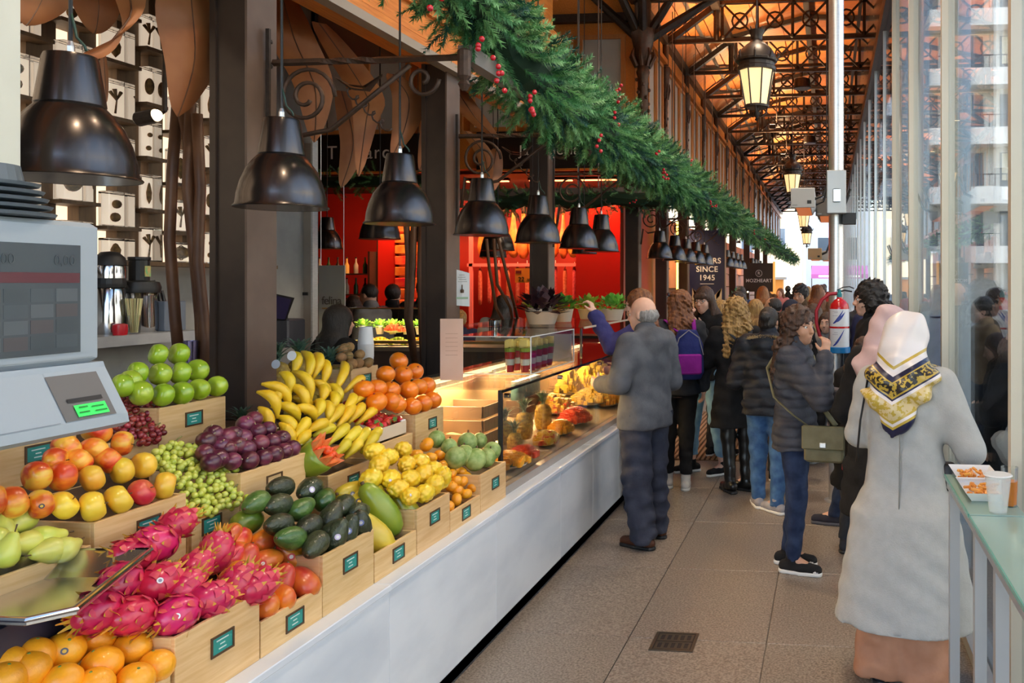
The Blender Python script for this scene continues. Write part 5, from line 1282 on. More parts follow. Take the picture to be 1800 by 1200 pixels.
def pendant(pos, label, group='pendant lamps over the fruit counter', top=6.24, light=0, size=1, cable=True, simple=False):
    t = thing('pendant_lamp', label, 'lamp', pos, 0, group); t.scale = (size,)*3
    for k in (('bowl','neck') if simple else LM): link(k, LM[k], t)
    H_ = (top-pos[2])/size
    part('cord', MB().tube([(0,0,.362),(0,0,.44),(0.0,0,.48),(0,0,H_)], .0055, 6), BLACK, t)
    if not simple:
        part('gland', MB().lathe([(.011,.362),(.011,.385),(.006,.40)], 8), STEEL, t)
        if cable: part('loose_cable', MB().tube([(0,0,.485),(.012,0,.445),(.02,.0,.41),(.045,0,.385),(.05,0,.37)], .004, 6), mat('green_cable',(.03,.07,.05),.5), t, 'all')
    if light:
        l = bpy.data.lights.new('lamp_glow', 'SPOT'); l.energy = light; l.color = WARM; l.spot_size = R(128); l.spot_blend = .6; l.shadow_soft_size = .06
        link('lamp_glow', l, t, (0,0,.05))
    return t
LY = [2.25, 3.21, 4.16, 5.20, 6.25, 7.31, 8.05]
ln = ['nearest the camera beside the pale pillar','in front of the broad brown post','above the heap of oranges','beside the post with the notice','above the leafy pots','second from last in the front row','last in the front row']
for y, n in zip(LY, ln): pendant((-2.2, y, 2.105), 'dark bell shaped pendant lamp ' + n, light=400)
for k, (y, n) in enumerate(zip((10.9,12.0,12.95,13.9,14.9), ('first','second','third','fourth','fifth'))):
    pendant((-2.2, y, 2.12), 'dark pendant lamp, %s from left of the five before the navy sign' % n, 'pendant lamps before the navy sign', 6.24, 22)
for k in range(8):
    y = 18.2+.95*k+(k//4)*2.2
    pendant((-2.2 - .0*k, y, 2.15), 'small far pendant lamp, %s from left beyond the navy sign' % ordn(k), 'far pendant lamps', 6.24, 14, simple=True)
for (px, py, Y, s, n) in ((575,437,8.2,.9,'above the white screen with handwriting'),(668,420,7.0,1.0,'in the stall left of the stacked red packets'),(875,440,8.4,1.0,'behind the stems of the metal plant'),(867,452,9.2,.9,'lowest, in front of the hanging hams'),(1027,446,8.9,.8,'behind the last lamp of the front row'),(735,425,10.0,.8,'half hidden by the metal stems')):
    pendant(P(px,py,Y=Y), 'black pendant lamp inside the stall, ' + n, 'lamps inside the stalls', 4.02 if Y < 8.1 else 5.9 - .0885*(P(px,py,Y=Y).x+2.7), 16, s, simple=True)
# ---- wrought iron brackets from the posts to the garland beam
WI = mat('rusty_wrought_iron', (.060,.036,.024), .5, metal=.4, col2=(.09,.05,.032), scale=30, bump=.3)
def bracket(y, label, L=.97):
    b = thing('iron_bracket', label, 'bracket', (-2.69, y, 2.87), 0, 'wrought iron brackets')
    tw = MB(); n = 40; vs = []
    for i in range(n+1):
        s = i/n; a = s*14 if .25 < s < .55 else (3.5 if s <= .25 else 7.7)
        for j in range(4):
            th = a + j*math.pi/2; vs.append((s*L, .014*math.cos(th)*1.2, .014*math.sin(th)*1.2))
    tw.add(vs, [(i*4+j, i*4+(j+1)%4, i*4+4+(j+1)%4, i*4+4+j) for i in range(n) for j in range(4)])
    part('top_bar', tw, WI, b)
    part('scroll', MB().tube(scroll_pts((.17,0,-.17), .15, 1.9, 40), .010, 6), WI, b, 'all')
    part('brace', MB().tube([(.02,0,-.52),(.05,0,-.30),(.12,0,-.36),(.30,0,-.33),(.50,0,-.18),(.70,0,-.03)], .012, 6), WI, b, 'all')
    part('scroll', MB().tube(scroll_pts((.76,0,-.10), .085, 1.2, 28, flip=-1), .010, 6), WI, b, 'all')
    lf = MB().sheet([[(.33,-.02,-.08),(.33,.02,-.08)],[(.40,-.03,-.12),(.40,.03,-.12)],[(.48,-.03,-.13),(.48,.03,-.13)],[(.56,-.004,-.07),(.56,.004,-.07)]]); lf.sheet([[(.33,.02,-.085),(.33,-.02,-.085)],[(.40,.03,-.135),(.40,-.03,-.135)],[(.48,.03,-.145),(.48,-.03,-.145)],[(.56,.004,-.075),(.56,-.004,-.075)]])
    part('leaf', lf, WI, b)
    part('tendril', MB().tube([(.38+.006*k+.018*math.cos(k*.9), 0, -.14-.0055*k+.018*math.sin(k*.9)) for k in range(36)], .0045, 5), WI, b, 'all')
    part('end_finial', MB().lathe([(.012,-.16),(.03,-.13),(.02,-.11),(.032,-.09),(.032,.03),(.02,.04)], 10, (L,0,0)), WI, b)
for y, n in ((3.86,'on the broad brown post'),(5.94,'on the post with the notice'),(8.12,'on the slim post at the stall end'),(11.9,'under the first clerestory column'),(14.0,'beyond the five lamps'),(16.1,'above the navy sign')): bracket(y, 'curled wrought iron bracket ' + n)
# ---- garland: beam, foliage, berries
GBM = mat('garland_beam_grey', (.24,.21,.19), .5)
gb = thing('garland_beam', 'long grey beam carrying the evergreen garland above the counter', 'beam', (0,0,0))
part('beam', MB().box(-1.77,-1.70,3.9,44,2.86,2.94), GBM, gb)
nm = bpy.data.meshes.new('foliage'); 
def needles(segs, per, Lf, rad, seed):
    rr = np.random.RandomState(seed); V = []; n = 0
    for (cx_, cy_, cz_, r) in segs:
        m = per
        a = rr.uniform(0, 2*np.pi, m); b = np.arccos(rr.uniform(-1,1,m))
        base = np.stack([cx_ + r*.55*np.sin(b)*np.cos(a), cy_ + r*.6*np.cos(b), cz_ + r*.55*np.sin(b)*np.sin(a)], 1)
        d = np.stack([np.sin(b)*np.cos(a), np.cos(b)*.8, np.sin(b)*np.sin(a)], 1)
        V.append((base, d))
    return V
GREENS = [mat('fir_green',(.04,.19,.06),.6,col2=(.08,.28,.09),scale=9), mat('fir_green_light',(.16,.42,.15),.6,col2=(.25,.52,.22),scale=9), mat('fir_green_blue',(.02,.11,.075),.6)]
def sprig_mesh(seed, n=26, L=.125):
    """one fir tip: a twig with needles both sides"""
    rr = random.Random(seed); m = MB()
    for i in range(n):
        s = i/n; c = Vector((0,0,L*s))
        for q in range(3):
            a = rr.uniform(0,6.28); d = Vector((math.cos(a), math.sin(a), .75)).normalized()*(.045*(1-.45*s)); w = Vector((-math.sin(a), math.cos(a), 0))*.0030
            m.add([c-w, c+w, c+d], [(0,1,2)])
    return np.array(m.v), np.array(m.f)
def garland(name, label, path, rad, per, seed, parent=None, Ls=1.0):
    """path: list of points; returns a thing with needles, berries and a wire"""
    t = thing(name, label, 'garland', (0,0,0), 0, 'evergreen garlands')
    rr = np.random.RandomState(seed); pr = random.Random(seed); AV = []; AF = []; AM = []; off = 0
    sp = [sprig_mesh(k+seed) for k in range(3)]
    for (c, r, n) in path:
        for _ in range(n):
            a = rr.uniform(0, 6.283); tilt = rr.uniform(.6, 1.2); along = rr.choice([-1,1])*rr.uniform(.05,.7)
            rd = np.array((math.cos(a), 0, math.sin(a))); ax = rd*tilt + np.array((0,along,0)); ax /= np.linalg.norm(ax)
            u = np.cross(ax, (.3,.2,1)); u /= np.linalg.norm(u); v = np.cross(ax, u); M = np.stack([u,v,ax],1)
            V, F = sp[rr.randint(3)]; sc_ = Ls*rr.uniform(.8,1.3); base = np.array(c) + rd*r*rr.uniform(.25,.72) + np.array((0,rr.uniform(-.12,.12),0))
            AV.append((V*sc_) @ M.T + base); AF.append(F+off); AM.append(np.full(len(F), rr.choice([0,0,1,1,2]))); off += len(V)
    V = np.concatenate(AV); F = np.concatenate(AF); me = bpy.data.meshes.new('foliage')
    me.vertices.add(len(V)); me.vertices.foreach_set('co', V.astype(np.float32).ravel()); me.loops.add(F.size); me.loops.foreach_set('vertex_index', F.astype(np.int32).ravel())
    me.polygons.add(len(F)); me.polygons.foreach_set('loop_start', np.arange(0,F.size,3,dtype=np.int32))
    for m in GREENS: me.materials.append(m)
    me.polygons.foreach_set('material_index', np.concatenate(AM).astype(np.int32)); me.update(calc_edges=True); me.validate()
    o = link('foliage', me, t); o['kind'] = 'stuff'
    core = MB().tube([c for c, r, n in path], [r*.45 for c, r, n in path], 8); part('core', core, mat('garland_core',(.006,.03,.012),.9), t)
    return t
BER = MB().ball((0,0,0), .0125, 8, 6).mesh('berry', mat('red_berry', (.55,.008,.02), .25, coat=.4), 'all')
def berries(t, c, n, dirv, seed):
    rr = random.Random(seed); d = Vector(dirv).normalized()
    for k in range(n):
        p = Vector(c) + d*(.028*k) + Vector((rr.uniform(-.016,.016), rr.uniform(-.02,.02), rr.uniform(-.016,.016)))
        link('berry', BER, t, p)
rr = random.Random(9)
path = []
y = 2.75
while y < 10.6:
    path.append(((-1.72+rr.uniform(-.03,.03), y, float(np.interp(y,[2.7,3.3,4.0,4.5,5.2,6.5,8,10],[3.40,3.28,3.17,3.03,2.97,2.97,2.97,2.97]))+rr.uniform(-.03,.03)), .25+rr.uniform(-.03,.05)+(.04 if y > 4.4 else 0), 54)); y += .16
g1 = garland('evergreen_garland', 'thick green fir garland with red berries hanging above the fruit counter', path, .3, 34, 21)
for (px, py, n, d) in ((765,12,4,(0,.3,1)),(845,85,3,(0,.6,1)),(870,100,6,(.1,.2,-1)),(935,160,5,(0,-.3,-1)),(930,195,3,(0,1,0)),(1085,180,6,(.1,.3,1)),(1083,200,3,(0,.2,-1)),(1052,262,4,(0,.3,1)),(1155,270,3,(0,1,.3)),(1165,300,8,(0,1,-.25))):
    berries(g1, P(px,py,X=-1.44), n, d, px)
path = []
while y < 44:
    st_ = .16 if y < 18 else .26
    path.append(((-1.72+rr.uniform(-.03,.03), y, 2.95+rr.uniform(-.03,.03)), .29+rr.uniform(-.03,.03), 24 if y < 16 else (15 if y < 26 else 9))); y += st_
g2 = garland('evergreen_garland', 'thinning green fir garland running on down the aisle', path, .3, 20, 33, Ls=1.15)
for (px, py, n, d) in ((1215,290,3,(0,.4,1)),(1250,352,4,(0,.3,-1)),(1258,362,3,(0,1,0)),(1326,405,4,(0,.5,-1)),(1345,420,3,(0,1,0))): berries(g2, P(px,py,X=-1.46), n, d, px)
path = [((-4.9+.16*k, 11.55, 2.95+rr.uniform(-.03,.03)), .22, 16) for k in range(19)]
g3 = garland('evergreen_garland', 'dark fir garland hung across the ham stall below its sign', path, .2, 20, 44)
for (px, py, n) in ((1000,375,3),(1108,357,4),(1143,340,4),(890,380,3)): berries(g3, P(px,py,Y=11.25), n, (1,0,.3), px)
part('beam', MB().box(-5.6,-1.75,11.62,11.72,2.98,3.14), GBM, gb)
path = [((-6.9+.2*k, 9.9, 3.05), .16, 9) for k in range(12)]
garland('evergreen_garland', 'thin fir garland at the back of the fruit stall', path, .2, 20, 55)
# dark stay wires dropping from the roof behind the garland
for k, (px, Y) in enumerate(((945,8.6),(1016,9.2),(1052,9.6),(1158,12.0),(1182,13.2),(1200,14.3),(1220,15.6),(1240,17.2),(1252,18.6),(1262,20.2))):
    q = P(px, 300, Y=Y); tag(part('stay_wire', MB().tube([(q.x,Y,2.9),(q.x,Y,6.1)], .008, 6), mat('wire_steel',(.25,.22,.2),.4,metal=.7)), 'thin steel rod hanging from roof to garland beam, %s from left' % ordn(k), 'rod', 'rods hanging from the roof')
# ---- lanterns
LAN = mat('lantern_glass', (.85,.72,.48), .4, emit=(1,.66,.28), estr=.9); 
def lantern(pos, label, s=1, power=70, bracket_=False):
    t = thing('hanging_lantern', label, 'lantern', pos, 0, 'lanterns along the aisle'); t.scale = (s,)*3
    LI = IRON
    gl = part('glazing', MB().lathe([(.105,.14),(.165,.46)], 8, ph=math.pi/8), LAN, t)
    for k in range(8):
        a = k*math.pi/4 + math.pi/8
        part('glazing_bar', MB().bar((.107*math.cos(a),.107*math.sin(a),.13),(.168*math.cos(a),.168*math.sin(a),.47), .013), LI, t)
    part('lower_ring', MB().lathe([(.10,.12),(.115,.125),(.115,.145),(.10,.15)], 16), LI, t)
    part('upper_ring', MB().lathe([(.165,.455),(.178,.46),(.178,.49),(.165,.50),(.165,.53),(.19,.54),(.195,.56),(.17,.57)], 20), LI, t)
    part('dome', MB().lathe([(.185,.56),(.175,.60),(.14,.66),(.095,.70),(.065,.72),(.05,.75),(.058,.79),(.075,.83),(.06,.83),(.03,.80),(1e-6,.80)], 20), LI, t, True)
    for k in range(8):
        a = k*math.pi/4; part('crest', MB().tube([(.185*math.cos(a),.185*math.sin(a),.55),(.205*math.cos(a),.205*math.sin(a),.60),(.19*math.cos(a),.19*math.sin(a),.63)], [.012,.010,.004], 6), LI, t)
        part('crown_point', MB().tube([(.06*math.cos(a),.06*math.sin(a),.82),(.078*math.cos(a),.078*math.sin(a),.86)], [.010,.003], 5), LI, t)
    part('bottom_scroll', MB().lathe([(.004,0),(.018,.015),(.008,.03),(.03,.06),(.03,.08),(.012,.09),(.02,.12)], 10), LI, t, True)
    for k in range(4):
        a = k*math.pi/2; part('foot_scroll', MB().tube([(.10*math.cos(a),.10*math.sin(a),.13),(.085*math.cos(a),.085*math.sin(a),.07),(.03*math.cos(a),.03*math.sin(a),.04),(.04*math.cos(a),.04*math.sin(a),.08)], .009, 6), LI, t, 'all')
    part('chain', MB().tube([(0,0,.83),(0,0,(6.78-pos[2])/s)], .009, 6), LI, t)
    b = part('bulb', MB().ball((0,0,.30), .05, 12, 8), mat('lantern_bulb', (1,.8,.5), .4, emit=(1,.72,.34), estr=40), t, 'all')
    l = bpy.data.lights.new('lantern_glow', 'POINT'); l.energy = power; l.color = (1,.66,.32); l.shadow_soft_size = .1; link('lantern_glow', l, t, (0,0,.30))
    return t
for (px, py, X, s, n, pw) in ((1330,213,-.66,1,'nearest, large against the iron roof',60),(1393,352,-.66,1,'second along the aisle, above the heater',60),(1413,408,-.66,1,'third along the aisle, glowing',60),(1418,436,-.66,.95,'last, small and dark framed at the aisle end',50)):
    lantern(P(px,py,X=X), 'iron and glass hanging lantern, ' + n, s, pw)
# ---- warm floodlights on the stall roofs, washing the timber roof
for k, (x, y, z, pw) in enumerate(((-1.85,9.7,5.15,520),(-1.2,13.9,5.15,520),(-1.2,18.1,5.15,520),(-1.2,22.3,5.15,520),(-1.2,28.6,5.15,600),(-1.2,34.9,5.15,600))):
    t = thing('floodlight', 'small warm floodlight hung to a roof tie, %s along the aisle' % ordn(k), 'floodlight', (x,y,z), 0, 'roof floodlights')
    part('housing', MB().box(-.07,.07,-.05,.05,-.05,.03,bev=.01), IRON, t); part('yoke', MB().bar((.09,0,.0),(.09,0,.64),.02), IRON, t)
    part('lens', MB().box(-.055,.055,-.04,.04,.03,.034), mat('flood_lens',(1,.8,.5),.3,emit=(1,.72,.4),estr=8), t)
    l = bpy.data.lights.new('flood_glow', 'SPOT'); l.energy = pw; l.color = (1,.66,.34); l.spot_size = R(165); l.spot_blend = .8; l.shadow_soft_size = .1
    link('flood_glow', l, t, (.0,.0,.06), (R(180),0,0))
# ---- added fill lights over the aisle, shaped as downlights on the roof ties
for k, (x, y) in enumerate(((-.5,1.3),(-.5,3.4),(-.5,5.5),(-.5,7.6),(-.5,9.7),(-.5,16.0),(-.5,22.3))):
    t = thing('added_fill_light', 'round downlight added under a roof tie, %s along the aisle' % ordn(k), 'fill_light', (x,y,5.45), 0, 'added aisle fill lights')
    part('can', MB().lathe([(.16,0),(.17,.02),(.15,.18),(.05,.22)], 18), IRON, t); part('lens', MB().lathe([(1e-6,.004),(.155,.004)], 18), mat('fill_light_lens',(1,.9,.75),.3,emit=(1,.86,.66),estr=6), t); part('rod', MB().tube([(0,0,.2),(0,0,.34)], .012, 6), IRON, t)
    l = bpy.data.lights.new('fill_light_glow', 'SPOT'); l.energy = 190; l.color = (1,.80,.58); l.spot_size = R(150); l.spot_blend = .7; l.shadow_soft_size = .16; link('fill_light_glow', l, t, (0,0,-.02))
# ---- heaters along the right
def heater(pos, label, L=1.2, s=1, m=None):
    t = thing('patio_heater', label, 'heater', pos, 0, 'infrared heaters'); t.scale = (s,)*3
    HM = m or mat('heater_grey', (.50,.51,.50), .45)
    part('end_plate', MB().box(-.135,.135,-.02,.0,-.11,.11,bev=.006), HM, t); part('shell', MB().prism([(-.13,.105),(.13,.105),(.13,-.02),(.09,-.10),(-.09,-.10),(-.13,-.02)], 'y', 0, L), HM, t)
    part('plug', MB().box(.05,.095,-.028,-.019,-.065,-.03), BLACK, t); part('badge', MB().box(-.115,-.06,-.023,-.019,-.09,-.075), mat('badge_grey',(.35,.35,.36),.4), t)
    part('element', MB().box(-.08,.08,.03,L-.03,-.108,-.10), mat('heater_element',(.35,.12,.06),.4,emit=(1,.25,.06),estr=.35), t)
    if 'junction' in label: part('hanger_rod', MB().tube([(0,.5,.1),(0,.5,(6.75-pos[2])/s)], .008, 6), BLACK, t)
    for yy in (.25, L-.25): part('arm', MB().tube([(.10,yy,.0),(.22,yy,.05),(.30,yy,.25)], .018, 6), BLACK, t)
heater((-.29,9.5,2.75), 'pale grey infrared heater hanging left of the steel pole')
heater((-.03,10.6,2.74), 'dark grey infrared heater behind the junction box', 1.2, 1, mat('heater_dark',(.16,.14,.12),.5))
heater((-.27,16.5,2.36), 'beige infrared heater far down the aisle', 1.0, 1.0, mat('heater_beige',(.45,.32,.16),.5)); heater((-.05,17.5,2.36), 'small pale heater beside the beige heater', 1.0, .9)
# ---- fire extinguisher on the pole
fe = thing('fire_extinguisher', 'red and white fire extinguisher with blue base hung on steel pole', 'extinguisher', (.085,6.90,1.235))
RED = mat('extinguisher_red',(.58,.012,.015),.25,coat=.4)
part('cylinder', MB().lathe([(.075,.02),(.078,.04),(.078,.36),(.070,.395),(.045,.425),(.022,.44),(.020,.455),(1e-6,.455)], 24), RED, fe, True)
lb = part('label_sheet', MB().lathe([(.0788,.05),(.0788,.355)], 24), mat('label_white',(.78,.80,.84),.35), fe, True)
part('red_band', MB().lathe([(.0795,.20),(.0795,.215)], 24), RED, lb)
for (z0, z1, a0, a1) in ((.24,.345,-2.3,-1.2),(.06,.19,-2.3,-1.1),(.255,.33,-2.0,-1.0)):
    rows = []
    for q in range(9):
        s = q/8; a = a0+(a1-a0)*s; z = z0+(z1-z0)*(s**1.5); w = .012*math.sin(math.pi*s)+.002
        rows.append([(.0797*math.cos(a),.0797*math.sin(a),z-w),(.0797*math.cos(a),.0797*math.sin(a),z+w)])
    part('blue_swoosh', MB().sheet(rows), mat('label_blue',(.03,.06,.35),.35), lb)
for q, z in enumerate((.335,.325,.30,.165,.15,.09)):
    rows = [[(.0793*math.cos(a),.0793*math.sin(a),z),(.0793*math.cos(a),.0793*math.sin(a),z+.003)] for a in np.linspace(-2.35+.2*(q%2),-1.75,6)]
    part('print_line', MB().sheet(rows), mat('print_grey',(.35,.37,.45),.4), lb)
part('base_cap', MB().lathe([(.082,.0),(.088,.004),(.088,.045),(.080,.05)], 24), mat('cyan_plastic',(.01,.20,.52),.4), fe, True)
part('base_tab', MB().box(-.10,-.06,-.03,.03,.005,.045,bev=.008), MATS['cyan_plastic'], fe)
part('valve', MB().lathe([(.022,.45),(.022,.475),(.014,.49),(.014,.51)], 12), mat('teal_plastic',(.02,.24,.28),.4), fe); 
part('lever', MB().tube([(-.02,0,.505),(.03,0,.53),(.08,-.01,.535),(.115,-.02,.52)], .008, 6, flat=.6), BLACK, fe, 'all'); part('lever', MB().tube([(-.01,0,.49),(.04,0,.505),(.10,-.015,.495)], .007, 6), BLACK, fe, 'all')
part('hose', MB().tube([(-.02,0,.48),(-.08,-.01,.475),(-.14,-.01,.43),(-.185,-.01,.34),(-.185,-.01,.24),(-.16,0,.14),(-.10,0,.06)], .014, 8), mat('hose_red',(.40,.015,.03),.4), fe, 'all')
part('hanger', MB().box(-.06,.02,.07,.10,.30,.36), STEEL, fe)
# ================================================================ INSIDE THE FRUIT STALL
text_cache = {}
def text_part(name, body, m, parent, loc, rot, size, spacing=1.0, bold=0, depth=.002):
    cu = bpy.data.curves.new('txt', 'FONT'); cu.body = body; cu.size = size; cu.extrude = depth; cu.align_x = 'CENTER'; cu.align_y = 'CENTER'; cu.space_character = spacing; cu.offset = bold
    o = bpy.data.objects.new('txt', cu); COL.objects.link(o); bpy.context.view_layer.update()
    me = bpy.data.meshes.new_from_object(o.evaluated_get(bpy.context.evaluated_depsgraph_get())); bpy.data.objects.remove(o)
    me.materials.clear(); me.materials.append(m); me.name = name
    return link(name, me, parent, loc, rot)
FACE_CAM = (R(90), 0, 0)
# back wall with lit cream panel and dark shelving
bw = struct('wall_stall', MB().box(-4.30,-4.20,1.0,6.55,0,4.02), CONCRETE, 'grey plastered back wall of the fruit stall')
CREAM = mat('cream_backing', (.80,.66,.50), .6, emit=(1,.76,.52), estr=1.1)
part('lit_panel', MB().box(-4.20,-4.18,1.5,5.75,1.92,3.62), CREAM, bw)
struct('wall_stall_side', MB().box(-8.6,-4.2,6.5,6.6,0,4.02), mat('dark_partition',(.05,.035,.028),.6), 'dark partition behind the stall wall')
SHD = mat('shelf_dark_wood', (.10,.055,.025), .55, col2=(.14,.08,.035), scale=5, stretch=(8,8,1))
sh = thing('specimen_shelves', 'tall dark wooden shelving with lit cream niches behind the scale', 'shelving', (0,0,0))
cols = [2.2,2.55,2.9,3.28,3.66,4.02,4.30,4.58,4.78,5.08,5.30,5.55]
for i, y in enumerate(cols):
    w = (.17 if i % 2 else .11); part('upright', MB().box(-4.17,-4.10,y-w/2,y+w/2,1.92,3.6), SHD, sh)
part('crown_board', MB().box(-4.17,-3.95,1.6,5.75,3.55,3.68), SHD, sh); part('base_board', MB().box(-4.17,-3.97,1.6,5.75,1.90,1.925), SHD, sh)
ACR = glassmat('acrylic', (.97,.97,.97), 1.6); CARDW = mat('specimen_card', (.82,.72,.58), .6, emit=(1,.80,.60), estr=.5)  # cards emit a little light in place of backlight through the acrylic
SPEC = mat('dried_plant', (.10,.055,.02), .8, col2=(.28,.16,.05), scale=40)
rr = random.Random(12); words_ = ['dark seed pods','a round dried root','a dried flower stalk','a dried leaf','two orange slices','a brown pod','a folded leaf','a dried mushroom','a seed head','a curled fern']
col_names = {2.2:'first',2.55:'second',2.9:'third',3.28:'fourth',3.66:'fifth',4.02:'sixth',4.30:'seventh',4.58:'eighth',4.78:'ninth',5.08:'tenth',5.30:'eleventh'}
for i in range(2, len(cols)-1):
    y0, y1 = cols[i]+.05, cols[i+1]-.05
    zs = [1.925, 2.24, 2.55, 2.87, 3.2] if i % 2 else [1.925, 2.12, 2.42, 2.74, 3.06, 3.34]
    for j, z in enumerate(zs):
        if j: part('shelf', MB().box(-4.17,-4.0,cols[i]+.02,cols[i+1]-.02,z-.02,z), SHD, sh)
        hgt = (zs[j+1]-z if j+1 < len(zs) else 3.5-z)*.66; yc = (y0+y1)/2; w = min(.10, (y1-y0)/2)
        f = thing('specimen_block', 'clear block with %s, %s shelf up in %s column from the left' % (words_[(i*3+j)%10], ['lowest','second','third','fourth','fifth','sixth'][j], ordn(i-2)), 'display block', (-4.05,yc,z), 0, 'specimen blocks')
        part('acrylic_block', MB().box(-.035,.035,-w,w,0.001,hgt,bev=.003), ACR, f)
        part('card', MB().box(-.028,-.022,-w*.85,w*.85,.012,hgt-.012), CARDW, f)
        s = MB(); k = (i*3+j) % 4
        if k == 0: s.ball((-.005,0,hgt*.5), min(.05,w*.5), 10, 8, min(.05,hgt*.3)); s.tube([(-.005,.03*math.cos(a),hgt*.5+.045*math.sin(a)) for a in [q*.5 for q in range(13)]], .004, 5)
        elif k == 1: s.tube([(-.01,0,.03),(-.01,.01,hgt*.5),(-.01,-.005,hgt*.8)], [.006,.004,.012], 6); s.tube([(-.01,.008,hgt*.5),(-.01,.04,hgt*.75)], [.004,.010], 6); s.tube([(-.01,.008,hgt*.5),(-.01,-.035,hgt*.7)], [.004,.010], 6)
        elif k == 2: s.lathe([(1e-6,hgt*.15),(w*.25,hgt*.3),(w*.3,hgt*.5),(w*.12,hgt*.75),(1e-6,hgt*.8)], 10, (-.008,0,0))
        else: s.ball((-.01,0,hgt*.28), w*.3, 10, 6); s.ball((-.01,.01,hgt*.66), w*.28, 10, 6)
        part('specimen', s, SPEC, f, 'all')
# spotlights on the shelf and steel shelf with juicer
t = thing('spot_lamp', 'small round lit spotlight in front of the shelves', 'spotlight', P(275,203,X=-3.7))
part('housing', MB().lathe([(.04,0),(.04,.11),(.02,.13)], 14, (0,0,0), Matrix.Rotation(R(80),3,'Y') @ Matrix.Rotation(R(180),3,'X')), IRON, t); part('lens', MB().ball((.0,-.005,0), .033, 12, 8), mat('spot_lens',(1,.8,.5),.3,emit=(1,.75,.42),estr=12), t, 'all')
part('arm', MB().tube([(-.05,.05,0),(-.05,.12,.05),(-.05,.12,.75)], .012, 6), IRON, t)
l = bpy.data.lights.new('spot_glow','SPOT'); l.energy = 60; l.color = WARM; l.spot_size = R(120); link('spot_glow', l, t, (-.05,0,0), (0,R(-60),0))
wt = thing('steel_worktop', 'grey worktop behind the green apples holding the juicer', 'worktop', (0,0,0)); part('top', MB().box(-4.19,-3.66,2.0,4.60,1.47,1.525), mat('grey_worktop',(.34,.33,.33),.5,col2=(.40,.39,.38),scale=6), wt); part('front', MB().box(-4.19,-3.9,2.0,4.60,0,1.47), CONCRETE, wt)
CHR = mat('chrome', (.55,.55,.56), .12, metal=1)
j = thing('citrus_juicer', 'tall black and chrome juicer on the grey worktop', 'juicer', P(193,590,X=-3.85)); j.location.z = 1.525
part('base', MB().lathe([(.075,0),(.078,.02),(.07,.24),(.065,.25)], 18), CHR, j, True); part('collar', MB().lathe([(.072,.25),(.075,.27),(.072,.30)], 18), BLACK, j); part('dome', MB().lathe([(.074,.30),(.074,.36),(.06,.40),(.03,.42),(1e-6,.425)], 18), CHR, j, True); part('cap', MB().lathe([(.075,.37),(.07,.41),(.04,.44),(1e-6,.445)], 18), BLACK, j, True)
j = thing('juice_extractor', 'black and steel juice extractor with tall feed tube', 'juicer', P(245,585,X=-3.85)); j.location.z = 1.525
part('base', MB().lathe([(.085,0),(.09,.02),(.085,.20),(.09,.22)], 18), CHR, j, True); part('bowl', MB().lathe([(.10,.22),(.105,.25),(.095,.28),(.045,.29)], 18), BLACK, j, True); part('feed_tube', MB().lathe([(.05,.28),(.05,.40),(.055,.405),(.055,.42),(.048,.42)], 16), BLACK, j); part('spout', MB().tube([(0,-.09,.24),(.02,-.15,.25),(.03,-.19,.21)], [.025,.022,.018], 8), BLACK, j); part('sticker', MB().box(.048,.053,-.02,.02,.31,.37), mat('fruit_sticker',(.7,.4,.15),.5,col2=(.2,.5,.2),scale=60), j)
s_ = thing('straw_glass', 'clear glass full of paper straws on the worktop', 'glass', P(236,586,X=-3.75)); s_.location.z = 1.525
part('glass', MB().lathe([(.028,0),(.036,.10),(.034,.10),(.026,.004)], 14), CASEGLASS, s_, True)
rr = random.Random(5)
for k in range(22):
    a = rr.uniform(0,6.28); q = rr.uniform(.3,1); part('straw', MB().tube([(.018*q*math.cos(a),.018*q*math.sin(a),.006),(.045*q*math.cos(a),.045*q*math.sin(a),.19)], .0035, 6), mat('straw_paper',(.62,.55,.28),.6,rnd=(.02,.15)), s_)
o = thing('red_jar', 'small red plastic pot beside the straws', 'pot', P(211,587,X=-3.72)); o.location.z = 1.525; part('body', MB().lathe([(.032,0),(.036,.03),(.034,.055),(.02,.06),(1e-6,.06)], 12), mat('red_plastic',(.55,.01,.02),.3), o, True)
o = thing('knife_block', 'grey knife block with black handled knives', 'knife block', P(292,583,X=-3.8)); o.location.z = 1.525
part('block', MB().box(-.06,.06,-.08,.08,0,.17,bev=.004), mat('block_grey',(.15,.17,.21),.4), o)
for k in range(3): part('knife_handle', MB().tube([(-.02,-.05+.03*k,.16),(-.03,-.06+.03*k,.29-.03*k)], .011, 8), BLACK, o)
o = thing('steel_tumbler', 'violet tinted metal tumbler behind the green apples', 'tumbler', P(335,630,X=-3.2)); part('body', MB().lathe([(.028,-.05),(.033,.09),(.031,.09),(.026,-.046)], 16), mat('violet_metal',(.25,.22,.40),.25,metal=.9), o, True)
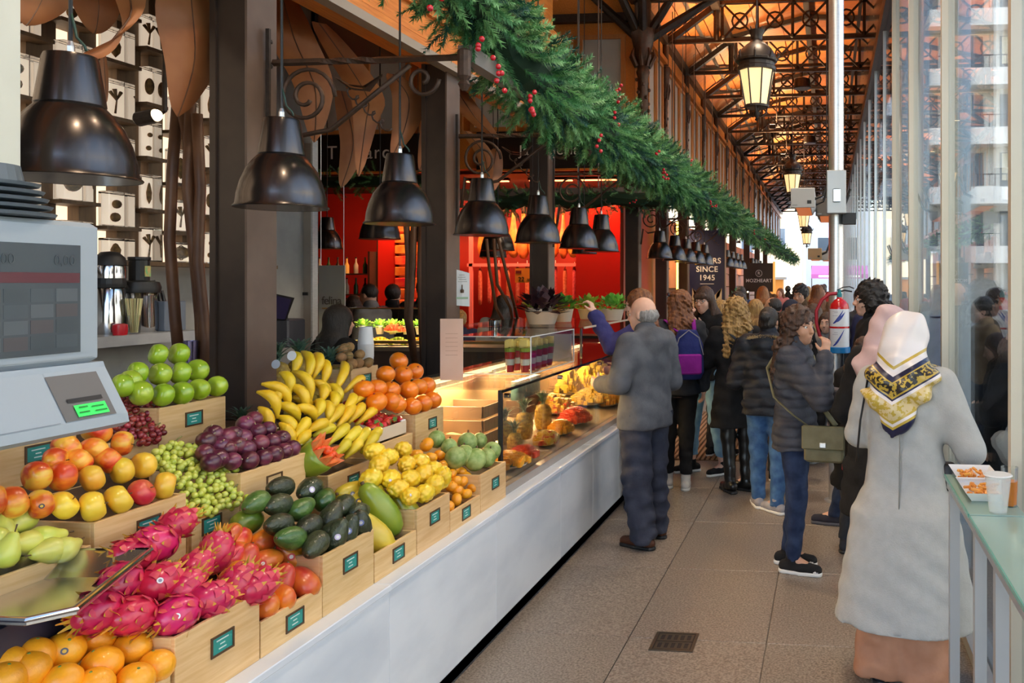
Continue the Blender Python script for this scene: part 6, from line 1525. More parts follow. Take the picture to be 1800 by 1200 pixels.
# rust coloured metal plants: stems with big hanging leaves
CORT = mat('corten_leaf', (.32,.11,.038), .45, metal=.15, col2=(.44,.18,.065), scale=4, bump=.05)
STEMB = mat('corten_stem', (.10,.04,.018), .5, col2=(.16,.07,.03), scale=8)
def leafblade(parent, pts, width, bend=.05, wdir=(0,1,0)):
    pts = [Vector(p) for p in pts]; n = 14; rows = []; wd = Vector(wdir).normalized()
    def at(s):
        f = s*(len(pts)-1); i = min(int(f), len(pts)-2); t = f-i
        p0, p1, p2, p3 = pts[max(i-1,0)], pts[i], pts[i+1], pts[min(i+2,len(pts)-1)]
        return .5*((2*p1)+(p2-p0)*t+(2*p0-5*p1+4*p2-p3)*t*t+(3*p1-p0-3*p2+p3)*t**3)
    for k in range(n+1):
        s = k/n; c = at(s); w = width*math.sin(math.pi*min(1, s*.93+.07))**.8*(1-.25*s) + .003
        tan = (at(min(1,s+.03))-at(max(0,s-.03))).normalized(); nn = tan.cross(wd); nn = nn.normalized() if nn.length > 1e-4 else Vector((1,0,0))
        rows.append([c + wd*w*u + nn*(bend*w*(1-u*u)*4) for u in (-1,-.5,0,.5,1)])
    m = MB().sheet(rows); m.sheet([[p + Vector((.003,.003,.002)) for p in r] for r in rows])
    o = part('leaf', m, CORT, parent, 'all')
    part('midrib', MB().tube([r[2] for r in rows], .004, 5), STEMB, o)
def PX(*l): return [P(px,py,X=X) for px,py,X in l]
mp = thing('metal_plant', 'rust coloured metal plant with huge drooping leaves beside the shelves', 'sculpture', (0,0,0))
for pts in ([(312,180,-3.3),(303,300,-3.3),(298,420,-3.3),(308,560,-3.3),(316,640,-3.3)],[(335,180,-3.2),(330,330,-3.2),(345,480,-3.2),(352,560,-3.2),(356,680,-3.2)],[(346,200,-3.15),(352,330,-3.15),(348,460,-3.15),(362,600,-3.15),(360,680,-3.15)],[(322,200,-3.25),(342,300,-3.22),(350,420,-3.2)]):
    part('stem', MB().tube(PX(*pts), .026, 8), STEMB, mp, 'all')
leafblade(mp, PX((325,-60,-3.1),(330,20,-3.0),(335,110,-3.0),(312,205,-3.05)), .17, .05, (0.3,1,0))
leafblade(mp, PX((195,-60,-3.2),(235,20,-3.0),(205,75,-2.95),(120,108,-2.95)), .11, .06, (0,.6,.8))
leafblade(mp, PX((90,-60,-3.2),(70,-10,-3.1),(45,45,-3.1)), .15, .04, (0,1,0)); leafblade(mp, PX((150,-60,-3.5),(165,0,-3.45),(165,60,-3.45)), .16, .04, (0,1,0)); leafblade(mp, PX((372,-20,-3.3),(376,60,-3.3),(365,125,-3.3)), .05, .04, (0,1,0)); leafblade(mp, PX((180,90,-3.6),(183,140,-3.6),(185,180,-3.6)), .02, .04, (0,1,0))
mp = thing('metal_plant', 'rust coloured metal plant with leaves hanging behind the second lamp', 'sculpture', (0,0,0))
for pts in ([(712,360,-3.2),(718,450,-3.2),(716,560,-3.2),(738,690,-3.2)],[(728,360,-3.15),(726,470,-3.15),(720,560,-3.15),(732,650,-3.15)],[(742,370,-3.1),(738,480,-3.1),(742,600,-3.1),(748,690,-3.1)]): part('stem', MB().tube(PX(*pts), .024, 8), STEMB, mp, 'all')
leafblade(mp, PX((490,-20,-3.3),(510,60,-3.2),(550,150,-3.2),(552,250,-3.25)), .17, .05, (.5,.8,0)); leafblade(mp, PX((560,40,-3.2),(610,110,-3.15),(645,170,-3.15),(642,215,-3.2),(630,310,-3.25)), .13, .05, (.6,.7,0)); leafblade(mp, PX((690,130,-3.1),(716,170,-3.05),(712,220,-3.05),(690,275,-3.1)), .12, .06, (.7,.6,0)); leafblade(mp, PX((760,170,-3.1),(755,230,-3.1),(738,300,-3.15)), .08, .05, (.6,.6,0)); leafblade(mp, PX((600,160,-3.6),(620,250,-3.6),(600,330,-3.65)), .10, .05, (.6,.6,0)); leafblade(mp, PX((655,170,-3.3),(664,200,-3.3),(668,235,-3.3)), .012, .04, (.6,.6,0))
mp = thing('metal_plant', 'rust coloured metal plant with slim stems behind the fourth lamp', 'sculpture', (0,0,0))
for pts in ([(855,420,-3.2),(860,470,-3.2),(872,540,-3.2),(888,570,-3.2)],[(868,420,-3.15),(874,500,-3.15),(897,540,-3.15),(905,590,-3.15)],[(876,420,-3.1),(895,500,-3.1),(910,560,-3.1)]): part('stem', MB().tube(PX(*pts), .016, 8), STEMB, mp, 'all')
leafblade(mp, PX((790,140,-3.1),(830,200,-3.0),(875,245,-2.95)), .10, .05, (.6,.7,.2)); leafblade(mp, PX((818,230,-3.1),(850,270,-3.05),(858,330,-3.1)), .09, .05, (.6,.7,0)); leafblade(mp, PX((872,262,-3.2),(862,315,-3.2),(850,350,-3.2)), .11, .05, (.6,.6,0)); leafblade(mp, PX((760,200,-3.3),(780,280,-3.3),(790,350,-3.3)), .09, .05, (.6,.6,0))
# steel end panel, till, screen with handwriting
ep = thing('steel_partition', 'tall grey steel partition panel behind the pineapples', 'partition', (0,0,0))
part('panel', MB().box(-4.62,-4.13,6.40,6.46,0,2.92), mat('brushed_grey_panel',(.30,.27,.24),.45,metal=.35,col2=(.40,.36,.32),scale=3), ep); part('niche', MB().box(-4.52,-4.42,6.385,6.40,1.95,2.45), SHD, ep); part('hatch', MB().box(-4.385,-4.24,6.388,6.40,2.0,2.24,bev=.012), mat('hatch_white',(.62,.58,.52),.5), ep); part('slot', MB().box(-4.40,-4.16,6.388,6.40,1.70,1.725), BLACK, ep); part('edge', MB().box(-4.13,-4.115,6.39,6.46,0,2.95), STEEL, ep)
o = thing('light_tube', 'slim lit tube lamp in the niche of the steel partition', 'lamp', P(487,430,Y=6.36)); part('tube', MB().box(-.03,.03,-.01,.01,-.18,.18), mat('tube_lamp',(.9,.85,.75),.4,emit=(1,.85,.65),estr=4), o); part('clip', MB().box(-.035,.035,-.012,.012,-.19,-.17), STEEL, o)
ti = thing('cash_till', 'dark touch screen till beside the pineapples', 'till', P(497,560,Y=5.7)); part('body', MB().box(-.17,.11,-.1,.1,-.20,-.0,bev=.01), mat('till_grey',(.04,.04,.05),.4), ti); part('screen', MB().add([(-.15,-.12,.02),(.10,-.12,.0),(.08,-.02,.14),(-.15,-.02,.19)],[(0,1,2,3)]), mat('till_screen',(.03,.025,.07),.15), ti); part('screen_back', MB().add([(-.15,-.11,.01),(.10,-.11,-.01),(.09,-.0,.15),(-.16,-.0,.20)],[(3,2,1,0)]), BLACK, ti); part('stand', MB().box(-.06,.02,-.03,.03,-.02,.10), BLACK, ti)
sc_ = thing('glass_screen', 'frosted white screen with handwriting hanging behind the stall', 'screen', P(584,525,Y=7.9)); part('pane', MB().box(-.14,.135,-.006,.006,-.36,.33), mat('frosted_white',(.55,.60,.62),.35), sc_)
text_part('handwriting', 'felina', mat('grey_ink',(.16,.16,.17),.6), sc_, (0,-.009,-.02), FACE_CAM, .115, .9)
for x in (-.12,.12): part('wire', MB().tube([(x,0,.33),(x,0,1.9)], .004, 5), STEEL, sc_)
# back display of the stall with herbs and cut fruit
bc = thing('back_display', 'rear glass display with gilt rails full of cut fruit and herbs', 'display case', (0,0,0)); GILT = mat('gilt_rail',(.75,.52,.22),.3,metal=.9)
part('body', MB().box(-4.75,-2.52,7.55,8.0,0,1.16), mat('case_dark',(.09,.06,.045),.5), bc); part('lower_rail', MB().box(-4.75,-2.52,7.50,7.56,1.235,1.262), GILT, bc); part('upper_rail', MB().box(-4.75,-3.72,7.52,7.54,1.555,1.567), GILT, bc); part('deck', MB().box(-4.75,-2.52,7.56,8.0,1.16,1.20), mat('case_deck',(.35,.26,.18),.4), bc); part('glass', MB().box(-4.6,-3.72,7.52,7.53,1.262,1.555), CASEGLASS, bc); part('glass_top', MB().box(-4.6,-3.72,7.53,7.95,1.556,1.564), CASEGLASS, bc)
l = bpy.data.lights.new('case_glow','AREA'); l.energy = 14; l.size = .8; l.size_y = .15; l.shape = 'RECTANGLE'; l.color = (1,.78,.45); link('case_glow', l, bc, (-4.15,7.75,1.545))
HERB = mat('herb_green',(.10,.30,.03),.6,col2=(.30,.48,.06),scale=20)
def leafball(n, r, lw, seed, m, sq=.7):
    rr = random.Random(seed); b = MB()
    for k in range(n):
        a = rr.uniform(0,6.28); e = rr.uniform(-.1,1.4); d = Vector((math.cos(a)*math.cos(e), math.sin(a)*math.cos(e), math.sin(e)*sq)); c = d*r*rr.uniform(.55,1); u = d.cross(Vector((0,0,1))); u = (u.normalized() if u.length > .01 else Vector((1,0,0)))*lw; t = (d + Vector((rr.uniform(-.5,.5),rr.uniform(-.5,.5),rr.uniform(-.2,.5)))).normalized()*lw*1.7
        b.add([c-t*.4, c+u*.8+t*.3+Vector((0,0,lw*.2)), c+t, c-u*.8+t*.3+Vector((0,0,lw*.2))], [(0,1,2,3)])
    return b.mesh('leaves', m, 'all')
HB = leafball(70,.085,.020,1,HERB)
for k, px in enumerate((638,668,690,715,738,762)):
    o = thing('herb_pot', 'leafy herb pot in the rear display, %s from left' % ordn(k), 'herb pot', P(px,575,Y=7.85), 0, 'herbs in the rear display'); o.location.z = 1.32+.05
    link('leaves', HB, o)['kind'] = 'stuff'; part('pot', MB().lathe([(.03,-.07),(.045,.01),(.04,.01)], 10), mat('pot_white',(.6,.58,.5),.5), o)
def mound(name, label, c, r, h, m1, seed, n=60, br=.012, cat='cut fruit', tray=True, grp=None):
    rr = random.Random(seed); t = thing(name, label, cat, c, 0, grp); b = MB()
    for k in range(n):
        a = rr.uniform(0,6.28); q = math.sqrt(rr.random()); b.box(*[v for ax in ((q*r[0]*math.cos(a)),) for v in (ax-br*rr.uniform(.6,1.2), ax+br)], *[v for ax in ((q*r[1]*math.sin(a)),) for v in (ax-br, ax+br*rr.uniform(.6,1.2))], h*(1-q*q)*rr.uniform(.6,1)+.01, h*(1-q*q)+.01+br*2)
    part('pieces', b, m1, t)['kind'] = 'stuff'
    if tray: part('tray', MB().lathe([(.7,0),(1.0,.02),(1.04,.022),(.98,.012),(.6,.004)], 16, sx=r[0], sy=r[1]), mat('clear_tray',(.75,.72,.65),.2), t)
    return t
YEL = mat('cut_pineapple',(.90,.58,.04),.35,col2=(.95,.70,.12),scale=30); REDF = mat('cut_melon',(.75,.06,.03),.35,col2=(.85,.15,.06),scale=30); GRF = mat('cut_kiwi',(.25,.36,.03),.35,col2=(.5,.55,.1),scale=40); ORF = mat('cut_mango',(.92,.36,.02),.35,col2=(.95,.5,.05),scale=30); MIX = mat('fruit_mix',(.90,.50,.03),.35,col2=(.80,.07,.03),col3=(.93,.68,.15),scale=28,lo=.4,hi=.6)
for k,(px,m1,n) in enumerate(((648,YEL,'yellow pineapple cubes'),(668,YEL,'pale pineapple cubes'),(694,REDF,'red strawberries piled high'),(700,GRF,'green kiwi slices'),(735,ORF,'orange melon cubes'),(757,REDF,'red melon cubes'))):
    q = P(px,588,Y=7.7 if k not in (2,) else 7.8); q.z = 1.20 + (.12 if k == 2 else 0); mound('fruit_tray', 'tray of %s in the rear display' % n, q, (.10,.08), .05, m1, k, 50)
# paper cups by the kiwis, notice on post, pink paper sheet, steel canister
o = thing('paper_cup_stack', 'stack of white paper cups behind the kiwis', 'cups', P(643,632,X=-2.72)); m = MB()
for k in range(10): part('cup', MB().lathe([(.038,-.05+.008*k),(.045,.02+.008*k),(.047,.022+.008*k),(.043,.02+.008*k)], 18), MATS['white_paper'] if 'white_paper' in MATS else mat('white_paper',(.80,.79,.77),.6), o, True)
part('top_cup', MB().lathe([(.045,.02),(.036,.125),(1e-6,.125)], 18, (0,0,.07)), MATS['white_paper'], o, True); part('holder', MB().lathe([(.045,-.22),(.042,-.05)], 16), STEEL, o, True)
nt_ = thing('paper_notice', 'white paper notice taped on the post above the oranges', 'notice', P(812,505,Y=5.95)); nt_.rotation_euler = (0,0,R(35))
part('sheet', MB().sheet([[(-.055,0,-.13),(.0,-.006,-.135),(.055,0,-.14)],[(-.055,0,.135),(0,-.006,.12),(.055,0,.105)]]), mat('notice_paper',(.72,.75,.76),.6), nt_); part('green_bar', MB().box(-.042,.042,-.008,-.007,-.085,-.07), mat('notice_green',(.35,.5,.35),.6), nt_); part('drawing', MB().lathe([(.012,-.04),(.014,-.02),(.004,-.01),(.004,.02)], 8, (0,-.008,0)), DKW, nt_)
for k in range(4): part('print_line', MB().box(-.03+.01*(k%2),.035-.006*k,-.008,-.007,.04+.016*k,.045+.016*k), mat('print_grey2',(.4,.42,.44),.6), nt_)
o = thing('menu_sheet', 'tall pinkish paper menu in a clear stand on the glass case', 'menu', P(794,620,X=-2.2)); o.rotation_euler = (0,0,R(12)); o.location.z = 1.41; part('sheet', MB().box(-.065,.065,-.003,.003,-.18,.18), mat('pink_paper',(.72,.48,.36),.6,col2=(.78,.55,.43),scale=5), o)
for k in range(6): part('print_line', MB().box(-.035,.035,-.0035,-.003,.09-.025*k,.094-.025*k), mat('faint_print',(.6,.38,.28),.6), o)
o = thing('steel_canister', 'small ribbed steel canister behind the display shelf', 'canister', P(870,577,Y=6.9)); part('body', MB().lathe([(.05,-.08),(.052,-.07),(.05,-.06),(.05,.06),(.052,.07),(.048,.075),(.046,-.07),(1e-6,-.07)], 20), CHR, o, True); part('rim', MB().lathe([(.05,.068),(.055,.072),(.05,.078)], 20), CHR, o)
# ================================================================ GLASS CASE ON THE COUNTER
gc = thing('glass_case', 'long glass display case of cut fruit on the marble counter', 'display case', (0,0,0))
CX, CB, CT = -1.78, -2.42, 1.215
part('sill', MB().box(CX-.005,CX+.05,4.39,8.0,.655,.70), mat('case_sill',(.50,.45,.40),.25,metal=.6), gc)
part('back_board', MB().box(CB-.02,CB,4.46,8.0,.655,CT), mat('case_back',(.30,.20,.11),.5), gc)
part('deck', MB().add([(CX,4.46,.70),(CX,8.0,.70),(CB,8.0,.84),(CB,4.46,.84),(CX,4.46,.66),(CX,8.0,.66),(CB,8.0,.66),(CB,4.46,.66)],[(0,1,2,3),(7,6,5,4),(0,4,5,1),(1,5,6,2),(2,6,7,3),(3,7,4,0)]), mat('case_deck2',(.42,.30,.18),.35,col2=(.5,.36,.22),scale=4), gc)
for a, b in ((4.46,5.42),(5.425,6.38),(6.385,7.30),(7.305,8.0)): part('front_pane', MB().box(CX,CX+.008,a,b,.70,CT), CASEGLASS, gc)
part('end_pane', MB().box(CB,CX,4.45,4.457,.70,CT), CASEGLASS, gc); part('corner_post', MB().box(CX-.008,CX+.012,4.44,4.462,.70,CT), BLACK, gc)
for a, b in ((4.46,6.38),(6.385,8.0)): part('top_pane', MB().box(CB-.05,CX+.05,a,b,CT,CT+.010), CASEGLASS, gc)
part('top_edge', MB().box(CX+.045,CX+.052,4.36,8.0,CT-.002,CT+.012), GREENGLASS, gc)
for y in (4.50,5.42,6.38,7.30): part('clamp', MB().lathe([(.014,0),(.014,.03)], 10, (CX+.006,y,CT-.035), Matrix.Rotation(R(90),3,'Y')), CHR, gc)
part('lamp_strip', MB().box(CB+.02,CB+.05,4.5,8.0,CT-.03,CT-.01), mat('strip_lamp',(1,.8,.5),.4,emit=(1,.70,.34),estr=5), gc)
for y in (5.0,6.2,7.4):
    l = bpy.data.lights.new('strip_glow','AREA'); l.energy = 22; l.shape = 'RECTANGLE'; l.size = .06; l.size_y = .9; l.color = (1,.66,.30); link('strip_glow', l, gc, (CB+.06,y,CT-.035), (0,R(-25),0))
dk = lambda x: .70 + (CX-x)*.14/.64
def on_deck(px, py, X): 
    q = P(px, py, X=X); q.z = dk(q.x)+.002; return q
for (px,X,s,lb) in ((888,-2.06,.85,'leftmost pineapple inside the glass case'),(921,-2.02,1.0,'pineapple with paper label inside the glass case'),(955,-2.02,1.0,'rightmost pineapple inside the glass case'),(905,-1.92,.8,'front pineapple inside the glass case')):
    q = on_deck(px,800,X); q.z += .09*s; pineapple(q, lb, s, 'pineapples in the glass case', nl=20)
MIXY = mat('pineapple_mix',(.90,.55,.03),.35,col2=(.95,.72,.2),scale=30)
for k,(px,py,X,m1,n,r,h) in enumerate(((975,735,-2.15,MIX,'mixed pineapple and strawberry pieces',(.16,.20),.10),(1040,735,-2.05,MIXY,'pineapple chunks with one strawberry ring',(.17,.28),.09),(1010,760,-1.93,REDF,'red papaya slices',(.11,.18),.08),(985,770,-1.90,ORF,'orange mango slices',(.08,.12),.06),(1062,705,-2.10,YEL,'stacked pineapple sticks',(.16,.30),.14),(1030,705,-2.28,YEL,'pineapple cups at the back',(.12,.25),.16),(890,810,-1.88,ORF,'orange chips in a bag',(.12,.14),.05),(920,815,-1.86,REDF,'strawberry and nut mix',(.08,.09),.05),(1000,690,-2.30,YEL,'upright pineapple sticks near the middle pane',(.10,.22),.18),(1050,690,-2.30,MIXY,'pineapple wedges along the back',(.12,.35),.17),(1075,725,-1.92,ORF,'orange melon cubes beside the grey hoodie man',(.11,.30),.08),(1072,690,-2.2,MIX,'mixed fruit salad at the far end',(.16,.40),.12),(960,800,-1.88,MIX,'nut and raisin mix by the sill',(.07,.12),.05))):
    mound('cut_fruit_heap', 'heap of %s in the glass case' % n, on_deck(px,py,X), r, h, m1, 30+k, 130, .016, 'cut fruit')
o = thing('price_plate', 'green price plate at the front of the glass case', 'price plate', P(902,808,X=-1.83)); o.rotation_euler = (0,0,R(70)); part('plate', MB().box(-.06,.06,-.002,.002,-.035,.03), CARD, o); part('foot', MB().box(-.05,.05,-.03,.03,-.04,-.035), CARD, o)
o = thing('jar_row', 'row of small lidded glass jars inside the case', 'jars', on_deck(910,740,-2.3)); 
for k in range(7):
    j_ = part('jar', MB().lathe([(.03,0),(.032,.01),(.032,.10),(.026,.12)], 10, (0,.075*k-.05,.12)), mat('jar_teal',(.10,.22,.24),.2), o, True); part('lid', MB().lathe([(.03,.0),(.03,.018),(1e-6,.02)], 10, (0,.075*k-.05,.24)), STEEL, j_)
part('stand', MB().box(-.05,.05,-.1,.52,0,.12), DKW, o)
o = thing('wooden_crate', 'dark wooden crate at the near end of the case interior', 'crate', P(822,745,X=-2.25)); o.location.z = dk(-2.25)+.005
for z in (.0,.085,.17): part('slat', MB().box(.16,.172,-.15,.15,z,z+.07), DKW, o); part('slat', MB().box(-.16,.16,-.162,-.15,z,z+.07), DKW, o)
part('back', MB().box(-.16,.16,.14,.15,0,.24), DKW, o)
for k,(px,py) in enumerate(((838,800),(850,802),(862,800))):
    o = thing('snack_tub', 'small white tub inside the case, %s from left' % ordn(k), 'tub', on_deck(px,py,-1.98), 0, 'tubs in the case'); part('tub', MB().lathe([(.03,0),(.036,.06),(.034,.06),(.028,.004)], 14), MATS['white_paper'], o, True); part('lid', MB().lathe([(.038,.06),(.038,.068),(1e-6,.07)], 14), mat('tub_lid',(.5,.12,.06),.5), o)
# acrylic box with fruit cups on the case
ab_ = thing('acrylic_box', 'clear acrylic box guarding the layered fruit cups', 'acrylic box', (0,0,CT+.011)); x0,x1,y0,y1,h = -2.36,-1.86,5.15,6.05,.235
part('front', MB().box(x1-.004,x1,y0,y1,0,h), CASEGLASS, ab_); part('near_side', MB().box(x0,x1,y0,y0+.004,0,h), CASEGLASS, ab_); part('far_side', MB().box(x0,x1,y1-.004,y1,0,h), CASEGLASS, ab_); part('top', MB().box(x0,x1,y0,y1,h,h+.004), CASEGLASS, ab_)
ED = mat('acrylic_edge',(.75,.78,.78),.2)
for (a,b) in (((x1,y0,0),(x1,y0,h)),((x1,y1,0),(x1,y1,h)),((x0,y0,h),(x1,y0,h)),((x1,y0,h),(x1,y1,h)),((x0,y0,0),(x1,y0,0)),((x1,y0,0),(x1,y1,0))): part('edge', MB().bar(a,b,.006), ED, ab_)
part('white_backing', MB().box(-2.14,-1.87,6.02,6.03,.0,.20), mat('frosted_sheet',(.62,.63,.64),.3), ab_)
CUPM = [mat('berry_red',(.55,.01,.02),.3), mat('cream_layer',(.85,.80,.68),.4), mat('kiwi_layer',(.30,.42,.04),.35), mat('melon_top',(.90,.72,.22),.4)]
def fruit_cup(loc, lab):
    t = thing('fruit_cup', lab, 'fruit cup', loc, 0, 'layered fruit cups'); lv = [(0,.024),(.045,.028),(.085,.031),(.13,.035),(.155,.036)]
    for k, m_ in enumerate((0,1,0,2)): part(['berry_layer','cream_layer','strawberry_layer','kiwi_layer'][k], MB().lathe([(lv[k][1]-.001,lv[k][0]+.002),(lv[k+1][1]-.001,lv[k+1][0])], 14), CUPM[m_], t)
    part('cup', MB().lathe([(.025,0),(.039,.165),(.040,.168)], 16), CASEGLASS, t, True)
    rr = random.Random(loc[1]); b = MB()
    for q in range(9): a = rr.uniform(0,6.28); z = rr.uniform(.15,.17); c = (.018*math.cos(a), .018*math.sin(a)); b.box(c[0]-.014,c[0]+.014,c[1]-.014,c[1]+.014,z,z+rr.uniform(.02,.045))
    part('melon_pieces', b, CUPM[3], t)['kind'] = 'stuff'
for i in range(2):
    for k in range(5): fruit_cup((-1.93-.10*i-.0*k, 5.24+.115*k, CT+.013), 'layered red, white and green fruit cup, %s from left in %s row' % (ordn(k), ['front','back'][i]))
# rear shelf of the case and pots of lettuce on it
rs = thing('rear_shelf', 'raised glass shelf carrying the lettuce pots behind the case', 'shelf', (0,0,0)); part('pane', MB().box(-2.95,-1.84,6.25,7.95,1.455,1.465), CASEGLASS, rs)
for (x,y) in ((-1.87,6.27),(-2.93,6.27),(-1.87,7.93),(-2.93,7.93)): part('leg', MB().box(x-.008,x+.008,y-.008,y+.008,1.226,1.455), CHR, rs)
part('edge', MB().box(-1.845,-1.835,6.25,7.95,1.453,1.467), mat('shelf_edge_pale',(.7,.6,.45),.3), rs)
def pot(px, py, X, lab, lm, r, h, seed, n=80, lw=.035):
    q = P(px,py,X=X); q.z = 1.466; t = thing('lettuce_pot', lab, 'potted plant', q, 0, 'lettuce pots'); part('pot', MB().lathe([(r*.52,0),(r*.68,h),(r*.70,h),(r*.62,h-.01),(1e-6,h-.015)], 18), mat('cream_pot',(.66,.55,.42),.5), t, True); o = link('leaves', leafball(n, r, lw, seed, lm, .75), t, (0,0,h)); o['kind'] = 'stuff'
PUR = mat('purple_lettuce',(.035,.012,.018),.45,col2=(.09,.03,.035),scale=20); LIM = mat('lime_lettuce',(.30,.48,.03),.5,col2=(.48,.62,.08),scale=25); GRN = mat('green_lettuce',(.10,.36,.03),.5,col2=(.22,.48,.06),scale=25)
pot(953,560,-2.32,'dark purple lettuce in cream pot behind the case',PUR,.20,.10,1,90,.05); pot(990,560,-2.28,'bright green lettuce in white pot beside the purple one',GRN,.13,.11,2,80,.035); pot(1035,545,-2.22,'lime green lettuce pot behind the raised hand',LIM,.15,.09,3,110,.03); pot(1076,550,-1.93,'green lettuce in cream pot beside the woman in glasses',GRN,.16,.10,4,110,.03); pot(938,560,-2.75,'small lime lettuce pot half hidden by the purple one',LIM,.12,.10,5,60,.03)
# ================================================================ WEIGHING MACHINE
sm = thing('weighing_machine', 'grey shop weighing machine with screen, printer and steel pan', 'scale', (0,0,0))
SG = mat('scale_grey',(.36,.42,.47),.42,metal=.15); SG2 = mat('scale_grey_dark',(.22,.26,.30),.45)
part('head', MB().box(-2.05,-1.90,1.30,2.034,1.594,1.955,bev=.012), SG, sm)
hd = part('bezel', MB().box(-1.90,-1.896,1.32,2.012,1.61,1.94), SG, sm)
scr = part('screen', MB().box(-1.896,-1.8935,1.34,1.965,1.625,1.895), mat('screen_glass',(.05,.07,.085),.12,spec=.7), sm)
part('screen_band', MB().box(-1.8935,-1.8928,1.36,1.962,1.80,1.825), mat('band_red',(.10,.02,.032),.3), scr)
cells = [mat('cell_%d'%k, c, .25) for k, c in enumerate(((.06,.08,.095),(.085,.105,.12),(.075,.072,.08),(.05,.068,.08)))]
for r in range(4):
    for c in range(9): part('screen_key', MB().box(-1.8935,-1.8929,1.36+.067*c,1.42+.067*c,1.64+.038*r,1.672+.038*r), cells[(r*3+c*5)%4], scr)
DIG = mat('digit_dark',(.03,.045,.055),.4)
for body, y in (('4,392',1.60),('0,00',1.76),('0,00',1.92)): text_part('digits', body, DIG, scr, (-1.8930,y,1.855), (R(90),0,R(90)), .035, depth=.0003)
rows = [(-1.90,1.594),(-1.895,1.58),(-1.83,1.46),(-1.825,1.437),(-1.845,1.425),(-2.02,1.43),(-2.05,1.594)]
part('keyboard_body', MB().prism(rows, 'y', 1.30, 2.040), SG, sm)
def onslope(y0, y1, s0, s1, up=.002):
    a = Vector((-1.895,0,1.58)); b = Vector((-1.83,0,1.46)); n = Vector((.88,0,.475)); pA, pB = a.lerp(b,s0)+n*up, a.lerp(b,s1)+n*up
    return MB().add([(pA.x,y0,pA.z),(pA.x,y1,pA.z),(pB.x,y1,pB.z),(pB.x,y0,pB.z)], [(0,1,2,3),(3,2,1,0)])
part('printer_panel', onslope(1.86,2.005,.08,.98,.002), mat('panel_brown_grey',(.14,.135,.13),.4), sm); part('paper_slot', onslope(1.885,1.985,.56,.64,.004), BLACK, sm)
pt = part('paper_label', onslope(1.895,1.985,.70,.93,.005), mat('label_green',(.04,.80,.12),.5,emit=(.05,1,.15),estr=.25), sm)
for k,(a,b,s0) in enumerate(((1.94,1.975,.76),(1.945,1.98,.85),(1.905,1.93,.74),(1.90,1.93,.84))): part('print_line', onslope(a,b,s0,s0+.03,.007), mat('label_ink',(.01,.25,.04),.6), pt)
part('key_seam', onslope(1.30,1.845,.975,.99,.002), SG2, sm)
part('neck', MB().box(-2.20,-2.11,1.34,1.50,1.0,1.75), SG2, sm); part('neck_arm', MB().box(-2.20,-2.05,1.34,1.50,1.70,1.80), SG2, sm); part('pan_arm', MB().box(-2.12,-1.9,1.4,1.6,.985,1.007), SG2, sm)
part('base', MB().prism([(-2.34,1.5),(-1.93,1.5),(-1.90,1.72),(-1.945,2.05),(-2.34,2.05)],'z',.87,.998), mat('scale_navy',(.035,.035,.06),.4), sm)
# pan
PL = [(-1.892,2.19),(-1.715,1.77),(-1.77,1.70),(-2.22,1.69),(-2.36,1.80),(-2.30,2.02),(-2.10,2.16)]
pcx, pcy = -2.03, 1.93
def pan_loop(f, z): return [(pcx+(x-pcx)*f, pcy+(y-pcy)*f, z) for x, y in PL]
L0, L1, L2, L3 = pan_loop(1.0,1.040), pan_loop(1.0,1.052), pan_loop(.95,1.055), pan_loop(.66,1.003)
m = MB()
for A, B in ((L0,L1),(L1,L2),(L2,L3)):
    for k in range(7): m.add([A[k],A[(k+1)%7],B[(k+1)%7],B[k]],[(0,1,2,3),(3,2,1,0)])
m.add(L3,[tuple(range(7)),tuple(range(6,-1,-1))]); part('pan', m, mat('pan_steel',(.72,.68,.62),.24,metal=.95), sm); part('pan_rim', MB().tube(L1+[L1[0]], .006, 6), CHR, sm)
bt = thing('tray_stack', 'stack of dark grey plastic trays on the weighing machine', 'trays', (-1.98,1.80,1.957))
TG = mat('tray_grey',(.12,.145,.165),.45)
for k in range(5): part('tray', MB().lathe([(.05,.0),(.13-.008*k,.004),(.135-.008*k,.012),(.05,.016)], 24, (0,0,.018*k), sx=.8, sy=1.15), TG, bt)
part('top_block', MB().lathe([(.085,.085),(.075,.125),(1e-6,.126)], 20, sx=.7, sy=.95), TG, bt)
o = thing('pale_pillar', 'narrow pale metal pillar at the left frame edge', 'pillar', (0,0,0)); part('shaft', MB().box(-2.16,-2.08,1.86,1.985,1.955,4.0,bev=.004), mat('pillar_cream',(.62,.62,.52),.4,col2=(.68,.68,.58),scale=3), o); part('base_plate', MB().box(-2.19,-2.05,1.83,2.05,1.945,1.955), STEEL, o)
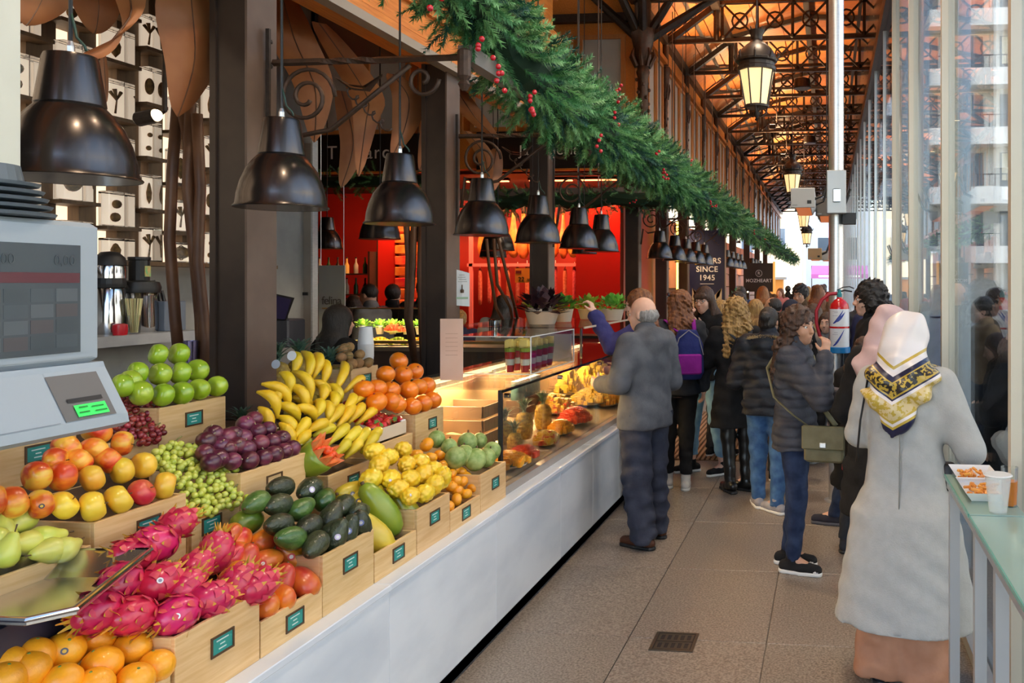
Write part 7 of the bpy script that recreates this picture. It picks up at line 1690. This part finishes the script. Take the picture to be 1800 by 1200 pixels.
# ================================================================ GLASS SHELF BY THE WINDOW
gs = thing('window_shelf', 'green edged glass shelf on grey metal frame along the window', 'table', (0,0,0))
for a, b in ((1.3,2.985),(3.0,3.62)): part('glass_top', MB().box(.482,.675,a,b,.988,1.0,bev=.002), mat('shelf_glass',(.42,.62,.54),.04,alpha=.62,spec=.8), gs); part('green_edge', MB().box(.478,.4825,a,b,.987,1.001), mat('glass_edge_green',(.10,.36,.27),.15), gs)
part('frame_rail', MB().box(.49,.53,1.3,3.62,.945,.987), GREYMETAL, gs); part('wall_rail', MB().box(.63,.67,1.3,3.62,.945,.987), GREYMETAL, gs)
for y in (1.5,2.62,2.98,3.58): part('leg', MB().box(.495,.535,y-.02,y+.02,0,.945), GREYMETAL, gs); part('cross_bar', MB().box(.535,.63,y-.015,y+.015,.95,.98), GREYMETAL, gs)
o = thing('plastic_cup', 'empty clear plastic cup on the glass shelf', 'cup', (.585,3.03,1.0)); CL = mat('clear_plastic',(.85,.87,.84),.15,alpha=.28); part('cup', MB().lathe([(.030,.0),(.031,.004),(.045,.13),(.048,.132),(.044,.132),(.029,.006),(1e-6,.006)], 22), CL, o, True); part('rim', MB().lathe([(.045,.128),(.050,.132),(.045,.136)], 22), mat('plastic_rim',(.75,.76,.74),.2), o)
for k,(x,y) in enumerate(((.58,3.28),(.585,3.52))):
    t = thing('food_tray', 'white card tray of %s on the glass shelf' % ['orange pasta','leftovers'][k], 'food tray', (x,y,1.001)); part('tray', MB().add([(-.06,-.10,.0),(.06,-.10,0),(.06,.10,0),(-.06,.10,0),(-.085,-.13,.035),(.085,-.13,.035),(.085,.13,.035),(-.085,.13,.035)],[(0,1,2,3),(0,4,5,1),(1,5,6,2),(2,6,7,3),(3,7,4,0),(3,2,1,0),(1,5,4,0),(2,6,5,1),(3,7,6,2),(0,4,7,3)]), MATS['white_paper'], t)
    rr = random.Random(k); b = MB()
    for q in range(40): c = Vector((rr.uniform(-.05,.05), rr.uniform(-.08,.08), rr.uniform(.005,.03))); b.tube([c, c+Vector((rr.uniform(-.03,.03),rr.uniform(-.03,.03),rr.uniform(-.004,.008)))], .006, 5)
    part('food', b, mat('pasta_orange',(.80,.25,.03),.4,col2=(.85,.42,.08),scale=40), t)['kind'] = 'stuff'
o = thing('drink_glass', 'orange drink in a clear glass on the shelf', 'glass', (.645,3.13,1.0)); part('drink', MB().lathe([(.024,.004),(.028,.09),(1e-6,.09)], 14), mat('orange_drink',(.75,.22,.02),.2), o, True); part('glass', MB().lathe([(.026,0),(.031,.14),(.029,.14),(.024,.003)], 14), CASEGLASS, o, True)
o = thing('floor_plate', 'small square steel access plate in the floor by the window', 'plate', (.40,3.30,.0)); part('frame', MB().box(-.11,.11,-.10,.10,0,.004), STEEL, o); part('lid', MB().box(-.08,.08,-.07,.07,.004,.006), GREYMETAL, o)
# ================================================================ HAM STALL ACROSS THE CROSS AISLE
REDW = mat('red_lacquer',(.62,.02,.012),.35); JB = mat('sign_black',(.018,.014,.013),.4); LET = mat('sign_letters',(.90,.86,.80),.5)
sg = thing('stall_sign', 'black fascia sign reading Jamonería above the ham stall', 'sign', (-3.9,11.74,3.70)); part('board', MB().box(-1.15,1.05,0,.05,-.27,.27), JB, sg); text_part('lettering', 'Jamonería', LET, sg, (-.07,-.003,-.01), FACE_CAM, .205, 1.08); part('border', MB().box(-1.15,1.05,-.004,.05,-.30,-.27), ORANGEWOOD, sg)
sg = thing('stall_sign', 'black fascia sign with pale letters further left', 'sign', (-6.85,11.74,3.70)); part('board', MB().box(-1.5,1.5,0,.05,-.27,.27), JB, sg); text_part('lettering', 'T', LET, sg, (-.41,-.003,.0), FACE_CAM, .28); text_part('lettering', 'marc', LET, sg, (.18,-.003,.0), FACE_CAM, .28, 1.1); part('border', MB().box(-1.5,1.5,-.004,.05,-.30,-.27), ORANGEWOOD, sg)
hw = struct('wall_ham', MB().box(-9.5,-3.0,14.4,14.5,0,3.5), mat('ham_wall_red',(.30,.012,.010),.5,col2=(.42,.02,.012),scale=1.2), 'red rear wall of the ham stall'); struct('ceiling_ham', MB().box(-9.5,-2.95,12.0,14.5,3.40,3.48), mat('ham_ceiling',(.10,.03,.02),.6), 'dark ceiling of the ham stall')
part('side_wall', MB().box(-3.0,-2.95,12.0,14.4,0,3.4), mat('ham_side',(.42,.06,.02),.5), hw)
t = thing('lacquer_board', 'plain red lacquered panel left of the packet shelves', 'panel', (-7.05,12.95,0)); part('board', MB().box(-.17,.18,0,.06,1.0,2.85), REDW, t); part('edge', MB().box(-.19,-.17,0,.06,1.0,2.85), POSTDARK, t)
t = thing('lacquer_board', 'plain red lacquered panel right of the hanging hams', 'panel', (-3.52,12.6,0)); part('board', MB().box(-.32,.42,0,.06,.9,3.0), REDW, t); part('edge', MB().box(.42,.46,-.01,.07,.0,3.0), mat('panel_brown',(.25,.10,.05),.5), t)
PK = mat('packet_red',(.72,.06,.02),.3,col2=(.90,.25,.06),scale=6,rnd=(.02,.2)); PKO = mat('packet_orange',(.85,.20,.03),.35)
ps = thing('packet_rack', 'lit rack of red sliced ham packets behind the stall', 'rack', (-6.60,12.95,0)); part('backing', MB().box(-.32,.38,.10,.12,1.3,2.95), mat('rack_red_glow',(.7,.12,.05),.4,emit=(1,.10,.03),estr=.6), ps)
for r in range(9):
    part('rail', MB().box(-.32,.38,.0,.02,1.36+.175*r,1.385+.175*r), PKO, ps)
    for c in range(3):
        pk = tag(part('ham_packet', MB().box(-.10,.10,-.02,.02,0,.14,bev=.01), PK, None, False, (-6.82+.23*c,12.93,1.388+.175*r)), 'red vacuum packed ham slices, %s row up, %s from left on the rack' % (ordn(r), ordn(c)), 'packet', 'ham packets')
HAM = mat('cured_ham',(.62,.16,.03),.4,col2=(.85,.34,.06),scale=9,rnd=(.02,.25),coat=.3); HOOF = mat('hoof_dark',(.06,.03,.02),.6)
hamb = MB().lathe([(1e-6,-.38),(.05,-.36),(.095,-.28),(.11,-.18),(.10,-.06),(.07,.06),(.045,.18),(.032,.30),(.03,.36)], 14, sy=.62).mesh('ham_body', HAM, 'all'); hoofm = MB().lathe([(.03,.355),(.036,.40),(.03,.45),(1e-6,.455)], 10).mesh('hoof', HOOF, 'all')
sausm = MB().lathe([(1e-6,-.30),(.025,-.28),(.032,-.2),(.032,.2),(.022,.28),(1e-6,.30)], 10).mesh('sausage_body', mat('sausage_red',(.45,.05,.04),.4,col2=(.62,.14,.10),scale=30,rnd=(.02,.25)), 'all')
part('hanging_rail', MB().box(-6.1,-3.8,13.25,13.29,3.02,3.06), CHR, hw); part('pink_rail', MB().box(-5.75,-3.75,13.0,13.04,2.06,2.11), mat('pink_rail',(.75,.20,.20),.35), hw)
part('pink_rail', MB().box(-5.72,-5.66,13.0,13.04,1.1,2.9), MATS['pink_rail'], hw); part('pink_rail', MB().box(-3.85,-3.79,13.0,13.04,2.1,2.9), MATS['pink_rail'], hw)
for k in range(11):
    h_ = thing('cured_ham', 'cured ham hanging by its hoof, %s from left on upper rail' % ordn(k), 'ham', (-5.55+.165*k,13.2,2.56+.02*(k%2)), R(40*(k%3)), 'hanging hams'); link('ham_body', hamb, h_); link('hoof', hoofm, h_); part('string', MB().tube([(0,0,.44),(0,0,.52)], .006, 5), WHITE, h_)
for k in range(12):
    h_ = thing('cured_sausage', 'long cured sausage hanging below the hams, %s from left' % ordn(k), 'sausage', (-5.55+.155*k,13.05,1.74+.03*(k%3)), 0, 'hanging sausages'); link('sausage_body', sausm, h_); part('string', MB().tube([(0,0,.29),(0,0,.36)], .005, 5), WHITE, h_)
o = thing('price_card', 'orange price card reading 22.50 among the hams', 'price card', P(920,484,Y=12.6)); part('card', MB().box(-.13,.13,-.004,.004,-.11,.11), mat('card_orange',(.88,.30,.03),.5), o); text_part('price', '22', JB, o, (-.03,-.006,-.06), FACE_CAM, .10); text_part('price', '.50', JB, o, (.08,-.006,-.07), FACE_CAM, .055); part('mark', MB().box(-.12,-.03,-.006,-.004,.03,.075), mat('dark_red_mark',(.2,.02,.02),.5), o)
t = thing('ham_counter', 'glowing red counter of the ham stall', 'counter', (0,0,0)); part('body', MB().box(-8.5,-3.03,11.95,12.3,0,1.0), mat('ham_counter_red',(.30,.02,.015),.4), t); part('top', MB().box(-8.5,-3.03,11.9,12.35,1.0,1.04), JB, t)
for x in (-6.6,-5.2,-4.2,-3.4):
    o = thing('red_strip_lamp', 'red tinted strip lamp under the ham stall ceiling at %s' % {-6.6:'the packet rack',-5.2:'the left hams',-4.2:'the right hams',-3.4:'the right red panel'}[x], 'lamp', (x,12.5,3.36), 0, 'ham stall lamps'); part('body', MB().box(-.35,.35,-.04,.04,0,.04), IRON, o); part('tube', MB().box(-.33,.33,-.03,.03,-.015,0), mat('red_tube',(1,.3,.1),.4,emit=(1,.22,.08),estr=6), o)
    l = bpy.data.lights.new('red_glow','AREA'); l.energy = 55; l.shape = 'RECTANGLE'; l.size = .7; l.size_y = .08; l.color = (1,.42,.18); link('red_glow', l, o, (0,0,-.02), (R(25),0,0))
# dark bar shelves with bottles further left
t = thing('bottle_shelf', 'dark bar shelf with glowing glasses left of the red panel', 'shelf', (-8.0,12.9,0)); 
for z in (1.3,1.62,1.95): part('board', MB().box(-.75,.72,-.15,.15,z-.02,z), POSTDARK, t)
part('upright', MB().box(-.78,-.75,-.15,.15,0,2.3), POSTDARK, t); part('upright', MB().box(.72,.75,-.15,.15,0,2.3), POSTDARK, t)
rr = random.Random(3); bmats = [mat('amber_glass',(.55,.25,.04),.15,emit=(1,.45,.08),estr=.25), mat('dark_bottle',(.03,.02,.015),.12), mat('green_bottle',(.03,.08,.03),.12), mat('clear_bottle',(.5,.45,.35),.15)]
for r in range(3):
    for c in range(9):
        o = thing('bar_bottle', '%s bottle, %s from left on %s bar shelf' % (['amber','dark','green','pale'][(r*5+c*3)%4], ordn(c), ['lowest','middle','top'][r]), 'bottle', (-8.62+.155*c,12.85,1.3+.32*r if r < 2 else 1.95), 0, 'bar bottles'); part('body', MB().lathe([(.035,0),(.036,.02),(.036,.13),(.014,.18),(.013,.24)], 10), bmats[(r*5+c*3)%4], o, True); part('cap', MB().lathe([(.015,.24),(.015,.26),(1e-6,.262)], 8), BLACK, o)
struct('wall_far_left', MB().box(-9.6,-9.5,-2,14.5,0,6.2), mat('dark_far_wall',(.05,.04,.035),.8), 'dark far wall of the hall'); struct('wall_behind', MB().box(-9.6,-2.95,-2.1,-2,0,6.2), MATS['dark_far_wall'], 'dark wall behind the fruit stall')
# ================================================================ STALLS FURTHER DOWN THE AISLE
for k, y in enumerate((11.9,14.0,16.1,18.2,20.3,24.5,28.7,32.9,37.1)): 
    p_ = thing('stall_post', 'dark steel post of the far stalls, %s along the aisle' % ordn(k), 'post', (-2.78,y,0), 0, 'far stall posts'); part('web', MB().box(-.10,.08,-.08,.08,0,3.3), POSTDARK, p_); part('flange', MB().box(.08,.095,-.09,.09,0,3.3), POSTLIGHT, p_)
t = thing('market_counter', 'white counter of the second stall beyond the fruit stall', 'counter', (0,0,0)); part('body', MB().box(-2.6,-1.95,11.9,16.7,.25,.72), MARBLE, t); part('plinth', MB().box(-2.6,-2.0,11.9,16.7,0,.25), PLINTH, t); part('top', MB().box(-2.65,-1.92,11.88,16.7,.72,.76), MARBLE, t)
STALLW = mat('stall_back_orange',(.40,.13,.03),.5,col2=(.52,.20,.05),scale=3); sb = struct('wall_stalls', MB().box(-3.9,-3.8,14.5,44,0,3.3), STALLW, 'warm orange backs of the far stalls')
for k in range(24): part('shelf_board', MB().box(-3.8,-3.5,15+1.2*k,16.1+1.2*k,1.2+.45*(k%3),1.225+.45*(k%3)), DKW, sb)
part('neon_tube', MB().box(-2.72,-2.69,15.0,15.04,.9,2.9), mat('yellow_tube',(1,.7,.1),.4,emit=(1,.62,.08),estr=6), sb)
for (x,y) in ((-3.2,16.5),(-3.2,20.5),(-3.2,25),(-3.2,30),(-3.2,36)):
    o = thing('stall_downlight', 'warm ceiling lamp in far stall at %s metres down' % {16.5:'sixteen',20.5:'twenty',25:'twenty-five',30:'thirty',36:'thirty-six'}[y], 'lamp', (x,y,3.2)); part('can', MB().lathe([(.08,0),(.08,.1)], 12), IRON, o); part('lens', MB().lathe([(1e-6,-.002),(.07,-.002),(.07,.0)], 12), mat('can_lens',(1,.8,.5),.4,emit=(1,.7,.35),estr=10), o); l = bpy.data.lights.new('can_glow','SPOT'); l.energy = 160; l.color = (1,.66,.34); l.spot_size = R(140); l.spot_blend = .6; link('can_glow', l, o, (0,0,-.02))
ns = thing('banner_sign', 'navy banner reading LOVERS SINCE 1945 with a gold M', 'sign', (-2.44,16.9,0)); part('board', MB().box(-.36,.36,0,.04,.9,2.86), mat('navy_board',(.012,.016,.055),.45), ns); part('frame', MB().box(.36,.38,-.01,.05,.9,2.88), mat('sign_edge',(.25,.2,.15),.5), ns)
WL = mat('banner_white',(.75,.74,.72),.5); 
for body, z in (('LOVERS',2.24),('SINCE',2.07),('1945',1.90)): text_part('lettering', body, WL, ns, (0,-.004,z), FACE_CAM, .155, 1.08, .003)
part('underline', MB().box(-.14,.14,-.003,0,1.775,1.785), WL, ns); GM = mat('banner_gold',(.55,.43,.27),.5)
mm = MB()
for g in (-1,1):
    mm.prism([(g*.30,.95),(g*.30,1.70),(g*.19,1.58),(g*.19,.95)] if g > 0 else [(g*.19,.95),(g*.19,1.58),(g*.30,1.70),(g*.30,.95)], 'y', -.004, 0); mm.prism([(g*.30,1.70),(0,1.40),(0,1.27),(g*.25,1.53)] if g > 0 else [(g*.25,1.53),(0,1.27),(0,1.40),(g*.30,1.70)], 'y', -.004, 0)
part('letter_m', mm, GM, ns)
ms = thing('hanging_sign', 'dark hanging sign reading MOZHEART with a ringed emblem', 'sign', (-1.97,23.9,0)); part('board', MB().box(-.40,.40,0,.05,1.55,2.36), mat('sign_brown',(.035,.025,.02),.5), ms); text_part('lettering', 'MOZHEART', WL, ms, (0,-.004,1.86), FACE_CAM, .135, 1.05, .002); text_part('emblem', 'R', WL, ms, (0,-.004,2.07), FACE_CAM, .12); part('ring', MB().tube([(.09*math.cos(a),-.003,2.07+.09*math.sin(a)) for a in [q*math.pi/12 for q in range(25)]], .006, 5, cap=False), WL, ms); part('edge', MB().box(.40,.46,-.03,.06,1.5,2.4), mat('sign_amber',(.55,.25,.05),.4,emit=(1,.5,.12),estr=.6), ms); part('hanger', MB().box(-.3,-.27,0,.03,2.36,3.3), IRON, ms)
tr = thing('lit_fir_tree', 'small fir decoration with warm lights left of the dark sign', 'christmas tree', P(1297,500,Y=17.5)); tr.location.z = .9; tr['group'] = 'decorations'; link('branches', leafball(500,.30,.03,9,GREENS[0],2.6), tr)['kind'] = 'stuff'; rr = random.Random(2)
for k in range(16): part('light', MB().ball((rr.uniform(-.25,.25),-.22,rr.uniform(.1,.75)), .016, 6, 4), mat('fairy_light',(1,.9,.6),.4,emit=(1,.85,.45),estr=10), tr)
part('pot', MB().lathe([(.12,-.9),(.15,-.1),(.14,-.05)], 12), DKW, tr)
# ribbed mat on the floor
rm = thing('ribbed_mat', 'brown ribbed floor mat where the second stall begins', 'mat', (-1.35,10.2,0)); part('base', MB().box(-.55,.55,-1.7,1.5,0,.006), BROWNC if 'BROWNC' in globals() else DKW, rm)
for k in range(22): part('rib', MB().box(-.54+.05*k,-.515+.05*k,-1.69,1.49,.006,.016), mat('rib_wood',(.36,.22,.12),.6), rm)
# ================================================================ THE STREET: far end and across the road
EM = mat('end_wall_cream',(.80,.66,.42),.7); fe_ = thing('cream_building', 'sunlit cream building beyond the open end of the market', 'building', (-4,64,0)); part('wall', MB().box(-9,2.0,0,3,0,22), EM, fe_)
for k in range(4):
    for j in range(5): w_ = part('window', MB().box(-7.5+2.4*k,-6.4+2.4*k,-.06,0,4+3.4*j,6+3.4*j), WHITE, fe_); part('pane', MB().box(-7.4+2.4*k,-6.5+2.4*k,-.08,-.06,4.1+3.4*j,5.9+3.4*j), mat('far_pane',(.10,.13,.17),.15), w_)
b2 = thing('white_building', 'pale white building at the right of the open market end', 'building', (2,70,0)); part('wall', MB().box(-3.9,14,0,3,0,20), mat('end_wall_white',(.72,.74,.80),.7), b2)
for k in range(5):
    for j in range(5): w_ = part('window', MB().box(-3+2.6*k,-1.9+2.6*k,-.06,0,3.6+3.3*j,5.6+3.3*j), WHITE, b2); part('pane', MB().box(-2.9+2.6*k,-2.0+2.6*k,-.08,-.06,3.7+3.3*j,5.5+3.3*j), MATS['far_pane'], b2)
o = thing('shop_awning', 'purple shop awning at the far end of the aisle', 'awning', (-.3,58,0)); part('cloth', MB().add([(-.9,0,2.4),(1.2,0,2.4),(1.2,1.6,3.0),(-.9,1.6,3.0),(-.9,0,2.1),(1.2,0,2.1)],[(0,1,2,3),(3,2,1,0),(4,5,1,0)]), mat('awning_purple',(.32,.08,.26),.6), o); part('lettering_band', MB().box(-.4,.7,-.01,0,2.18,2.32), WHITE, o); part('support', MB().bar((-.9,1.6,0),(-.9,1.6,3.0),.06), IRON, o)
o = thing('street_kiosk', 'orange lit street kiosk at the end of the aisle', 'kiosk', (-3.4,52,0)); part('body', MB().box(-.6,.6,0,1,0,2.0), mat('kiosk_orange',(.75,.30,.05),.6), o); part('roof', MB().box(-.8,.8,-.3,1.2,2.0,2.15), GREYMETAL, o)
bd = thing('balcony_building', 'white apartment block with dark balconies across the street', 'building', (5.0,46,0)); part('wall', MB().box(-.9,12,1.2,4,0,30), mat('apart_wall',(.66,.64,.58),.8), bd)
SLAB = mat('balcony_slab',(.82,.80,.76),.7); RAIL = mat('balcony_rail',(.06,.07,.09),.5); DOORM = mat('balcony_door',(.16,.18,.20),.25); CURT = mat('curtain_cream',(.72,.66,.50),.8)
for j in range(8):
    z = 3.2+3.15*j; part('balcony_slab', MB().box(-1.1,12,0,1.2,z-.35,z+.55), SLAB, bd); part('balcony_rail', MB().box(-1.1,12,.02,.05,z+1.18,z+1.23), RAIL, bd)
    for k in range(26): part('baluster', MB().box(-1.08+.3*k,-1.05+.3*k,.02,.05,z+.55,z+1.18), RAIL, bd)
    for k in range(5):
        dr_ = part('balcony_door', MB().box(-.6+2.4*k,.9+2.4*k,1.14,1.2,z+.2,z+2.5), DOORM, bd)
        if (j+k) % 2: part('blind', MB().box(-.5+2.4*k,.3+2.4*k,1.08,1.13,z+1.0,z+2.45), CURT, dr_)
ob = thing('street_house', 'long pale house front across the street beside the market', 'building', (11,0,0)); part('wall', MB().box(3,6,-20,44,0,9.5), mat('house_wall',(.74,.66,.54),.8), ob)
for k in range(20):
    for j in range(2): w_ = part('window', MB().box(2.94,3,-18+3*k,-16.8+3*k,1.2+3.5*j,3.2+3.5*j), WHITE, ob); part('pane', MB().box(2.92,2.94,-17.9+3*k,-16.9+3*k,1.3+3.5*j,3.1+3.5*j), MATS['far_pane'], w_)
for k, y in enumerate((10.0,18.4,26.8)):
    c_ = thing('iron_column', 'brown cast iron column outside the glass, %s along the street side' % ordn(k), 'column', (.92 if k == 0 else 1.0,y+.4,0), 0, 'outer columns'); part('shaft', MB().lathe([(.14,0),(.14,.6),(.10,.7),(.085,3.2),(.11,3.25),(.085,3.3),(.085,3.75),(.12,3.8),(.10,3.9),(.14,4.1),(.10,4.25),(.16,4.4),(.17,4.5),(.10,4.55),(.10,6.6)], 16), mat('outer_iron',(.22,.12,.09),.45,metal=.2,col2=(.28,.16,.12),scale=20), c_, True)
    for q in range(8): a = q*math.pi/4; part('acanthus_leaf', MB().tube([(.09*math.cos(a),.09*math.sin(a),3.9),(.15*math.cos(a),.15*math.sin(a),4.08),(.20*math.cos(a),.20*math.sin(a),4.2),(.17*math.cos(a),.17*math.sin(a),4.25)], [.02,.025,.02,.008], 6), MATS['outer_iron'], c_, 'all')
